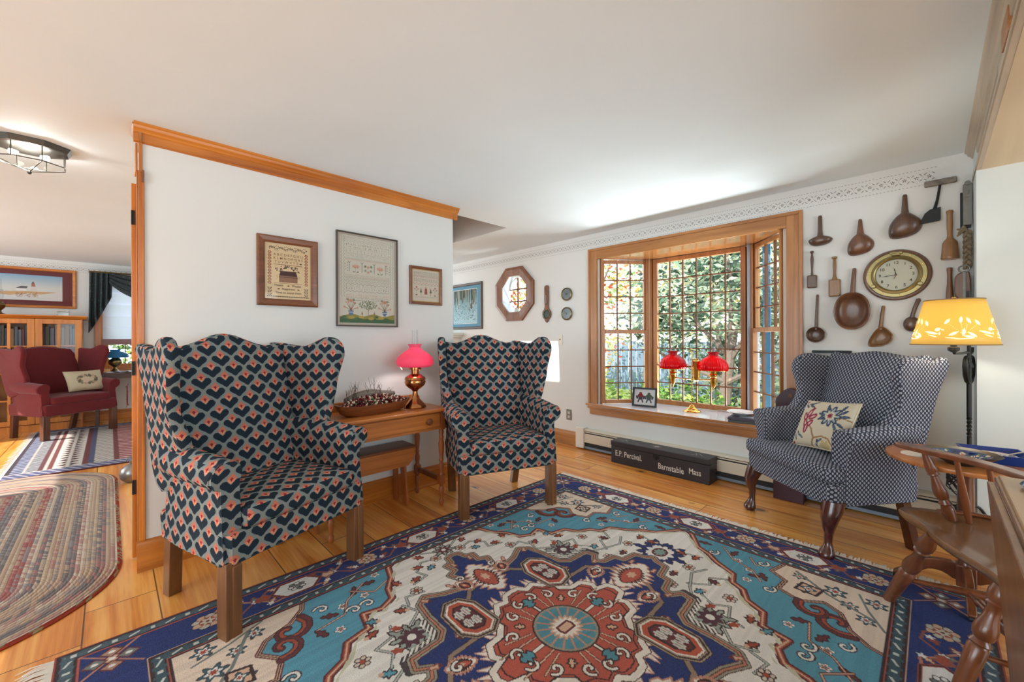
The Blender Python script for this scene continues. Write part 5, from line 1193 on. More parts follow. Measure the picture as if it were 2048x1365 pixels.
for z, lb in ((1.655, 'upper of two round chrome dials on the wall left of the bay window'), (1.440, 'lower of two round chrome dials on the wall left of the bay window')):
    t = thing('round_dial', lb, 'gauge', (XB, 2.820, z))
    mb = MB(); mb.lathe([(.060, -.001), (.072, -.004), (.072, -.020), (.064, -.024), (.060, -.018)], n=40, axis='x', cap=False); mb.build('rim', M_BRASSD, t); mb = MB(); mb.lathe([(.063, -.017), (.0005, -.0172)], n=40, axis='x', cap=False); mb.build('face', M_CHROME, t, smooth=False)
    for an in (.8, 2.6):
        mb = MB(); mb.prism([(-.012, .0015), (.045, 0), (-.012, -.0015)], -.019, -.0195, lambda p, q: (q, p[0] * math.cos(an) - p[1] * math.sin(an), p[0] * math.sin(an) + p[1] * math.cos(an))); mb.build('needle', M_BLACK, t, smooth=False)
t = thing('light_switch', 'white light switch plate left of the bay window', 'switch', (XB, 2.920, 1.151)); mb = MB(); mb.box(-.006, -.001, -.035, .035, -.057, .057); mb.build('plate', M_WHITEP, t, bevel=.002); mb = MB(); mb.box(-.014, -.006, -.004, .004, -.004, .010); mb.build('toggle', simple('switch_toggle', rgb(90, 84, 76), .5), t)
t = thing('wall_outlet', 'electrical outlet low on the wall left of the bay window', 'outlet', (XB, 2.80, .325)); mb = MB(); mb.box(-.006, -.001, -.035, .035, -.057, .057); mb.build('plate', M_STEEL, t, bevel=.002)
for z in (-.022, .022):
    mb = MB(); mb.box(-.008, -.006, -.016, .016, z - .014, z + .014); mb.build('socket', simple('socket_face', rgb(188, 184, 174), .5), t, bevel=.003)
t = thing('mantel_shelf', 'white corner of a mantelpiece beyond the middle wall, below the blue picture', 'mantel', (3.50, 4.90, 0))
mb = MB(); mb.box(-.16, .119, -.22, 1.2, 1.215, 1.25).box(-.13, .119, -.19, 1.2, 1.185, 1.215); mb.build('shelf', M_WHITEP, t, bevel=.006); mb = MB(); mb.box(-.06, .119, -.14, .0, 0, 1.185).box(-.06, .119, .0, 1.2, .95, 1.185); mb.build('surround', M_WHITEP, t, bevel=.004)

def framed(name, label, cat, corner, w_, h_, face, fw, fmat, fd=.022, mat=None, matw=0, matc=None, glass=True, liner=None):
    """a framed picture; corner = world position of lower-left (as seen), face = function mapping (u, v, out) to world offset"""
    t = thing(name, label, cat, corner)
    mb = MB()
    prof = [(0, 0), (0, fd * .8), (fw * .2, fd), (fw * .75, fd * .85), (fw, fd * .55), (fw, 0)]
    rs = []
    for o, d in prof: rs.append([face(o, o, d), face(w_ - o, o, d), face(w_ - o, h_ - o, d), face(o, h_ - o, d)])
    mb.rings([list(x) for x in zip(*[r_ for r_ in rs])] + [[r_[0] for r_ in rs]], False, False) if False else None
    for k in range(len(rs) - 1):
        a, b = rs[k], rs[k + 1]
        for j in range(4): mb.add([a[j], a[(j + 1) % 4], b[(j + 1) % 4], b[j]], [(0, 1, 2, 3)])
    mb.build('frame', fmat, t, smooth=False)
    if liner:
        mb = MB(); l0, l1 = fw, fw + liner[0]
        for j, (a, b, c, d) in enumerate((((l0, l0), (w_ - l0, l0), (w_ - l1, l1), (l1, l1)), ((w_ - l0, l0), (w_ - l0, h_ - l0), (w_ - l1, h_ - l1), (w_ - l1, l1)), ((w_ - l0, h_ - l0), (l0, h_ - l0), (l1, h_ - l1), (w_ - l1, h_ - l1)), ((l0, h_ - l0), (l0, l0), (l1, l1), (l1, h_ - l1)))): mb.add([face(*p, fd * .45) for p in (a, b, c, d)], [(0, 1, 2, 3)])
        mb.build('liner', liner[1], t, smooth=False)
    if matc is not None:
        mb = MB(); mb.box(0, 1, 0, 1, 0, 1, lambda p: face(fw * .6 + p.x * (w_ - fw * 1.2), fw * .6 + p.y * (h_ - fw * 1.2), .002 + p.z * .003)); mb.build('mat_board', matc, t, smooth=False)
    if glass: mb = MB(); mb.box(0, 1, 0, 1, 0, 1, lambda p: face(fw * .8 + p.x * (w_ - fw * 1.6), fw * .8 + p.y * (h_ - fw * 1.6), fd * .52 + p.z * .0012)); mb.build('glass', M_PICGL, t, smooth=False)
    return t
def canvas_on(c, t, face, u0, v0, d, name='picture', mat=None):
    def tf(co):
        out = np.zeros_like(co); U = co[:, 0] + c.w / 2 + u0; Vv = co[:, 1] + c.h / 2 + v0
        o0 = np.array(face(0, 0, 0)); ex = np.array(face(1, 0, 0)) - o0; ey = np.array(face(0, 1, 0)) - o0; ez = np.array(face(0, 0, 1)) - o0
        return o0 + U[:, None] * ex + Vv[:, None] * ey + d * ez
    return c.mesh(name, mat or M_PRINT, t, tf)
M_PRINT = design_mat('printed_paper', .7, 0, 900, .2, .03)
faceA = lambda u, v, d: (u, -.001 - d, v)        # on the middle wall, seen from -Y
faceB = lambda u, v, d: (-.001 - d, -u, v)       # on the right wall, seen from -X
# sampler one: alphabet and box of vines
def draw_s1():
    w_, h_ = .262, .345; c = Canvas(w_, h_, .0011, rgb(222, 198, 158)); br, rd, dk = rgb(120, 74, 50), rgb(150, 92, 68), rgb(62, 44, 46)
    for k in range(24): x = -.105 + k * .0091; s = math.sin(k * 1.1) * .006; c.ell(x, .142 + s, .0045, .0026, dk, .7); c.ell(x + .003, .148 - s, .003, .002, dk, -.7); c.ell(x, .134 + s, .003, .002, dk, 2.2)
    for x in (-.104, .104):
        for k in range(11): y = .112 - k * .0185; c.ell(x, y, .010, .0078, rd); c.ell(x, y, .0055, .004, rgb(206, 170, 140)); c.line([(x - .006, y + .009), (x + .006, y + .006)], .002, rd)
        c.line([(x, -.098), (x, -.150)], .002, br)
        for k in range(3):
            for s in (-1, 1): c.ell(x + s * .008, -.103 - k * .018, .0045, .0025, dk, s * .8); c.ell(x + s * .006, -.111 - k * .018, .004, .002, dk, -s * .6)
    c.line([(-.08, .042), (.08, .042)], .003, br); c.line([(-.08, -.073), (.08, -.073)], .0028, br); c.line([(-.118, -.156), (.118, -.156)], .003, dk)
    for k in range(24): x = -.115 + k * .01; c.poly([(x - .004, -.156), (x, -.150), (x + .004, -.156)], dk)
    c.poly([(-.052, -.066), (.052, -.066), (.052, -.026), (-.052, -.026)], rgb(150, 112, 92)); c.poly([(-.052, -.026), (.052, -.026), (.046, -.004), (-.046, -.004)], rgb(74, 44, 50))
    for k in range(14): x = -.050 + k * .0077; c.line([(x, -.066), (x + .004, -.026)], .0012, rgb(110, 74, 62))
    c.line([(-.052, -.034), (.052, -.034)], .003, dk)
    for k in range(9): c.ell(-.04 + k * .010, -.001, .007, .005, rgb(74, 44, 50))
    rg = random.Random(3)
    for k in range(46): a = rg.uniform(0, PI); r_ = rg.uniform(.02, .040); x, y = (1.7 * r_) * math.cos(a), .000 + r_ * math.sin(a); c.ell(x, y, .0040, .0024, dk, rg.uniform(0, 3)) if not (abs(x) < .05 and y < 0) else None
    for (x, y) in ((-.070, .014), (.018, .026), (.042, .028), (.030, .010)): c.poly([(x - .006, y + .005), (x + .006, y + .005), (x, y - .006)], dk)
    for s in (-1, 1): c.line([(s * .056, -.02), (s * .066, -.028), (s * .060, -.04), (s * .068, -.048)], .0014, br)
    for (x, y) in ((.0, -.087), (-.055, -.108), (.058, -.108), (.072, .056)): c.poly([(x - .009, y), (x, y + .005), (x + .009, y), (x, y - .005)], br if y < 0 else dk)
    return c
def words_on(t, face, items, mat, name='lettering', dd=.0062):
    for txt, size, x, y, al in items:
        vs, fs, wd = text_mesh(txt, size, lambda a, b: (a, b, 0), bold=.006)
        x0 = x - wd / 2 if al == 'c' else x
        mb = MB(); mb.add([face(x0 + v[0], y + v[1], dd) for v in vs], fs); mb.build(name, mat, t, smooth=False, fix=False)
w_, h_ = .345, .425
t = framed('cross_stitch_sampler', 'brown-framed tan alphabet sampler reading Health Wealth Happiness, left of three on the wall', 'sampler', (.625, YA, 1.375), w_, h_, faceA, .042, M_WALN, matc=simple('tan_linen_ground', rgb(222, 198, 158), .9))
canvas_on(draw_s1(), t, faceA, (w_ - .262) / 2, (h_ - .345) / 2, .0054, 'embroidery')
MBR = simple('brown_embroidery_floss', rgb(124, 78, 54), .9); MBD = simple('dark_embroidery_floss', rgb(74, 50, 48), .9)
cx_, cy_ = w_ / 2, h_ / 2
words_on(t, faceA, [('A B C D E F G H I J', .0205, cx_, cy_ + .095, 'c'), ('K L M N O P Q R S', .0205, cx_, cy_ + .073, 'c'), ('T U V W X Y Z', .0205, cx_ - .010, cy_ + .051, 'c')], MBR)
words_on(t, faceA, [('Health', .0185, cx_ - .078, cy_ - .092, 'l'), ('Wealth', .0185, cx_ + .018, cy_ - .092, 'l'), ('Happiness', .0185, cx_, cy_ - .113, 'c'), ('Time to enjoy them', .0185, cx_, cy_ - .136, 'c')], MBD)
# sampler two: large pale one
def draw_s2():
    w_, h_ = .405, .60; c = Canvas(w_, h_, .0017, rgb(204, 200, 186)); g = rgb(140, 150, 138); pk = rgb(196, 146, 126); dk = rgb(108, 104, 96); gr = rgb(112, 128, 96)
    def wave(y, x0, x1, A, P, col, w_=.002):
        k = (np.abs(c.Y - (y + A * np.sin(c.X * 2 * PI / P))) < w_ / 2) & (c.X > x0) & (c.X < x1); c.C[k] = col
    for q in (.190, .172):
        k = (np.abs(np.abs(c.X) - (q + .003 * np.sin(c.Y * 2 * PI / .022))) < .0012) & (c.Y > -.12); c.C[k] = g
    for y in (.288, .274, .262): wave(y, -.19, .19, .004, .024, g)
    rg = np.random.RandomState(1)
    def row(y, h, col, n, dens=.55):
        for i in range(n):
            x = -.155 + .31 * i / (n - 1)
            for j in range(5):
                if rg.rand() < dens: a = rg.uniform(0, 3.14); c.line([(x - .003 * math.cos(a), y + rg.uniform(-h, h) / 2 - .003), (x + .003 * math.cos(a), y + rg.uniform(-h, h) / 2 + .003)], .0014, col)
    row(.243, .012, dk, 26); row(.224, .012, dk, 24, .4); row(.196, .014, g, 13, .9); row(.172, .008, g, 34, .3); row(.16, .006, g, 34, .3)
    for y in (.210, .182, .148, .143, .02, .012): wave(y, -.165, .165, .001, .02, g, .0014)
    wave(.134, -.165, .165, .004, .02, pk); wave(.139, -.165, .165, .0, .02, pk, .0014)
    for x in (-.135, -.045, .045, .135): c.line([(x, .12), (x, .055)], .0025, dk); c.line([(x - .010, .125), (x, .115), (x + .010, .125)], .003, dk)
    for x in (-.09, .09):
        c.line([(x, .045), (x, .085)], .0018, gr); c.ell(x, .092, .024, .012, pk, 0, 7, .25); c.ell(x, .098, .012, .008, rgb(206, 166, 150), 0, 5, .3)
        for s in (-1, 1): c.ell(x + s * .014, .055, .008, .004, gr, s * .6)
    for (x, y, q) in ((0, .095, pk), (-.022, .10, gr), (.022, .10, gr), (0, .06, pk), (-.02, .07, g), (.02, .07, g)): c.ell(x, y, .009, .008, q, 0, 5, .3)
    for x in (-.155, .155):
        for k in range(7): c.ell(x + .008 * (-1) ** k, .06 + k * .009, .004, .0025, gr, .6 * (-1) ** k)
    for k in range(5): wave(.03 - k * .012, -.165, .165, .003, .016 + .002 * k, (g, pk, g, dk, g)[k])
    row(-.045, .010, g, 22); row(-.062, .010, dk, 18); wave(-.030, -.16, .16, .004, .03, dk, .0025); wave(-.080, -.16, .16, .004, .03, dk, .0025)
    row(-.105, .007, pk, 40, .35); row(-.118, .007, pk, 40, .35); wave(-.126, -.165, .165, 0, .02, g, .0015); row(-.134, .006, g, 36, .3); wave(-.143, -.165, .165, 0, .02, dk, .0015)
    # pictorial band
    k = (c.Y < -.245 + .008 * np.sin(c.X * 40)); c.C[k] = rgb(140, 134, 60)
    k = (c.Y < -.268 + .006 * np.sin(c.X * 60)); c.C[k] = rgb(60, 96, 60)
    for x, y in ((-.12, -.262), (.02, -.268), (.10, -.262), (-.05, -.258)): c.ell(x, y, .022, .010, rgb(176, 152, 70)); 
    for (x, y) in ((-.17, -.258), (.06, -.256), (-.09, -.272)): c.ell(x, y, .016, .009, rgb(70, 108, 66))
    for x in (-.125, .125):
        c.poly([(x - .020, -.215), (x + .020, -.215), (x + .014, -.24), (x - .014, -.24)], rgb(92, 116, 150)); c.line([(x - .016, -.226), (x + .016, -.226)], .003, rgb(210, 214, 216)); c.poly([(x - .008, -.24), (x + .008, -.24), (x + .012, -.249), (x - .012, -.249)], rgb(92, 116, 150))
        for (dx, dy) in ((0, .055), (-.030, .045), (.028, .04), (-.045, .012), (.045, .008), (-.022, .065), (.02, .062)):
            c.line([(x, -.215), (x + dx * .5, -.205 + dy * .4), (x + dx, -.205 + dy)], .0032, rgb(120, 84, 60)); c.ell(x + dx, -.203 + dy, .008, .007, [pk, rgb(150, 120, 80), gr][int(abs(dx) * 1000) % 3], 0, 5, .3)
        c.ell(x, -.148, .012, .012, rgb(196, 132, 104), 0, 8, .3)
    c.line([(0, -.258), (0, -.20), (-.006, -.17)], .004, rgb(150, 130, 104)); c.line([(0, -.215), (.03, -.18)], .003, rgb(150, 130, 104)); c.line([(0, -.21), (-.03, -.18)], .003, rgb(150, 130, 104))
    for k in range(150):
        a, r_ = rg.uniform(0, 6.28), math.sqrt(rg.rand()); c.ell(.07 * r_ * math.cos(a), -.172 + .030 * r_ * math.sin(a), .0042, .0026, [gr, rgb(90, 104, 86), rgb(150, 150, 110)][k % 3], a)
    for x in (-.045, .045): c.ell(x, -.235, .005, .010, rgb(150, 96, 70)); c.ell(x, -.222, .004, .004, rgb(190, 150, 126))
    return c
w_, h_ = .452, .650
t = framed('cross_stitch_sampler', 'largest sampler, pale green and cream with stitched trees, thin grey frame, middle of three', 'sampler', (1.09, YA, 1.256), w_, h_, faceA, .010, M_GREYFR, matc=simple('cream_linen_ground', rgb(206, 202, 190), .9), liner=(.012, simple('silver_liner', rgb(176, 164, 150), .4, .3)))
canvas_on(draw_s2(), t, faceA, (w_ - .405) / 2, (h_ - .60) / 2, .0054, 'embroidery')
def draw_s3():
    w_, h_ = .235, .235; c = Canvas(w_, h_, .0013, rgb(206, 196, 180)); dk = rgb(92, 80, 74); rd = rgb(160, 84, 80); gr = rgb(96, 108, 88)
    rg = np.random.RandomState(5)
    for y in (.098, .082, .052, .038):
        for i in range(24):
            x = -.105 + .21 * i / 23
            for j in range(3): a = rg.uniform(0, 3.14); c.line([(x - .002 * math.cos(a), y - .004 * rg.rand()), (x + .002 * math.cos(a), y + .004 * rg.rand())], .0013, dk)
    for y in (.106, .090, .075, .061, .045, .030, .004, -.086): c.line([(-.108, y), (.108, y)], .0012, gr)
    k = (np.abs(c.Y - (.068 + .005 * np.sin(c.X * 2 * PI / .02))) < .0014); c.C[k] = rd; k = (np.abs(c.Y - (.016 + .006 * np.sin(c.X * 2 * PI / .03))) < .0014); c.C[k] = rd
    for x in (-.045, .045): c.poly([(x, -.015), (x - .011, -.055), (x + .011, -.055)], gr); c.line([(x, -.055), (x, -.075)], .003, dk)
    c.poly([(-.010, -.02), (.010, -.02), (.014, -.068), (-.014, -.068)], rd); c.ell(0, -.012, .006, .006, rgb(200, 150, 130))
    for x in (-.085, .085):
        c.line([(x, -.075), (x, -.02)], .002, dk); c.ell(x, -.014, .007, .007, rd, 0, 5, .3); c.ell(x, -.074, .010, .004, dk)
        for s in (-1, 1): c.line([(x, -.045), (x + s * .014, -.03)], .0018, gr); c.ell(x + s * .015, -.028, .005, .004, rd)
    for i in range(20): x = -.095 + .19 * i / 19; c.line([(x, -.097), (x + .003, -.091)], .0015, dk)
    return c
w_, h_ = .295, .297
t = framed('cross_stitch_sampler', 'smallest sampler with little stitched figures and trees, brown frame, right of three', 'sampler', (1.645, YA, 1.438), w_, h_, faceA, .020, M_WALN, matc=simple('beige_linen_ground', rgb(206, 196, 180), .9), liner=(.006, M_GOLD))
canvas_on(draw_s3(), t, faceA, (w_ - .235) / 2, (h_ - .235) / 2, .0054, 'embroidery')
# winter print with blue mat
def draw_blue():
    w_, h_ = .52, .47; c = Canvas(w_, h_, .004, rgb(150, 186, 198)); rg = np.random.RandomState(2); t_ = np.clip((c.Y + .235) / .47, 0, 1)[..., None]
    c.C = np.array(rgb(168, 200, 210)) * (1 - t_) + np.array(rgb(96, 134, 146)) * t_; c.C *= (1 + .12 * rg.randn(c.ny, c.nx, 1))
    c.C = np.clip(c.C, 0, 1)
    for i in range(60): x = rg.uniform(-.26, .26); l = rg.uniform(.08, .22); c.poly([(x - .012, .235), (x + .012, .235), (x + .004, .235 - l), (x - .004, .235 - l)], [rgb(66, 74, 66), rgb(92, 96, 84), rgb(120, 128, 116)][i % 3])
    for i in range(5): x = rg.uniform(-.2, .2); c.line([(x, .235), (x + .01, -.02)], .008, rgb(170, 168, 140))
    for i in range(120): c.ell(rg.uniform(-.26, .26), rg.uniform(-.2, .05), .010, .006, [rgb(190, 212, 218), rgb(110, 140, 150), rgb(84, 92, 92)][i % 3], rg.uniform(0, 3))
    c.ell(.14, .0, .02, .045, rgb(96, 74, 60))
    return c
w_, h_ = .76, .645
t = framed('framed_print', 'blue-matted winter forest print in a dark frame, left of the octagonal window', 'picture', (XB, 4.262 + .76, 1.30), w_, h_, faceB, .035, simple('dark_taupe_frame', rgb(78, 64, 56), .45), matc=simple('blue_mat_board', rgb(96, 146, 172), .8), glass=False)
mb = MB()
for (u0, u1, v0, v1) in ((.112, .648, .078, .084), (.112, .648, .560, .566), (.112, .118, .078, .566), (.642, .648, .078, .566)): mb.box(0, 1, 0, 1, 0, 1, lambda p: faceB(u0 + p.x * (u1 - u0), v0 + p.y * (v1 - v0), .0052 + p.z * .0005))
mb.build('mat_bevel', M_WHITEP, t, smooth=False); canvas_on(draw_blue(), t, faceB, .12, .088, .0056)

# ------------------------------------------------------------------ window seat things
def lathe_part(t, name, prof, c, mat, n=28, **k): mb = MB(); mb.lathe(prof, c, n); return mb.build(name, mat, t, **k)
bl = thing('double_student_lamp', 'brass two-armed table lamp with two ribbed red glass shades, on the window seat', 'lamp', (3.835, 1.548, SZ))
lathe_part(bl, 'lamp_foot', [(.075, 0), (.076, .006), (.070, .014), (.050, .020), (.044, .030), (.030, .038), (.026, .050), (.018, .056), (.010, .066)], (0, 0, 0), M_BRASS, 32)
mb = MB(); mb.tube([(0, 0, .05), (0, 0, .56)], .0045, 10); mb.tube([(0, .004 + .016 * math.cos(a), .565 + .016 * math.sin(a)) for a in [2 * PI * k / 14 for k in range(14)]], .003, 6, closed=True); mb.build('stem', M_BRASS, bl)
lathe_part(bl, 'oil_fount', [(.006, .285), (.024, .295), (.030, .33), (.031, .46), (.034, .47), (.024, .475), (.018, .49), (.005, .495)], (0, -.040, 0), M_BRASS)
mb = MB(); mb.tube([(0, .17, .305), (0, .08, .300), (0, -.09, .300), (0, -.19, .305)], .006, 10); mb.build('cross_arm', M_BRASS, bl)
RED = shade_mat('ruby_ribbed_glass', rgb(160, 8, 28), rgb(206, 14, 38), .04, .12).m
for y in (.178, -.188):
    lathe_part(bl, 'burner', [(.004, .215), (.008, .235), (.022, .262), (.026, .31), (.028, .318), (.022, .325), (.032, .340), (.034, .352), (.024, .362), (.028, .375), (.030, .392), (.02, .396)], (0, y, 0), M_BRASS)
    mb = MB(); mb.lathe([(.116, .392), (.123, .410), (.119, .442), (.099, .480), (.066, .507), (.045, .519), (.036, .532), (.048, .556)], (0, y, 0), 120, ribs=30, ribd=.014, cap=False); s = mb.build('lamp_shade', RED, bl, sharp=0, fix=False); q = s.modifiers.new('thickness', 'SOLIDIFY'); q.thickness = .002
    mb = MB(); mb.tube([(.118 * math.cos(a), y + .118 * math.sin(a), .391) for a in [2 * PI * k / 28 for k in range(28)]], .0025, 6, closed=True); mb.build('shade_ring', M_BRASS, bl)
    mb = MB(); mb.lathe([(.018, .40), (.026, .43), (.018, .46), (.017, .66)], (0, y, 0), 18, cap=False); mb.build('chimney', M_CHIM, bl, fix=False)
light('student_lamp_bulb', 'POINT', (3.835, 1.36, SZ + .44), 1.6, (1, .8, .6), .018)
t = thing('tabletop_frame', 'small black-framed print of two figures standing at the left of the window seat', 'picture frame', (3.765, 1.985, SZ), R(-79))
tilt = .18
fT = lambda u, v, d: (u - .12, v * math.sin(tilt) - d * math.cos(tilt), v * math.cos(tilt) + d * math.sin(tilt) + .002)
mb = MB()
for (u0, u1, v0, v1) in ((0, .24, 0, .018), (0, .24, .172, .19), (0, .018, .018, .172), (.222, .24, .018, .172)): mb.box(0, 1, 0, 1, 0, 1, lambda p: fT(u0 + p.x * (u1 - u0), v0 + p.y * (v1 - v0), p.z * .014))
mb.build('frame', M_BLACK, t, bevel=.002)
def draw_two():
    c = Canvas(.204, .154, .002, rgb(200, 200, 200))
    for x, a, b in ((-.040, rgb(120, 44, 44), rgb(62, 62, 70)), (.042, rgb(70, 88, 70), rgb(74, 78, 80))):
        c.ell(x, .032, .016, .016, a); c.ell(x, .012, .030, .020, a); c.ell(x - .034, -.004, .010, .018, b, .3); c.ell(x + .034, -.004, .010, .018, b, -.3); c.ell(x, -.012, .022, .016, b)
        for s in (-1, 1): c.line([(x + s * .012, -.02), (x + s * .022, -.048)], .014, b)
    return c
canvas_on(draw_two(), t, fT, .018, .018, .004); mb = MB(); mb.box(0, 1, 0, 1, 0, 1, lambda p: fT(.01 + p.x * .22, .01 + p.y * .17, .001 + p.z * .002)); mb.build('backing', M_BLACK, t, smooth=False)
mb = MB(); mb.prism([(-.02, .09), (.02, .09), (.035, .0), (-.035, .0)], 0, .003, lambda p, q: (p[0], .02 + (.1 - p[1]) * .7 + q, p[1])); mb.build('easel_back', M_BLACK, t)
for k, (lb, c1, z, r_) in enumerate((('dark hardback book lying flat at the bottom of the stack on the window seat', rgb(52, 58, 54), 0, 8), ('dark blue hardback book lying on top of the other, on the window seat', rgb(44, 40, 62), .020, 5))):
    t = thing('book', lb, 'book', (3.70, 1.02, SZ + z), R(r_), None)
    mb = MB(); mb.box(-.11, .11, -.15, .15, 0, .0025).box(-.11, .11, -.15, .15, .0165, .019).box(-.112, -.107, -.15, .15, 0, .019); mb.build('cover', simple('book_cover_%d' % k, c1, .35), t, bevel=.001)
    mb = MB(); mb.box(-.106, .106, -.146, .146, .0025, .0165); mb.build('pages', simple('page_edges', rgb(206, 200, 190), .8), t, smooth=False)
    if k: mb = MB(); mb.box(-.06, .02, -.09, .08, .0191, .0194); mb.build('cover_picture', simple('cover_grey', rgb(150, 158, 172), .4), t, smooth=False)
t = thing('china_plate', 'white china dish with grey pattern resting on the books on the window seat', 'plate', (3.745, 1.11, SZ + .0392))
lathe_part(t, 'plate_body', [(.045, 0), (.050, .004), (.090, .022), (.107, .028), (.104, .031), (.085, .026), (.050, .010), (.002, .008)], (0, 0, 0), simple('white_glazed_china', rgb(216, 216, 216), .12), 40)
lathe_part(t, 'painted_centre', [(.048, .0105), (.002, .0092)], (0, 0, 0), simple('grey_brown_glaze', rgb(130, 122, 116), .2), 30, smooth=False)
mb = MB(); mb.tube([(3.86, 1.52, SZ + .004), (3.93, 1.44, SZ + .005), (3.99, 1.36, SZ + .02), (3.90, 1.25, SZ + .03), (3.80, 1.20, SZ + .004), (3.72, 1.21, SZ + .004)], .0028, 6); o = mb.build('lamp_cord', simple('cream_cord', rgb(206, 196, 176), .6)); tag(o, 'thin cream cord running from the brass lamp along the window seat', 'cord')

t = thing('sill_ornament', 'small white bell-shaped ornament standing in the octagonal window', 'ornament', (XB + .075, 3.685, oc[1] - .2245)); lathe_part(t, 'bell', [(.026, 0), (.030, .01), (.028, .03), (.016, .05), (.005, .06), (.006, .066), (.002, .07)], (0, 0, 0), M_WHITEP, 20)
t = thing('candle_stand', 'thin dark candle stand in the octagonal window beside the white ornament', 'candlestick', (XB + .075, 3.610, oc[1] - .2245)); lathe_part(t, 'stand', [(.016, 0), (.018, .006), (.006, .014), (.005, .04), (.010, .046), (.005, .052), (.0045, .085), (.007, .09), (.0035, .094), (.0035, .125), (.001, .13)], (0, 0, 0), M_IRON, 14)
# ------------------------------------------------------------------ standing iron lamp with pierced shade
fl = thing('floor_lamp', 'black wrought-iron floor lamp with a glowing yellow pierced shade, right of the dark blue chair', 'lamp', (3.35, -.142, 0))
sx, sy = 3.07 - 3.35, -.078 + .142      # shade centre relative to the pole
mb = MB()
for k in range(2):
    mb.tube([(.005 * math.cos(z * 150 + k * PI), .005 * math.sin(z * 150 + k * PI), z) for z in [.62 + i * .004 for i in range(28)]], .006, 6)
mb.tube([(0, 0, .22), (0, 0, .62)], .009, 10); mb.tube([(0, 0, .73), (0, 0, 1.0)], .010, 10); mb.tube([(0, 0, 1.0), (0, 0, 1.42)], .008, 10); mb.lathe([(.016, 1.0), (.018, 1.01), (.012, 1.03)], n=12)
mb.build('pole', M_IRON, fl)
for k in range(3):
    a = k * 2 * PI / 3 + .9; ca, sa = math.cos(a), math.sin(a)
    pts = [(0, .25), (.05, .24), (.09, .18), (.10, .10), (.11, .03), (.14, .008), (.155, .022), (.145, .035)]
    mb = MB(); mb.tube([(ca * r_ * .8, sa * r_ * .8, z) for r_, z in smoothpoly(pts, 4, False)], .007, 7); mb.build('leg', M_IRON, fl)
def scroll(cx, cz, r_, a0, turns, s): return [(cx + r_ * (1 - .75 * k / 24) * math.cos(a0 + s * turns * 2 * PI * k / 24), cz + r_ * (1 - .75 * k / 24) * math.sin(a0 + s * turns * 2 * PI * k / 24)) for k in range(25)]
ux, uy = Vector((sx, sy, 0)).normalized().xy
for s in (-1, 1):
    mb = MB(); pts = [(0, .915), (s * .03, .925), (s * .062, .96), (s * .072, 1.01)] + scroll(s * .040, 1.035, .034, 0 if s > 0 else PI, 1.1, s)
    mb.tube([(ux * p * -1, uy * p * -1, z) for p, z in pts], [.012] * 4 + [.010 - .006 * k / 24 for k in range(25)], 6, flat=.6); mb.build('scroll', M_IRON, fl)
for k in range(5):
    a = -1.0 + k * .5; mb = MB(); L = .075; d = (ux * math.sin(a) * -1, uy * math.sin(a) * -1, math.cos(a))
    mb.prism([(0, -.006), (.35 * L, -.014), (.7 * L, -.010), (L, 0), (.7 * L, .010), (.35 * L, .014), (0, .006)], -.0015, .0015, lambda p, q: (d[0] * p[0] + (-uy) * q + ux * p[1], d[1] * p[0] + ux * q + uy * p[1], .93 + d[2] * p[0] + .0)); mb.build('leaf', M_IRON, fl)
mb = MB(); mb.tube([(0, 0, 1.085), (sx * .5, sy * .5, 1.082), (sx * .95, sy * .95, 1.085), (sx, sy, 1.10)], .007, 8); mb.tube([(0, 0, 1.065), (-ux * .07, -uy * .07, 1.085), (-ux * .075, -uy * .075, 1.11)], .006, 8); mb.build('arm', M_IRON, fl)
mb = MB(); mb.lathe([(.008, 1.09), (.022, 1.10), (.022, 1.115), (.012, 1.12), (.016, 1.15), (.016, 1.19)], (sx, sy, 0), 16); mb.build('socket', M_IRON, fl)
ymat = shade_mat('yellow_parchment', rgb(222, 196, 124), rgb(255, 226, 120), .34)
SB, ST, RB, RT = 1.130, 1.356, .160, .108
mb = MB(); mb.lathe([(RB + (RT - RB) * k / 6, SB + (ST - SB) * k / 6) for k in range(7)], (sx, sy, 0), 72, cap=False); sh = mb.build('lamp_shade', ymat.m, fl, sharp=0, fix=False)
q = sh.modifiers.new('thickness', 'SOLIDIFY'); q.thickness = .0012
mb = MB()
for r_, z in ((RB, SB), (RT, ST)): mb.tube([(sx + r_ * math.cos(2 * PI * k / 60), sy + r_ * math.sin(2 * PI * k / 60), z) for k in range(60)], .003, 6, closed=True)
mb.build('trim_ring', simple('shade_trim_tape', rgb(150, 120, 84), .8), fl)
mb = MB(); mb.lathe([(.003, ST - .005), (.004, ST + .004), (.009, ST + .008), (.008, ST + .014), (.002, ST + .018)], (sx, sy, 0), 12)
for k in range(3): a = k * 2 * PI / 3; mb.tube([(sx, sy, ST - .002), (sx + RT * math.cos(a), sy + RT * math.sin(a), ST - .002)], .0018, 5)
mb.build('finial', M_BRASS, fl)
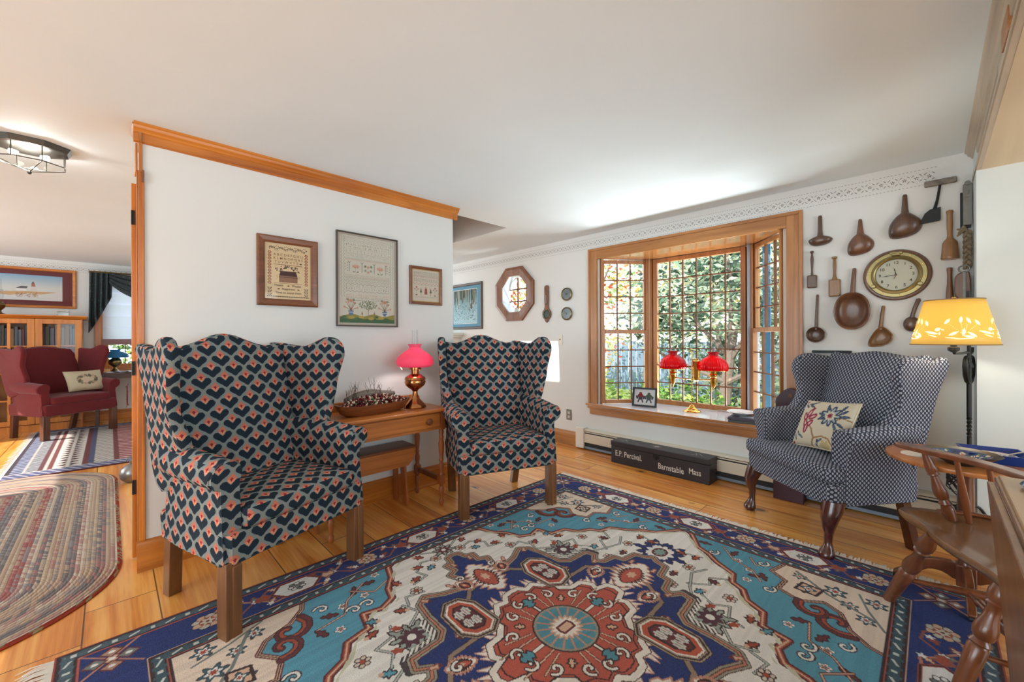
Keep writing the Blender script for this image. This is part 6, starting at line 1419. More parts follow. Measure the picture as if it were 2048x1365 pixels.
# pierced duck and bulrush figures glowing on the shade
pm = shade_mat('pierced_glow', rgb(255, 246, 214), rgb(255, 244, 206), 2.6)
view = math.atan2(-(3.35 * 0 + .0) - (-.078), -3.07) # direction from shade to the room
def on_shade(mb, pts, ang0):
    out = []
    for (p, z) in pts:
        rr = RB + (RT - RB) * (z - SB) / (ST - SB) + .0022; a = ang0 + p / rr; out.append((sx + rr * math.cos(a), sy + rr * math.sin(a), z))
    mb.add(out, [tuple(range(len(out)))])
def petal(cx, cz, L, w_, a): return [(cx + L * t * math.cos(a) - w_ * s * math.sin(a), cz + L * t * math.sin(a) + w_ * s * math.cos(a)) for t, s in ((-.5, 0), (-.25, .8), (.1, 1), (.5, 0), (.1, -1), (-.25, -.8))]
a_face = PI - .02
for rep in range(5):
    base_a = a_face + (rep - 2) * 1.35 + .22; mb = MB()
    P_ = lambda *a: on_shade(mb, petal(*a), base_a)
    z = SB + .010
    # sign: +p runs to the viewer's left
    for (p, h, a) in ((.052, .098, 2.2), (.020, .108, 2.0), (-.006, .112, 1.45), (-.052, .105, .9)): P_(-p * -1, z + h, .034, .006, PI - a if False else a)
    for (p, h, a) in ((.030, .040, 2.5), (.0, .052, 1.4), (-.034, .045, .5), (.018, .030, 2.9)): P_(p, z + h, .040, .006, a)
    for (x0, z0, x1, z1) in ((.012, .05, .046, .086), (.006, .05, .014, .09), (-.004, .05, -.006, .095), (-.010, .05, -.046, .092)):
        for k in range(7): t = k / 6; P_(x0 + (x1 - x0) * t, z + z0 + (z1 - z0) * t, .003, .0012, 0)
    P_(.0, z + .020, .07, .0022, .05); P_(-.04, z + .024, .05, .0022, -.1)
    # duck
    P_(-.115, z + .050, .062, .006, 2.9); P_(-.088, z + .066, .026, .008, .5); P_(-.070, z + .064, .014, .003, -.3); P_(-.082, z + .046, .016, .003, 1.4); P_(-.11, z + .034, .040, .0026, 2.8)
    mb.build('pierced_figures', pm.m, sh, smooth=False, fix=False)
light('floor_lamp_bulb', 'POINT', (3.35 + sx, -.142 + sy, 1.215), 5.0, (1, .90, .72), .03)
mb = MB(); rng = random.Random(9)
for j in range(5):
    c0 = Vector((3.33, -.10, .34 + j * .035)); pts = []
    for k in range(26): a = k * .75 + j; pts.append(c0 + Vector((.03 * math.sin(a * .7 + j), .045 * math.cos(a) , .06 * math.sin(a * 1.13 + j * 1.3))) + Vector((0, -.0, 0)))
    mb.tube(pts, .0032, 5)
mb.tube([(3.33, -.12, .30), (3.30, -.05, .16), (3.36, .0, .03), (3.5, -.04, .01)], .0032, 5)
o = mb.build('power_cord', M_CORD); tag(o, 'tangled black power cord bundled against the iron lamp pole', 'cord')

# ------------------------------------------------------------------ round candle table
rt_ = thing('round_table', 'round wooden pedestal table on casters, right of the dark blue chair', 'table', (2.735, -.105, 0))
TT = .625
mb = MB(); mb.lathe([(.002, TT - .020), (.20, TT - .020), (.262, TT - .022), (.268, TT - .014), (.266, TT - .004), (.258, TT), (.002, TT)], n=64); mb.build('table_top', wood('orange_round_top', rgb(150, 84, 40), rgb(204, 134, 74), 'x', ring=5, coat=.5), rt_, sharp=50)
mb = MB(); mb.lathe([(.020, TT - .05), (.05, TT - .045), (.055, TT - .02)], n=20); mb.turned((0, 0, .10), (0, 0, TT - .04), [(0, .030), (.06, .030), (.08, .024), (.5, .029), (.9, .026), (.94, .030), (1, .030)], 20); mb.build('pedestal', M_WIND, rt_)
mb = MB(); mb.box(-.032, .032, -.032, .032, .055, .15); mb.build('pedestal_block', M_WIND, rt_, bevel=.004)
for k in range(4):
    a = R(2) + k * PI / 2 + R(-0); ca, sa = math.cos(a), math.sin(a)
    out = smoothpoly([(.03, .145), (.09, .148), (.15, .125), (.20, .07), (.235, .04), (.235, .028), (.195, .030), (.16, .055), (.12, .09), (.075, .095), (.03, .075)], 3)
    mb = MB(); mb.prism(out, -.014, .014, lambda p, q: (ca * p[0] - sa * q, sa * p[0] + ca * q, p[1])); lg = mb.build('leg', M_WIND, rt_, bevel=.005)
    mb = MB(); cx_, cy_ = ca * .225, sa * .225; mb.turned((cx_ - sa * .010, cy_ + ca * .010, .017), (cx_ + sa * .010, cy_ - ca * .010, .017), [(0, .0165), (1, .0165)], 18); mb.build('caster', M_BLACK, lg)
t = thing('mosaic_bowl', 'shallow dark dish with blue and green mosaic pattern on the round table', 'bowl', (2.60, -.085, TT))
lathe_part(t, 'dish', [(.045, 0), (.05, .006), (.09, .030), (.118, .048), (.121, .051), (.115, .048), (.085, .032), (.05, .014), (.001, .010)], (0, 0, 0), simple('dark_dish_glaze', rgb(44, 40, 38), .3), 44)
def draw_mos():
    c = Canvas(.182, .182, .002, rgb(44, 70, 120)); rg = np.random.RandomState(8)
    for i in range(160): c.ell(rg.uniform(-.088, .088), rg.uniform(-.088, .088), .008, .005, [rgb(60, 110, 140), rgb(210, 206, 190), rgb(70, 130, 100), rgb(30, 50, 96), rgb(200, 180, 90), rgb(160, 80, 70)][rg.choice(6, p=(.25, .2, .15, .25, .08, .07))], rg.uniform(0, 3))
    return c
def dish_tf(co):
    x, y = co[:, 0], co[:, 1]; r_ = np.maximum(np.hypot(x, y), 1e-6); m_ = np.maximum(np.abs(x), np.abs(y)); k = np.where(r_ > 1e-5, m_ / r_, 1); x2, y2 = x * k, y * k
    rr = np.hypot(x2, y2); z = .012 + .033 * np.clip((rr - .025) / .066, 0, 1) ** 1.25; return np.stack([x2, y2, z], -1)
draw_mos().mesh('mosaic_pattern', design_mat('glazed_mosaic', .2, 0, 200, .5), t, dish_tf)
t = thing('blue_tray', 'deep blue square tray holding a patterned dish on the round table', 'tray', (2.775, -.190, TT), R(10))
A_ = .092; mb = MB()
for k in range(4):
    a = k * PI / 2; ca, sa = math.cos(a), math.sin(a)
    mb.add([(ca * x - sa * y, sa * x + ca * y, z) for x, y, z in ((A_ * .84, -A_ * .84, 0), (A_ * .84, A_ * .84, 0), (A_ * 1.06, A_ * 1.06, .042), (A_ * 1.06, -A_ * 1.06, .042), (A_ * .80, -A_ * .80, .006), (A_ * .80, A_ * .80, .006), (A_ * 1.0, A_ * 1.0, .042), (A_ * 1.0, -A_ * 1.0, .042))], [(0, 1, 2, 3), (4, 7, 6, 5), (3, 2, 6, 7)])
mb.box(-A_ * .84, A_ * .84, -A_ * .84, A_ * .84, 0, .006); mb.build('tray_body', M_BLUEP, t, smooth=False, fix=False)
t2 = thing('painted_dish', 'small floral painted dish with a curved handle lying in the blue tray', 'dish', (2.775, -.190, TT + .0065), R(10))
lathe_part(t2, 'dish_body', [(.03, 0), (.05, .006), (.068, .018), (.070, .020), (.066, .019), (.045, .008), (.001, .006)], (0, 0, 0), simple('floral_dish_glaze', rgb(190, 176, 178), .3, 0, .0), 30)
def draw_dish():
    c = Canvas(.13, .13, .002, rgb(206, 196, 196)); rg = np.random.RandomState(4)
    for i in range(60): c.ell(rg.uniform(-.06, .06), rg.uniform(-.06, .06), .007, .005, [rgb(150, 40, 60), rgb(60, 80, 140), rgb(220, 214, 200), rgb(90, 110, 150)][i % 4], rg.uniform(0, 3))
    return c
def dtf(co):
    x, y = co[:, 0], co[:, 1]; r_ = np.maximum(np.hypot(x, y), 1e-6); m_ = np.maximum(np.abs(x), np.abs(y)); k = m_ / r_; x2, y2 = x * k, y * k; rr = np.hypot(x2, y2); return np.stack([x2, y2, .009 + .011 * np.clip(rr / .065, 0, 1) ** 2], -1)
draw_dish().mesh('painted_flowers', design_mat('glazed_flowers', .25, 0, 200, .5), t2, dtf)
mb = MB(); mb.tube([(.02, -.05, .022), (.03, -.085, .034), (.02, -.115, .048)], .003, 6); mb.build('handle', simple('pale_handle', rgb(200, 190, 180), .3), t2)
t = thing('coaster', 'round white coaster at the left edge of the round table', 'coaster', (2.625, .075, TT)); lathe_part(t, 'disc', [(.048, 0), (.050, .002), (.048, .006), (.001, .006)], (0, 0, 0), simple('white_coaster_stone', rgb(214, 208, 196), .5), 32)
t.location = (2.66, .055, TT)

# ------------------------------------------------------------------ windsor captain's chair
wd_ = thing('windsor_chair', 'reddish wooden captain\'s chair with turned legs beside the drop-leaf table', 'chair', (2.2, -.12, 0))
W0 = Vector((2.2, -.12, 0)); ZS = .425
seatp = smoothpoly([(2.45, .104), (2.40, .080), (2.33, .035), (2.24, .008), (2.16, -.028), (2.09, -.072), (2.02, -.118), (1.955, -.150), (1.92, -.21), (1.93, -.33), (2.02, -.43), (2.18, -.475), (2.36, -.44), (2.49, -.35), (2.56, -.22), (2.565, -.08), (2.54, .0), (2.50, .075)], 4)
cx_, cy_ = 2.26, -.20; RS = []
def dish_z(x, y): 
    d = Vector((x - cx_, y - cy_)); return 0
for k, z in ((.0, ZS - .045), (.6, ZS - .045), (.93, ZS - .038), (.985, ZS - .022), (1.0, ZS - .008), (.985, ZS), (.90, ZS - .004), (.72, ZS - .016), (.5, ZS - .020), (.25, ZS - .020), (.02, ZS - .019)):
    k = max(k, .02); RS.append([(cx_ + (x - cx_) * k - W0.x, cy_ + (y - cy_) * k - W0.y, z) for x, y in seatp])
mb = MB(); mb.rings(RS); mb.build('seat', M_SEATW, wd_, sharp=70)
rim = [(2.52, -.02), (2.575, -.12), (2.56, -.24), (2.48, -.36), (2.34, -.45)]
mb = MB(); mb.tube([(x - W0.x, y - W0.y, ZS + .002) for x, y in smoothpoly(rim, 4, False)], .016, 8, flat=.5); mb.build('seat_rim', M_WIND, wd_)
LEGP = [(0, .019), (.04, .021), (.30, .025), (.42, .0265), (.44, .022), (.455, .028), (.475, .024), (.49, .019), (.51, .026), (.56, .030), (.61, .027), (.68, .019), (.76, .018), (.785, .026), (.80, .022), (.83, .028), (.88, .029), (.95, .022), (1, .018)]
def wt(p): return (p[0] - W0.x, p[1] - W0.y, p[2])
legs = {'ff': ((2.452, .136, .012), (2.26, .0, ZS - .02)), 'fn': ((1.955, -.055, .012), (2.02, -.165, ZS - .02)), 'rf': ((2.56, -.42, .0), (2.45, -.30, ZS - .02)), 'rn': ((2.02, -.60, .0), (2.08, -.42, ZS - .02))}
for k, (a, b) in legs.items():
    mb = MB(); mb.turned(wt(a), wt(b), LEGP, 18); mb.build('leg', M_WIND, wd_, sharp=50)
def at_leg(k, t): a, b = legs[k]; return tuple(a[i] + (b[i] - a[i]) * t for i in range(3))
STP = [(0, .008), (.2, .010), (.42, .017), (.5, .019), (.58, .017), (.8, .010), (1, .008)]
S1a, S1b, S2a, S2b = at_leg('ff', .36), at_leg('rf', .36), at_leg('fn', .36), at_leg('rn', .36)
for a, b in ((S1a, S1b), (S2a, S2b)): mb = MB(); mb.turned(wt(a), wt(b), STP, 14); mb.build('stretcher', M_WIND, wd_)
mid = lambda a, b, t=.4: tuple(a[i] + (b[i] - a[i]) * t for i in range(3))
mb = MB(); mb.turned(wt(mid(S1a, S1b)), wt(mid(S2a, S2b)), [(0, .008), (.12, .011), (.16, .017), (.19, .012), (.35, .020), (.5, .024), (.65, .020), (.81, .012), (.84, .017), (.88, .011), (1, .008)], 14); mb.build('stretcher', M_WIND, wd_)
ZA = .692
railp = smoothpoly([(2.518, .106), (2.47, .058), (2.425, -.0), (2.375, -.085), (2.31, -.155), (2.21, -.225), (2.09, -.30), (1.98, -.38)], 4, False)
rr = []
for i, (x, y) in enumerate(railp):
    p0, p1 = railp[max(0, i - 1)], railp[min(len(railp) - 1, i + 1)]; d = Vector((p1[0] - p0[0], p1[1] - p0[1])).normalized(); n_ = Vector((-d.y, d.x)); w_ = .024 if i > 2 else (.016, .022, .026)[i]
    rr.append([(x + n_.x * s - W0.x, y + n_.y * s - W0.y, ZA + z) for s, z in ((-w_, -.010), (w_, -.010), (w_ + .002, 0), (w_, .010), (-w_, .010), (-w_ - .002, 0))])
mb = MB(); mb.rings(rr); mb.build('arm_rail', M_WIND, wd_, bevel=.003)
mb = MB(); mb.turned(wt((2.475, -.058, ZS - .01)), wt((2.435, .022, ZA - .008)), [(0, .015), (.10, .020), (.18, .021), (.22, .017), (.25, .022), (.28, .018), (.31, .015), (.33, .020), (.38, .025), (.46, .024), (.58, .016), (.66, .012), (.68, .020), (.70, .017), (.74, .020), (.80, .018), (.92, .013), (1, .010)], 18); mb.build('arm_post', M_WIND, wd_, sharp=50)
for a, b in (((2.485, -.105), (2.39, -.067)), ((2.41, -.19), (2.325, -.146)), ((2.32, -.29), (2.215, -.225)), ((2.2, -.38), (2.10, -.295))):
    mb = MB(); mb.turned(wt((a[0], a[1], ZS - .01)), wt((b[0], b[1], ZA - .006)), [(0, .010), (.3, .0135), (.5, .012), (1, .008)], 12); mb.build('spindle', M_WIND, wd_)

# ------------------------------------------------------------------ drop-leaf table
dl = thing('drop_leaf_table', 'brown drop-leaf table at the right edge with its leaf hanging down', 'table', (1.2, -.55, 0))
D0 = Vector((1.2, -.55, 0)); rx_ = lambda p: p - D0
ZT = .742
mb = MB(); mb.box(.45 - D0.x, 1.955 - D0.x, -1.00 - D0.y, -.142 - D0.y, ZT - .020, ZT); mb.build('table_top', M_TOPW, dl, bevel=.003)
mb = MB(); mb.box(.45 - D0.x, 1.952 - D0.x, -.146 - D0.y, -.134 - D0.y, ZT - .018, ZT - .006); mb.build('rule_joint', M_CHERRY, dl, bevel=.003)
mb = MB(); mb.prism([(.45, ZT - .018), (1.935, ZT - .018), (1.938, .10), (.45, .10)], 0, .018, lambda p, q: (p[0] - D0.x, -.116 - q - (ZT - p[1]) * .076 - D0.y, p[1])); mb.build('drop_leaf', M_CHERRY, dl, bevel=.003)
mb = MB(); mb.box(.60 - D0.x, 1.74 - D0.x, -.86 - D0.y, -.24 - D0.y, ZT - .12, ZT - .02); mb.build('apron', M_CHERRY, dl, smooth=False)
for x in (.64, 1.70):
    for y in (-.82, -.28): mb = MB(); mb.turned((x - D0.x, y - D0.y, 0), (x - D0.x, y - D0.y, ZT - .02), [(0, .016), (.6, .024), (.82, .03), (1, .03)], 12); mb.build('leg', M_CHERRY, dl)
t = thing('blue_glass_dish', 'edge of a blue and red glass dish on the drop-leaf table at the right edge', 'dish', (1.84, -.235, ZT))
lathe_part(t, 'dish_body', [(.03, 0), (.055, .004), (.062, .010), (.058, .016), (.045, .03), (.032, .05), (.028, .05), (.03, .02), (.001, .006)], (0, 0, 0), simple('blue_glass', rgb(70, 98, 124), .1, 0), 32)
lathe_part(t, 'red_inlay', [(.046, .030), (.033, .0505), (.0345, .0505), (.048, .030)], (0, 0, 0), simple('red_glass', rgb(150, 50, 56), .15), 32)
# wooden blocks fixed on the beam
t = thing('wood_block', 'small orange-brown wooden block fixed high on the beam at the top right', 'block', (2.10, -.187, 2.175))
mb = MB(); mb.box(-.085, .085, 0, .018, -.040, .040, lambda p: Matrix.Rotation(-.06, 3, 'Y') @ p); mb.build('block_body', wood('cork_brown_block', rgb(140, 82, 36), rgb(176, 116, 60), 'x'), t, bevel=.002)
mb = MB(); mb.box(.085, .26, 0, .012, -.040, .034); mb.build('backing_strip', M_PALEWD, t, bevel=.002)
# ------------------------------------------------------------------ far room
rc = wing_chair('wing_chair', 'maroon upholstered wing chair with a floral pillow in the far room', M_REDF, M_DARKWD, W=.74, hump=.03, backz=1.06, seat=.50, rail=.28, arm=.66, style='square', wings='tall', depth=.64, flare=.14)
rc.scale = (1.0, 1.0, 1.0); rc.location = (-.235, 7.28, 0); rc.rotation_euler.z = R(33)
def draw_far(c):
    for k in range(16): a = k * PI / 8; c.ell(.07 * math.cos(a) * 1.3, .05 * math.sin(a) + .0, .026, .015, [rgb(92, 92, 70), rgb(130, 122, 92), rgb(176, 150, 130)][k % 3], a + .6)
    c.ell(-.02, -.02, .035, .026, rgb(206, 180, 160), 0, 5, .2); c.ell(.06, .02, .022, .02, rgb(196, 170, 150), 0, 5, .2)
fr = Vector((math.sin(R(33)), -math.cos(R(33)), 0)); rr_ = Vector((math.cos(R(33)), math.sin(R(33)), 0))
pillow('throw_pillow', 'cream floral pillow on the maroon wing chair in the far room', .38, .26, .10, draw_far, rgb(196, 184, 156), simple('tan_pillow_cloth', rgb(186, 172, 142), .9),
       frame_at((-.235 - fr.x * -.02 + .0, 7.28 - fr.y * .30 , .655), rr_, Vector((0, 0, 1)) - fr * .45))
# bookcase
bc = thing('bookcase', 'orange wooden bookcase with small-paned glass doors along the far room wall', 'bookcase', (-1.10, 8.315, 0))
BW, BD, BH = .84, .32, 1.49
mb = MB(); mb.box(-BW, BW, -BD, 0, .0, .09).box(-BW, -BW + .02, -BD, 0, .09, BH - .03).box(BW - .02, BW, -BD, 0, .09, BH - .03).box(-BW, BW, -.012, 0, .09, BH - .03).box(-.012, .012, -BD, 0, .09, BH - .03); mb.build('carcase', M_PINEZ, bc, smooth=False)
for z in (.09, .42, .76, 1.10): mb = MB(); mb.box(-BW + .02, BW - .02, -BD + .03, -.012, z - .02, z); mb.build('shelf', M_PINE, bc, smooth=False)
mb = MB(); mb.prism([(-BD - .045, BH), (-BD - .045, BH - .012), (-BD - .01, BH - .045), (0, BH - .045), (0, BH)], -BW - .04, BW + .04, lambda p, q: (q, p[0], p[1])); mb.build('cornice', M_PINE, bc, smooth=False)
for x0, x1 in ((-BW + .005, -BW + .42), (-BW + .424, -.002), (.002, .42), (.424, BW - .005)):
    mb = MB(); s = .062; y = -BD
    mb.box(x0, x0 + s, y - .02, y, .10, BH - .05).box(x1 - s, x1, y - .02, y, .10, BH - .05).box(x0 + s, x1 - s, y - .02, y, .10, .16).box(x0 + s, x1 - s, y - .02, y, BH - .11, BH - .05); xm = (x0 + x1) / 2; mb.box(xm - .014, xm + .014, y - .018, y - .002, .16, BH - .11).box(x0 + s, x1 - s, y - .018, y - .002, .78, .81)
    d = mb.build('door', M_PINEZ, bc, bevel=.002); mb = MB(); mb.box(x0 + s, x1 - s, y - .011, y - .009, .16, BH - .11); mb.build('glass_pane', M_GLASS, d, smooth=False); 
    mb = MB(); mb.sphere((x1 - .02 if (x0 < -.3 or 0 < x0 < .3) else x0 + .02, y - .03, .80), .012, 10, 8); mb.build('knob', M_WALN, d)
rng = random.Random(21); bcols = [rgb(70, 40, 36), rgb(44, 52, 66), rgb(120, 116, 106), rgb(60, 66, 52), rgb(130, 96, 60), rgb(36, 34, 38), rgb(160, 148, 126), rgb(88, 96, 112), rgb(96, 36, 40)]
BMATS = [simple('book_cloth_%d' % i, c, .55) for i, c in enumerate(bcols)]; PAGE = simple('book_pages', rgb(204, 196, 176), .85)
cname = ['dark brown', 'navy', 'grey', 'olive', 'tan', 'black', 'cream', 'slate blue', 'dark red']
bks = []
def book_mesh():
    t = thing('book', 'x', 'book'); mb = MB(); mb.box(0, .03, 0, .002, 0, .24); return t
for z, xr in ((1.10, (-.15, .77)), (.76, (.0, .77)), (.42, (.3, .77))):
    x = xr[0]
    while x < xr[1]:
        w_ = rng.uniform(.022, .042); h_ = rng.uniform(.20, .285) if z == 1.10 else rng.uniform(.2, .28); dpt = rng.uniform(.14, .18); k = rng.randrange(9)
        if abs(x - 0) < .05 or x + w_ > .79: x += w_; continue
        t = thing('book', '%s book standing on a shelf behind the bookcase doors' % cname[k], 'book', (-1.10 + x, 8.315 - BD + .045, z + .0005), 0, 'books in the glass-doored bookcase')
        mb = MB(); mb.box(0, .003, 0, dpt, 0, h_).box(w_ - .003, w_, 0, dpt, 0, h_).box(0, w_, 0, .003, 0, h_); mb.build('cover', BMATS[k], t, smooth=False)
        mb = MB(); mb.box(.003, w_ - .003, .003, dpt - .004, .003, h_ - .004); mb.build('pages', PAGE, t, smooth=False); x += w_ + .001
# picture over the bookcase
def draw_sea():
    w_, h_ = .88, .335; c = Canvas(w_, h_, .004, rgb(176, 200, 214)); t_ = np.clip((c.Y + .0) / .17, 0, 1)[..., None]; c.C = np.array(rgb(206, 208, 204)) * (1 - t_) + np.array(rgb(120, 168, 200)) * t_
    k = c.Y < -.055; c.C[k] = rgb(208, 206, 204); c.poly([(-.44, -.03), (-.2, -.035), (-.05, -.05), (-.2, -.065), (-.44, -.06)], rgb(110, 130, 120)); c.poly([(-.44, -.055), (-.1, -.062), (.1, -.05), (.40, -.048), (.25, -.085), (.1, -.075), (-.02, -.11), (-.12, -.10), (-.2, -.075)], rgb(198, 158, 112))
    rg = np.random.RandomState(6)
    for i in range(70): x, y = rg.uniform(.02, .22), rg.uniform(-.13, -.075); c.line([(x, y), (x + .014, y + .012)], .004, [rgb(140, 90, 60), rgb(180, 140, 90)][i % 2])
    c.poly([(.03, -.05), (.03, -.015), (.08, .015), (.12, -.01), (.12, -.05)], rgb(222, 220, 216)); c.poly([(.03, -.012), (.075, .02), (.135, .015), (.12, -.015)], rgb(96, 96, 102)); c.poly([(.15, -.05), (.16, .04), (.195, .04), (.215, -.05)], rgb(206, 200, 196)); c.poly([(.16, .015), (.163, .055), (.192, .055), (.198, .015)], rgb(170, 110, 100)); c.poly([(.163, .055), (.178, .085), (.19, .055)], rgb(96, 80, 80)); c.ell(-.18, -.045, .02, .008, rgb(200, 196, 190))
    return c
faceR = lambda u, v, d: (u, -.001 - d, v)
t = framed('framed_print', 'seaside lighthouse watercolour with a maroon mat above the bookcase', 'picture', (-1.47, YR, 1.60), 1.14, .53, faceR, .035, M_PINE, matc=simple('maroon_mat_board', rgb(96, 28, 34), .8))
canvas_on(draw_sea(), t, faceR, .13, .0975, .0056)
# small things on the bookcase
t = thing('oil_lamp', 'glass and brass oil lamp on top of the bookcase at the left edge', 'lamp', (-.985, 8.14, 1.49)); lathe_part(t, 'lamp_base', [(.06, 0), (.062, .006), (.03, .02), (.018, .05), (.05, .09), (.06, .12), (.045, .15), (.02, .16), (.024, .18)], (0, 0, 0), M_BRASSD); lathe_part(t, 'chimney', [(.022, .18), (.04, .23), (.042, .26), (.025, .32), (.022, .45)], (0, 0, 0), M_CHIM, fix=False)
t = thing('crystal_box', 'small cut-glass box on top of the bookcase below the lighthouse picture', 'box', (-.44, 8.12, 1.49)); mb = MB(); mb.box(-.055, .055, -.03, .03, 0, .055); mb.build('box_body', simple('cut_glass_grey', rgb(126, 124, 118), .1, .6, .5, 90), t, bevel=.004); mb = MB(); mb.box(-.057, .057, -.032, .032, .055, .068); mb.build('lid', simple('cut_glass_lid', rgb(160, 150, 140), .1, .6, .5, 90), t, bevel=.003)
# curtain swag and roman shade on the rear window
cu = thing('curtain', 'dark green patterned swag curtain with a draped tail on the rear window', 'curtain', (0, YR - .10, 0))
cm = Mat('dark_green_damask'); v_ = cm.voronoi(scale=28); n_ = cm.noise(scale=22, detail=3); cm.set(cm.mix((n_ * .5 + v_).lt(.42), rgb(44, 56, 60), rgb(92, 112, 110)), .7)
mb = MB(); nu = 44
def jab(u, v):
    x = -.20 + u * .235; zb = 1.26 + .52 * u ** 1.1 ; z = 2.125 - v * (2.125 - zb); fold = .030 * math.sin(u * 26 + v * .6) * (.5 + v * .6)
    return (x - .01 * v, -fold - .03, z)
mb.grid(jab, nu, 20); q = mb.build('tail', cm.m, cu, sharp=0, fix=False)
mb = MB()
def swag(u, v):
    x = .0 + u * .86; sagt = .03 * math.sin(PI * u); sag = .34 * math.sin(PI * min(1, .12 + u * .88)) ** .8; z = 2.125 - sagt - v * sag; return (x, -.05 - .045 * math.sin(v * PI) - .014 * math.sin(v * 24 + u * 1.5), z)
mb.grid(swag, 30, 40); mb.build('swag', cm.m, cu, sharp=0, fix=False)
mb = MB(); mb.tube([(-.20, .06, 2.125), (-.20, -.045, 2.125), (.95, -.045, 2.125), (.95, .06, 2.125)], .012, 6); mb.build('rod', M_BRASSD, cu)
rsd = thing('roman_shade', 'white roman shade half lowered over the rear window', 'blind', (0, YR - .03, 0))
bm_ = shade_mat('white_shade_cloth', rgb(214, 216, 226), rgb(196, 204, 224), 0, .9)
mb = MB()
for k in range(5): z1, z0 = 2.02 - k * .17, 2.02 - (k + 1) * .17; mb.add([(-.07, 0, z1), (.94, 0, z1), (.94, -.016, z0 + .02), (-.07, -.016, z0 + .02), (.94, 0, z0), (-.07, 0, z0)], [(0, 1, 2, 3), (3, 2, 4, 5)])
mb.build('shade_cloth', bm_.m, rsd, smooth=False, fix=False)
mb = MB(); mb.box(-.075, .945, -.022, -.002, 1.10, 1.18); mb.build('hem', simple('mauve_hem_cloth', rgb(150, 120, 120), .9), rsd, bevel=.003)
# table and blue lamp under the window
tb = thing('side_table', 'dark wooden table under the rear window, holding a blue oil lamp', 'table', (.20, 7.98, 0))
DKT = wood('dark_table_wood', rgb(58, 36, 28), rgb(96, 62, 46), 'x'); mb = MB(); mb.box(-.40, .55, -.24, .26, .700, .722); mb.build('table_top', DKT, tb, bevel=.004)
mb = MB(); mb.prism([(-.34, .70), (.5, .70), (.5, .55), (.42, .60), (.3, .64), (-.14, .64), (-.26, .60), (-.34, .55)], -.20, -.18, lambda p, q: (p[0], q, p[1])); mb.build('apron', DKT, tb, smooth=False)
for x in (-.32, .48):
    for y in (-.18, .2): mb = MB(); mb.box(x - .02, x + .02, y - .02, y + .02, 0, .70); mb.build('leg', DKT, tb, bevel=.003)
bm2 = shade_mat('blue_ribbed_glass', rgb(60, 146, 196), rgb(70, 160, 206), 0.05)  # slight emission added to the shade of this unlit lamp
oil_lamp('oil_lamp', 'oil lamp with ribbed blue glass shade and brass base on the dark side table', (.055, 7.95, .722), 1.05, bm2.m, M_BRASSD, chim=.10, ribs=36, ribd=.02, shade_prof=[(.128, 0), (.134, .012), (.126, .040), (.100, .060), (.064, .074), (.046, .082), (.050, .094), (.058, .105)], base_prof=[(.055, 0), (.058, .006), (.035, .02), (.018, .045), (.016, .065), (.04, .085), (.064, .11), (.070, .135), (.060, .16), (.035, .178), (.03, .19)])
t = thing('wooden_box', 'pale wooden pencil box on the dark side table beside the blue lamp', 'box', (-.08, 7.83, .7225)); mb = MB(); mb.box(-.085, .085, -.04, .04, 0, .052); mb.build('box_body', simple('pale_box_wood', rgb(206, 160, 96), .5), t, bevel=.003); mb = MB(); mb.box(-.02, .02, -.0415, -.04, .022, .04); mb.build('slot', M_BLACK, t, smooth=False)
for k, (x, y, r_) in enumerate(((.02, 7.80, .3), (.12, 7.84, -.4), (.17, 7.79, .9))):
    mb = MB(); mb.grid(lambda u, v: ((u - .5) * .14, (v - .5) * .10, .004 + .012 * math.sin(u * 5 + k) * math.sin(v * 4 + k) ** 2), 8, 6); o = mb.build('crumpled_paper', simple('pale_blue_paper', rgb(206, 212, 228), .8), None, fix=False); o.location = (x, y, .7235 + k * .004); o.rotation_euler.z = r_; tag(o, 'crumpled pale paper on the dark side table in front of the blue lamp', 'paper', 'papers on the dark side table')
    q = o.modifiers.new('thickness', 'SOLIDIFY'); q.thickness = .001
# ceiling light
cl = thing('ceiling_light', 'octagonal flush ceiling light with bronze frame and clear glass panels', 'light', (-.315, 3.50, HC)); cl.scale = (.86, .86, .95)
oc_ = lambda r_, z, k0=0: [(r_ * 1.18 * math.cos(PI / 8 + k * PI / 4), r_ * .92 * math.sin(PI / 8 + k * PI / 4), z) for k in range(8)]
mb = MB(); mb.rings([oc_(.165, -.001), oc_(.170, -.004), oc_(.155, -.032), oc_(.135, -.034)]); mb.build('ceiling_pan', simple('bronze_pan', rgb(84, 82, 76), .4, .7), cl, smooth=False)
mb = MB(); a, b = oc_(.142, -.034), oc_(.142, -.115); c_ = (0, 0, -.165)
for k in range(8):
    mb.tube([a[k], b[k]], .003, 5); mb.tube([b[k], b[(k + 1) % 8]], .003, 5)
    if k % 2 == 0: mb.tube([b[k], c_], .0028, 5)
mb.sphere((0, 0, -.168), .011, 10, 8); mb.build('leaded_frame', simple('bronze_came', rgb(84, 82, 76), .4, .7), cl)
mb = MB(); mb.rings([a, b], False); mb.add(b + [c_], [(k, (k + 1) % 8, 8) for k in range(8)]); mb.build('glass_panels', glass_mat('clear_light_glass', (.97, .98, .97)), cl, smooth=False, fix=False)
BL = Mat('lit_bulb'); BL.set((1, 1, 1)); BL.b.inputs['Emission Color'].default_value = (1, .95, .86, 1); BL.b.inputs['Emission Strength'].default_value = 14
for s in (-1, 1):
    mb = MB(); mb.lathe([(.003, -.055), (.014, -.05), (.016, -.04), (.012, -.02), (.008, -.01)], (0, 0, 0), 12, tf=lambda p, s=s: Vector((s * (.035 - p.z), p.y, -.065 + p.x))); mb.build('bulb', BL.m, cl)
light('ceiling_light_bulb', 'POINT', (-.315, 3.50, HC - .08), 4.5, (1, .97, .93), .015)
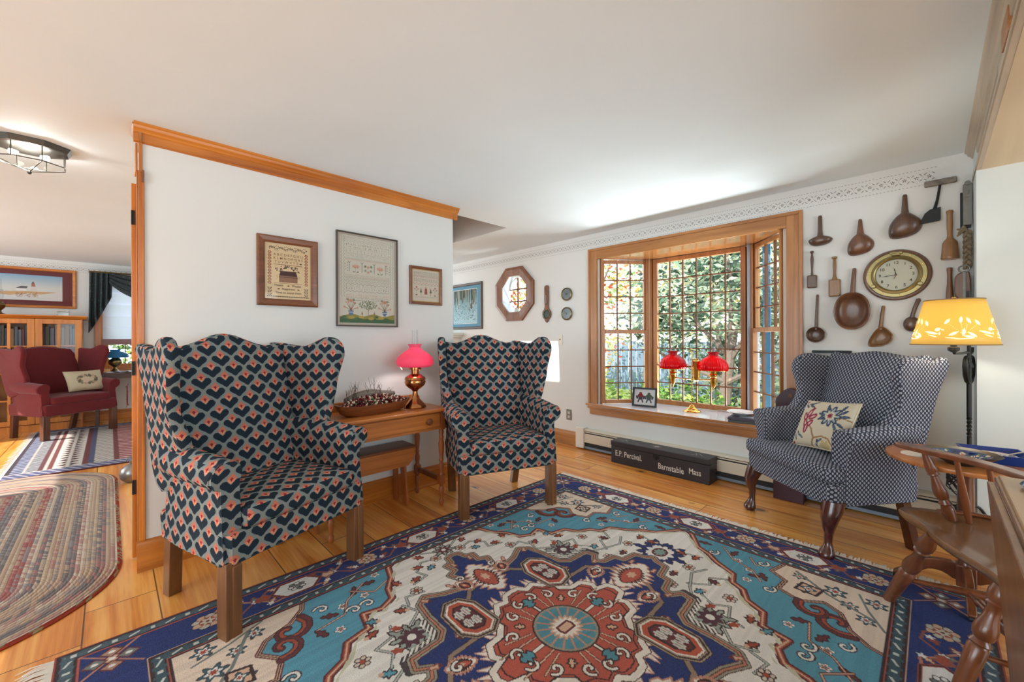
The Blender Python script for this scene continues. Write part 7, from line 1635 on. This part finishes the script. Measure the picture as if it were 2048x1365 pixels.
# small things by the door
mb = MB(); mb.tube([(0, .0 + .05 * math.cos(a), .05 * math.sin(a) - .05) for a in [2 * PI * k / 24 for k in range(24)]], .0028, 6, closed=True); 
for k in range(10): a = k * .63; mb.tube([(0, .05 * math.cos(a), .05 * math.sin(a) - .05), (.004 * (-1) ** k, .062 * math.cos(a + .2), .062 * math.sin(a + .2) - .05)], .0014, 4)
o = mb.build('twig_wreath', simple('dark_red_twig', rgb(86, 40, 40), .8)); o.location = (.0655, 2.965, .925); tag(o, 'small dark twig ring hanging on the edge of the opened pine door', 'wreath')
t = thing('door_stop', 'silvery bell-shaped weight on the floor behind the opened door', 'door stop', (.135, 4.62, 0)); lathe_part(t, 'bell', [(.045, 0), (.075, .03), (.085, .07), (.075, .11), (.045, .14), (.02, .15), (.022, .17), (.005, .18)], (0, 0, 0), simple('pewter', rgb(150, 146, 144), .3, .8, .2), 28)
mb = MB(); mb.tube([(.04 * math.cos(a), 0, .17 + .04 * math.sin(a)) for a in [PI * k / 10 for k in range(11)]], .004, 6); mb.build('handle', M_STEEL, t)

# ------------------------------------------------------------------ garden outside
GM = Mat('autumn_lawn'); n_ = GM.noise(scale=6, detail=4); GM.set(GM.ramp(n_, [(.3, rgb(72, 88, 40)), (.5, rgb(120, 134, 62)), (.7, rgb(170, 168, 90))]), .95)
mb = MB(); mb.box(3.80, 18, -9, 18, -.62, -.5); o = mb.build('lawn', GM.m, smooth=False); struct(o)
mb = MB(); mb.box(-6, 3.78, 8.62, 18, -.62, -.5); o = mb.build('back_lawn', GM.m, smooth=False); struct(o)
def leaf_mat(name, cols):
    m = Mat(name); a = m.nt.nodes.new('ShaderNodeVertexColor'); a.layer_name = 'tint'; nt = m.nt
    m.set(a.outputs[0], .5)
    t = nt.nodes.new('ShaderNodeBsdfTranslucent'); nt.links.new(a.outputs[0], t.inputs[0]); x = nt.nodes.new('ShaderNodeMixShader'); x.inputs[0].default_value = .5
    nt.links.new(m.b.outputs[0], x.inputs[1]); nt.links.new(t.outputs[0], x.inputs[2]); nt.links.new(x.outputs[0], m.out.inputs[0]); return m.m
LM_ = leaf_mat('leaf_surface', None)
def foliage(name, blobs, n, size, cols, parent, seed, aspect=.5, droop=.4):
    rg = np.random.RandomState(seed); tot = sum(b[4] if len(b) > 4 else 1 for b in blobs); vs, fs, cc = [], [], []
    cols = [np.array(c) for c in cols]; wts = np.array([1.0] * len(cols)); 
    for b in blobs:
        k = int(n * (b[4] if len(b) > 4 else 1) / tot)
        d = rg.normal(size=(k, 3)); d /= np.linalg.norm(d, axis=1)[:, None]; r_ = rg.rand(k) ** .5; P = np.array(b[:3]) + d * r_[:, None] * np.array(b[3])
        for p in P:
            a = rg.uniform(0, 2 * PI); e = rg.uniform(-droop - .5, .5); u = np.array([math.cos(a) * math.cos(e), math.sin(a) * math.cos(e), math.sin(e)]); w_ = np.cross(u, rg.normal(size=3)); w_ /= np.linalg.norm(w_) + 1e-9
            L = size * rg.uniform(.6, 1.25); q = L * aspect * .5; i = len(vs); nrm = np.cross(u, w_) * L * .10
            vs += [tuple(p), tuple(p + u * L * .35 + w_ * q), tuple(p + u * L * .5 + nrm), tuple(p + u * L * .35 - w_ * q), tuple(p + u * L)]
            fs += [(i, i + 1, i + 4, i + 2), (i, i + 2, i + 4, i + 3)]
            c = cols[rg.randint(len(cols))] * rg.uniform(.75, 1.2); cc += [np.append(np.clip(c, 0, 1), 1)] * 5
    me = bpy.data.meshes.new(name); me.from_pydata(vs, [], fs); me.materials.append(LM_); at = me.color_attributes.new('tint', 'FLOAT_COLOR', 'POINT'); at.data.foreach_set('color', np.array(cc).ravel()); me.update()
    o = bpy.data.objects.new(name, me); COL.objects.link(o); o.parent = parent; return o
BARK = simple('grey_brown_bark', rgb(104, 92, 84), .9, 0, .4, 14)
G1 = [rgb(72, 100, 80), rgb(108, 134, 112), rgb(150, 168, 142), rgb(190, 200, 178), rgb(216, 216, 192), rgb(54, 78, 62)]
G2 = [rgb(120, 140, 70), rgb(200, 170, 90), rgb(206, 130, 70), rgb(196, 84, 50), rgb(176, 180, 110), rgb(220, 206, 150)]
G3 = [rgb(86, 122, 50), rgb(130, 160, 70), rgb(60, 92, 48), rgb(170, 186, 90)]
def tree(label, x, y, trunk, branches, blobs, n, size, cols, seed, grp='trees and shrubs in the garden'):
    t = thing('garden_tree', label, 'tree', (x, y, -.5), 0, grp)
    mb = MB(); mb.tube([Vector(p) for p in trunk], [.11 - .05 * k / max(1, len(trunk) - 1) for k in range(len(trunk))], 9); mb.build('trunk', BARK, t)
    for b in branches: mb = MB(); mb.tube([Vector(p) for p in b], [.045 - .03 * k / max(1, len(b) - 1) for k in range(len(b))], 6); mb.build('branch', BARK, t)
    foliage('foliage', blobs, n, size, cols, t, seed); return t
tree('broad-leaved green tree with forked trunk seen through the middle of the bay window', 7.2, 2.4, [(0, 0, 0), (.05, -.02, .8), (.02, -.1, 1.4), (.1, -.15, 1.9)],
     [[(.02, -.1, 1.3), (-.1, -.5, 1.9), (-.15, -.8, 2.8)], [(.02, -.1, 1.35), (.0, .4, 1.9), (.1, .8, 2.8)], [(.05, -.1, 1.7), (-.2, -.2, 2.4), (-.2, -.1, 3.3)], [(0, 0, .9), (-.2, -.9, 1.4), (-.3, -1.4, 1.9)], [(0, 0, .95), (-.2, .9, 1.35), (-.3, 1.5, 1.8)]],
     [(0, 0, 2.7, (1.1, 1.7, 1.0), 3), (-.2, -1.0, 1.9, (.7, .8, .6), 1.2), (-.2, 1.0, 2.0, (.7, .8, .6), 1.2), (0, 0, 3.7, (1.0, 1.6, .7), 1.6)], 6200, .135, G1, 1)
tree('tree with slanting trunk and orange leaves seen through the left side of the bay window', 7.2, 5.2, [(0, 0, 0), (0, .1, .9), (.0, .5, 1.9), (.0, 1.1, 3.0), (0, 1.5, 3.8)],
     [[(0, .2, 1.2), (-.1, -.3, 2.2), (0, -.7, 3.2)], [(0, .5, 1.9), (-.1, .3, 2.8), (-.1, .2, 3.7)]], [(0, .3, 2.8, (1.0, 1.6, 1.1), 3), (0, .2, 1.6, (.8, 1.3, .5), 1)], 2600, .13, G2, 2)
tree('small tree with orange and russet leaves seen through the octagonal window', 6.6, 7.4, [(0, 0, 0), (.1, .1, 1.2), (0, .2, 2.6)], [[(0, 0, 1.2), (-.1, .5, 2.2)], [(0, 0, 1.1), (0, -.5, 2.1)]], [(0, 0, 2.4, (.8, 1.2, 1.1), 2)], 1700, .13, [rgb(206, 120, 50), rgb(220, 160, 80), rgb(190, 84, 40), rgb(214, 190, 130)], 3)
tree('leafy green tree seen through the right side of the bay window', 6.4, -.6, [(0, 0, 0), (.0, .1, 1.2), (.1, 0, 2.6)], [[(0, 0, 1.2), (0, .6, 2.0)], [(0, 0, 1.3), (-.1, -.6, 2.2)]], [(0, .2, 2.4, (1.0, 1.5, 1.3), 2), (0, .3, 1.3, (.8, 1.2, .6), 1)], 2600, .15, G1 + G3, 4)
tree('pale sunlit tree far at the back of the garden', 10.5, 3.6, [(0, 0, 0), (.1, 0, 1.6), (0, .2, 3.2)], [[(0, 0, 1.4), (0, .9, 2.6)], [(0, 0, 1.4), (0, -1.0, 2.6)], [(0, 0, 1.8), (0, -2.0, 3.0)]], [(0, 0, 3.0, (1.2, 3.4, 1.4), 2)], 3000, .2, [rgb(190, 200, 160), rgb(214, 206, 150), rgb(160, 180, 140), rgb(220, 190, 140)], 6)
for i, (x, y, rx, ry, h_, n, lb, cols) in enumerate(((5.3, 2.35, .55, .95, 1.05, 2300, 'low green shrub close outside the middle of the bay window', G3), (5.4, .55, .6, .8, 1.05, 1900, 'bushy green shrub outside the right half of the bay window', G3), (5.9, 4.1, .6, .8, 1.0, 1500, 'yellow-green shrub outside the left half of the bay window', [rgb(150, 176, 80), rgb(110, 140, 60), rgb(190, 196, 110)]), (8.6, 1.0, .8, 1.6, 1.5, 1700, 'darker shrub farther back against the fence', G1))):
    t = thing('garden_shrub', lb, 'shrub', (x, y, -.5), 0, 'trees and shrubs in the garden')
    mb = MB(); rng = random.Random(i)
    for k in range(5): mb.tube([(0, 0, 0), (rng.uniform(-.3, .3), rng.uniform(-.5, .5), h_ * .8)], .012, 5)
    mb.build('stems', BARK, t); foliage('foliage', [(0, 0, h_ * .55, (rx, ry, h_ * .5), 1)], n, .085, cols, t, 20 + i, .55)
for i, (x, y, z, rx, ry, rz, n, lb, cols) in enumerate(((9.4, 2.9, 1.0, .8, 1.5, 1.6, 1500, 'tall pale shrub in front of the fence behind the double lamp', G1), (9.6, 7.2, 1.2, .9, 1.3, 1.8, 1300, 'tall shrub with yellow leaves at the left back of the garden', G2), (8.4, -1.2, 1.2, .9, 1.6, 1.9, 1700, 'tall green hedge plant at the right back of the garden', G1 + G3))):
    t = thing('garden_shrub', lb, 'shrub', (x, y, -.5), 0, 'trees and shrubs in the garden')
    mb = MB(); rng = random.Random(40 + i)
    for k in range(5): mb.tube([(0, 0, 0), (rng.uniform(-.3, .3), rng.uniform(-.6, .6), z * 1.5)], .016, 5)
    mb.build('stems', BARK, t); foliage('foliage', [(0, 0, z, (rx, ry, rz), 1)], n, .15, cols, t, 60 + i, .5)
# blue board fence
t = thing('board_fence', 'blue-grey wooden board fence at the back of the garden', 'fence', (11.6, 5.0, -.5)); FB = simple('blue_grey_fence_paint', rgb(92, 112, 130), .7, 0, .2, 6)
rng = random.Random(3)
for k in range(44): mb = MB(); y = -9 + k * .26; mb.box(0, .03, y, y + .235, .05, 1.55 + rng.uniform(-.02, .02)); mb.build('board', FB, t, smooth=False)
for z in (.35, 1.25): mb = MB(); mb.box(.03, .08, -9, 2.5, z, z + .08); mb.build('rail', FB, t, smooth=False)
tree('green tree seen through the rear window beside the blue lamp', .5, 11.0, [(0, 0, 0), (0, 0, 1.2), (0, .1, 2.4)], [[(0, 0, 1.2), (.5, 0, 2.0)]], [(0, 0, 1.6, (1.8, .8, 1.2), 1)], 2200, .13, G1 + G3, 9)
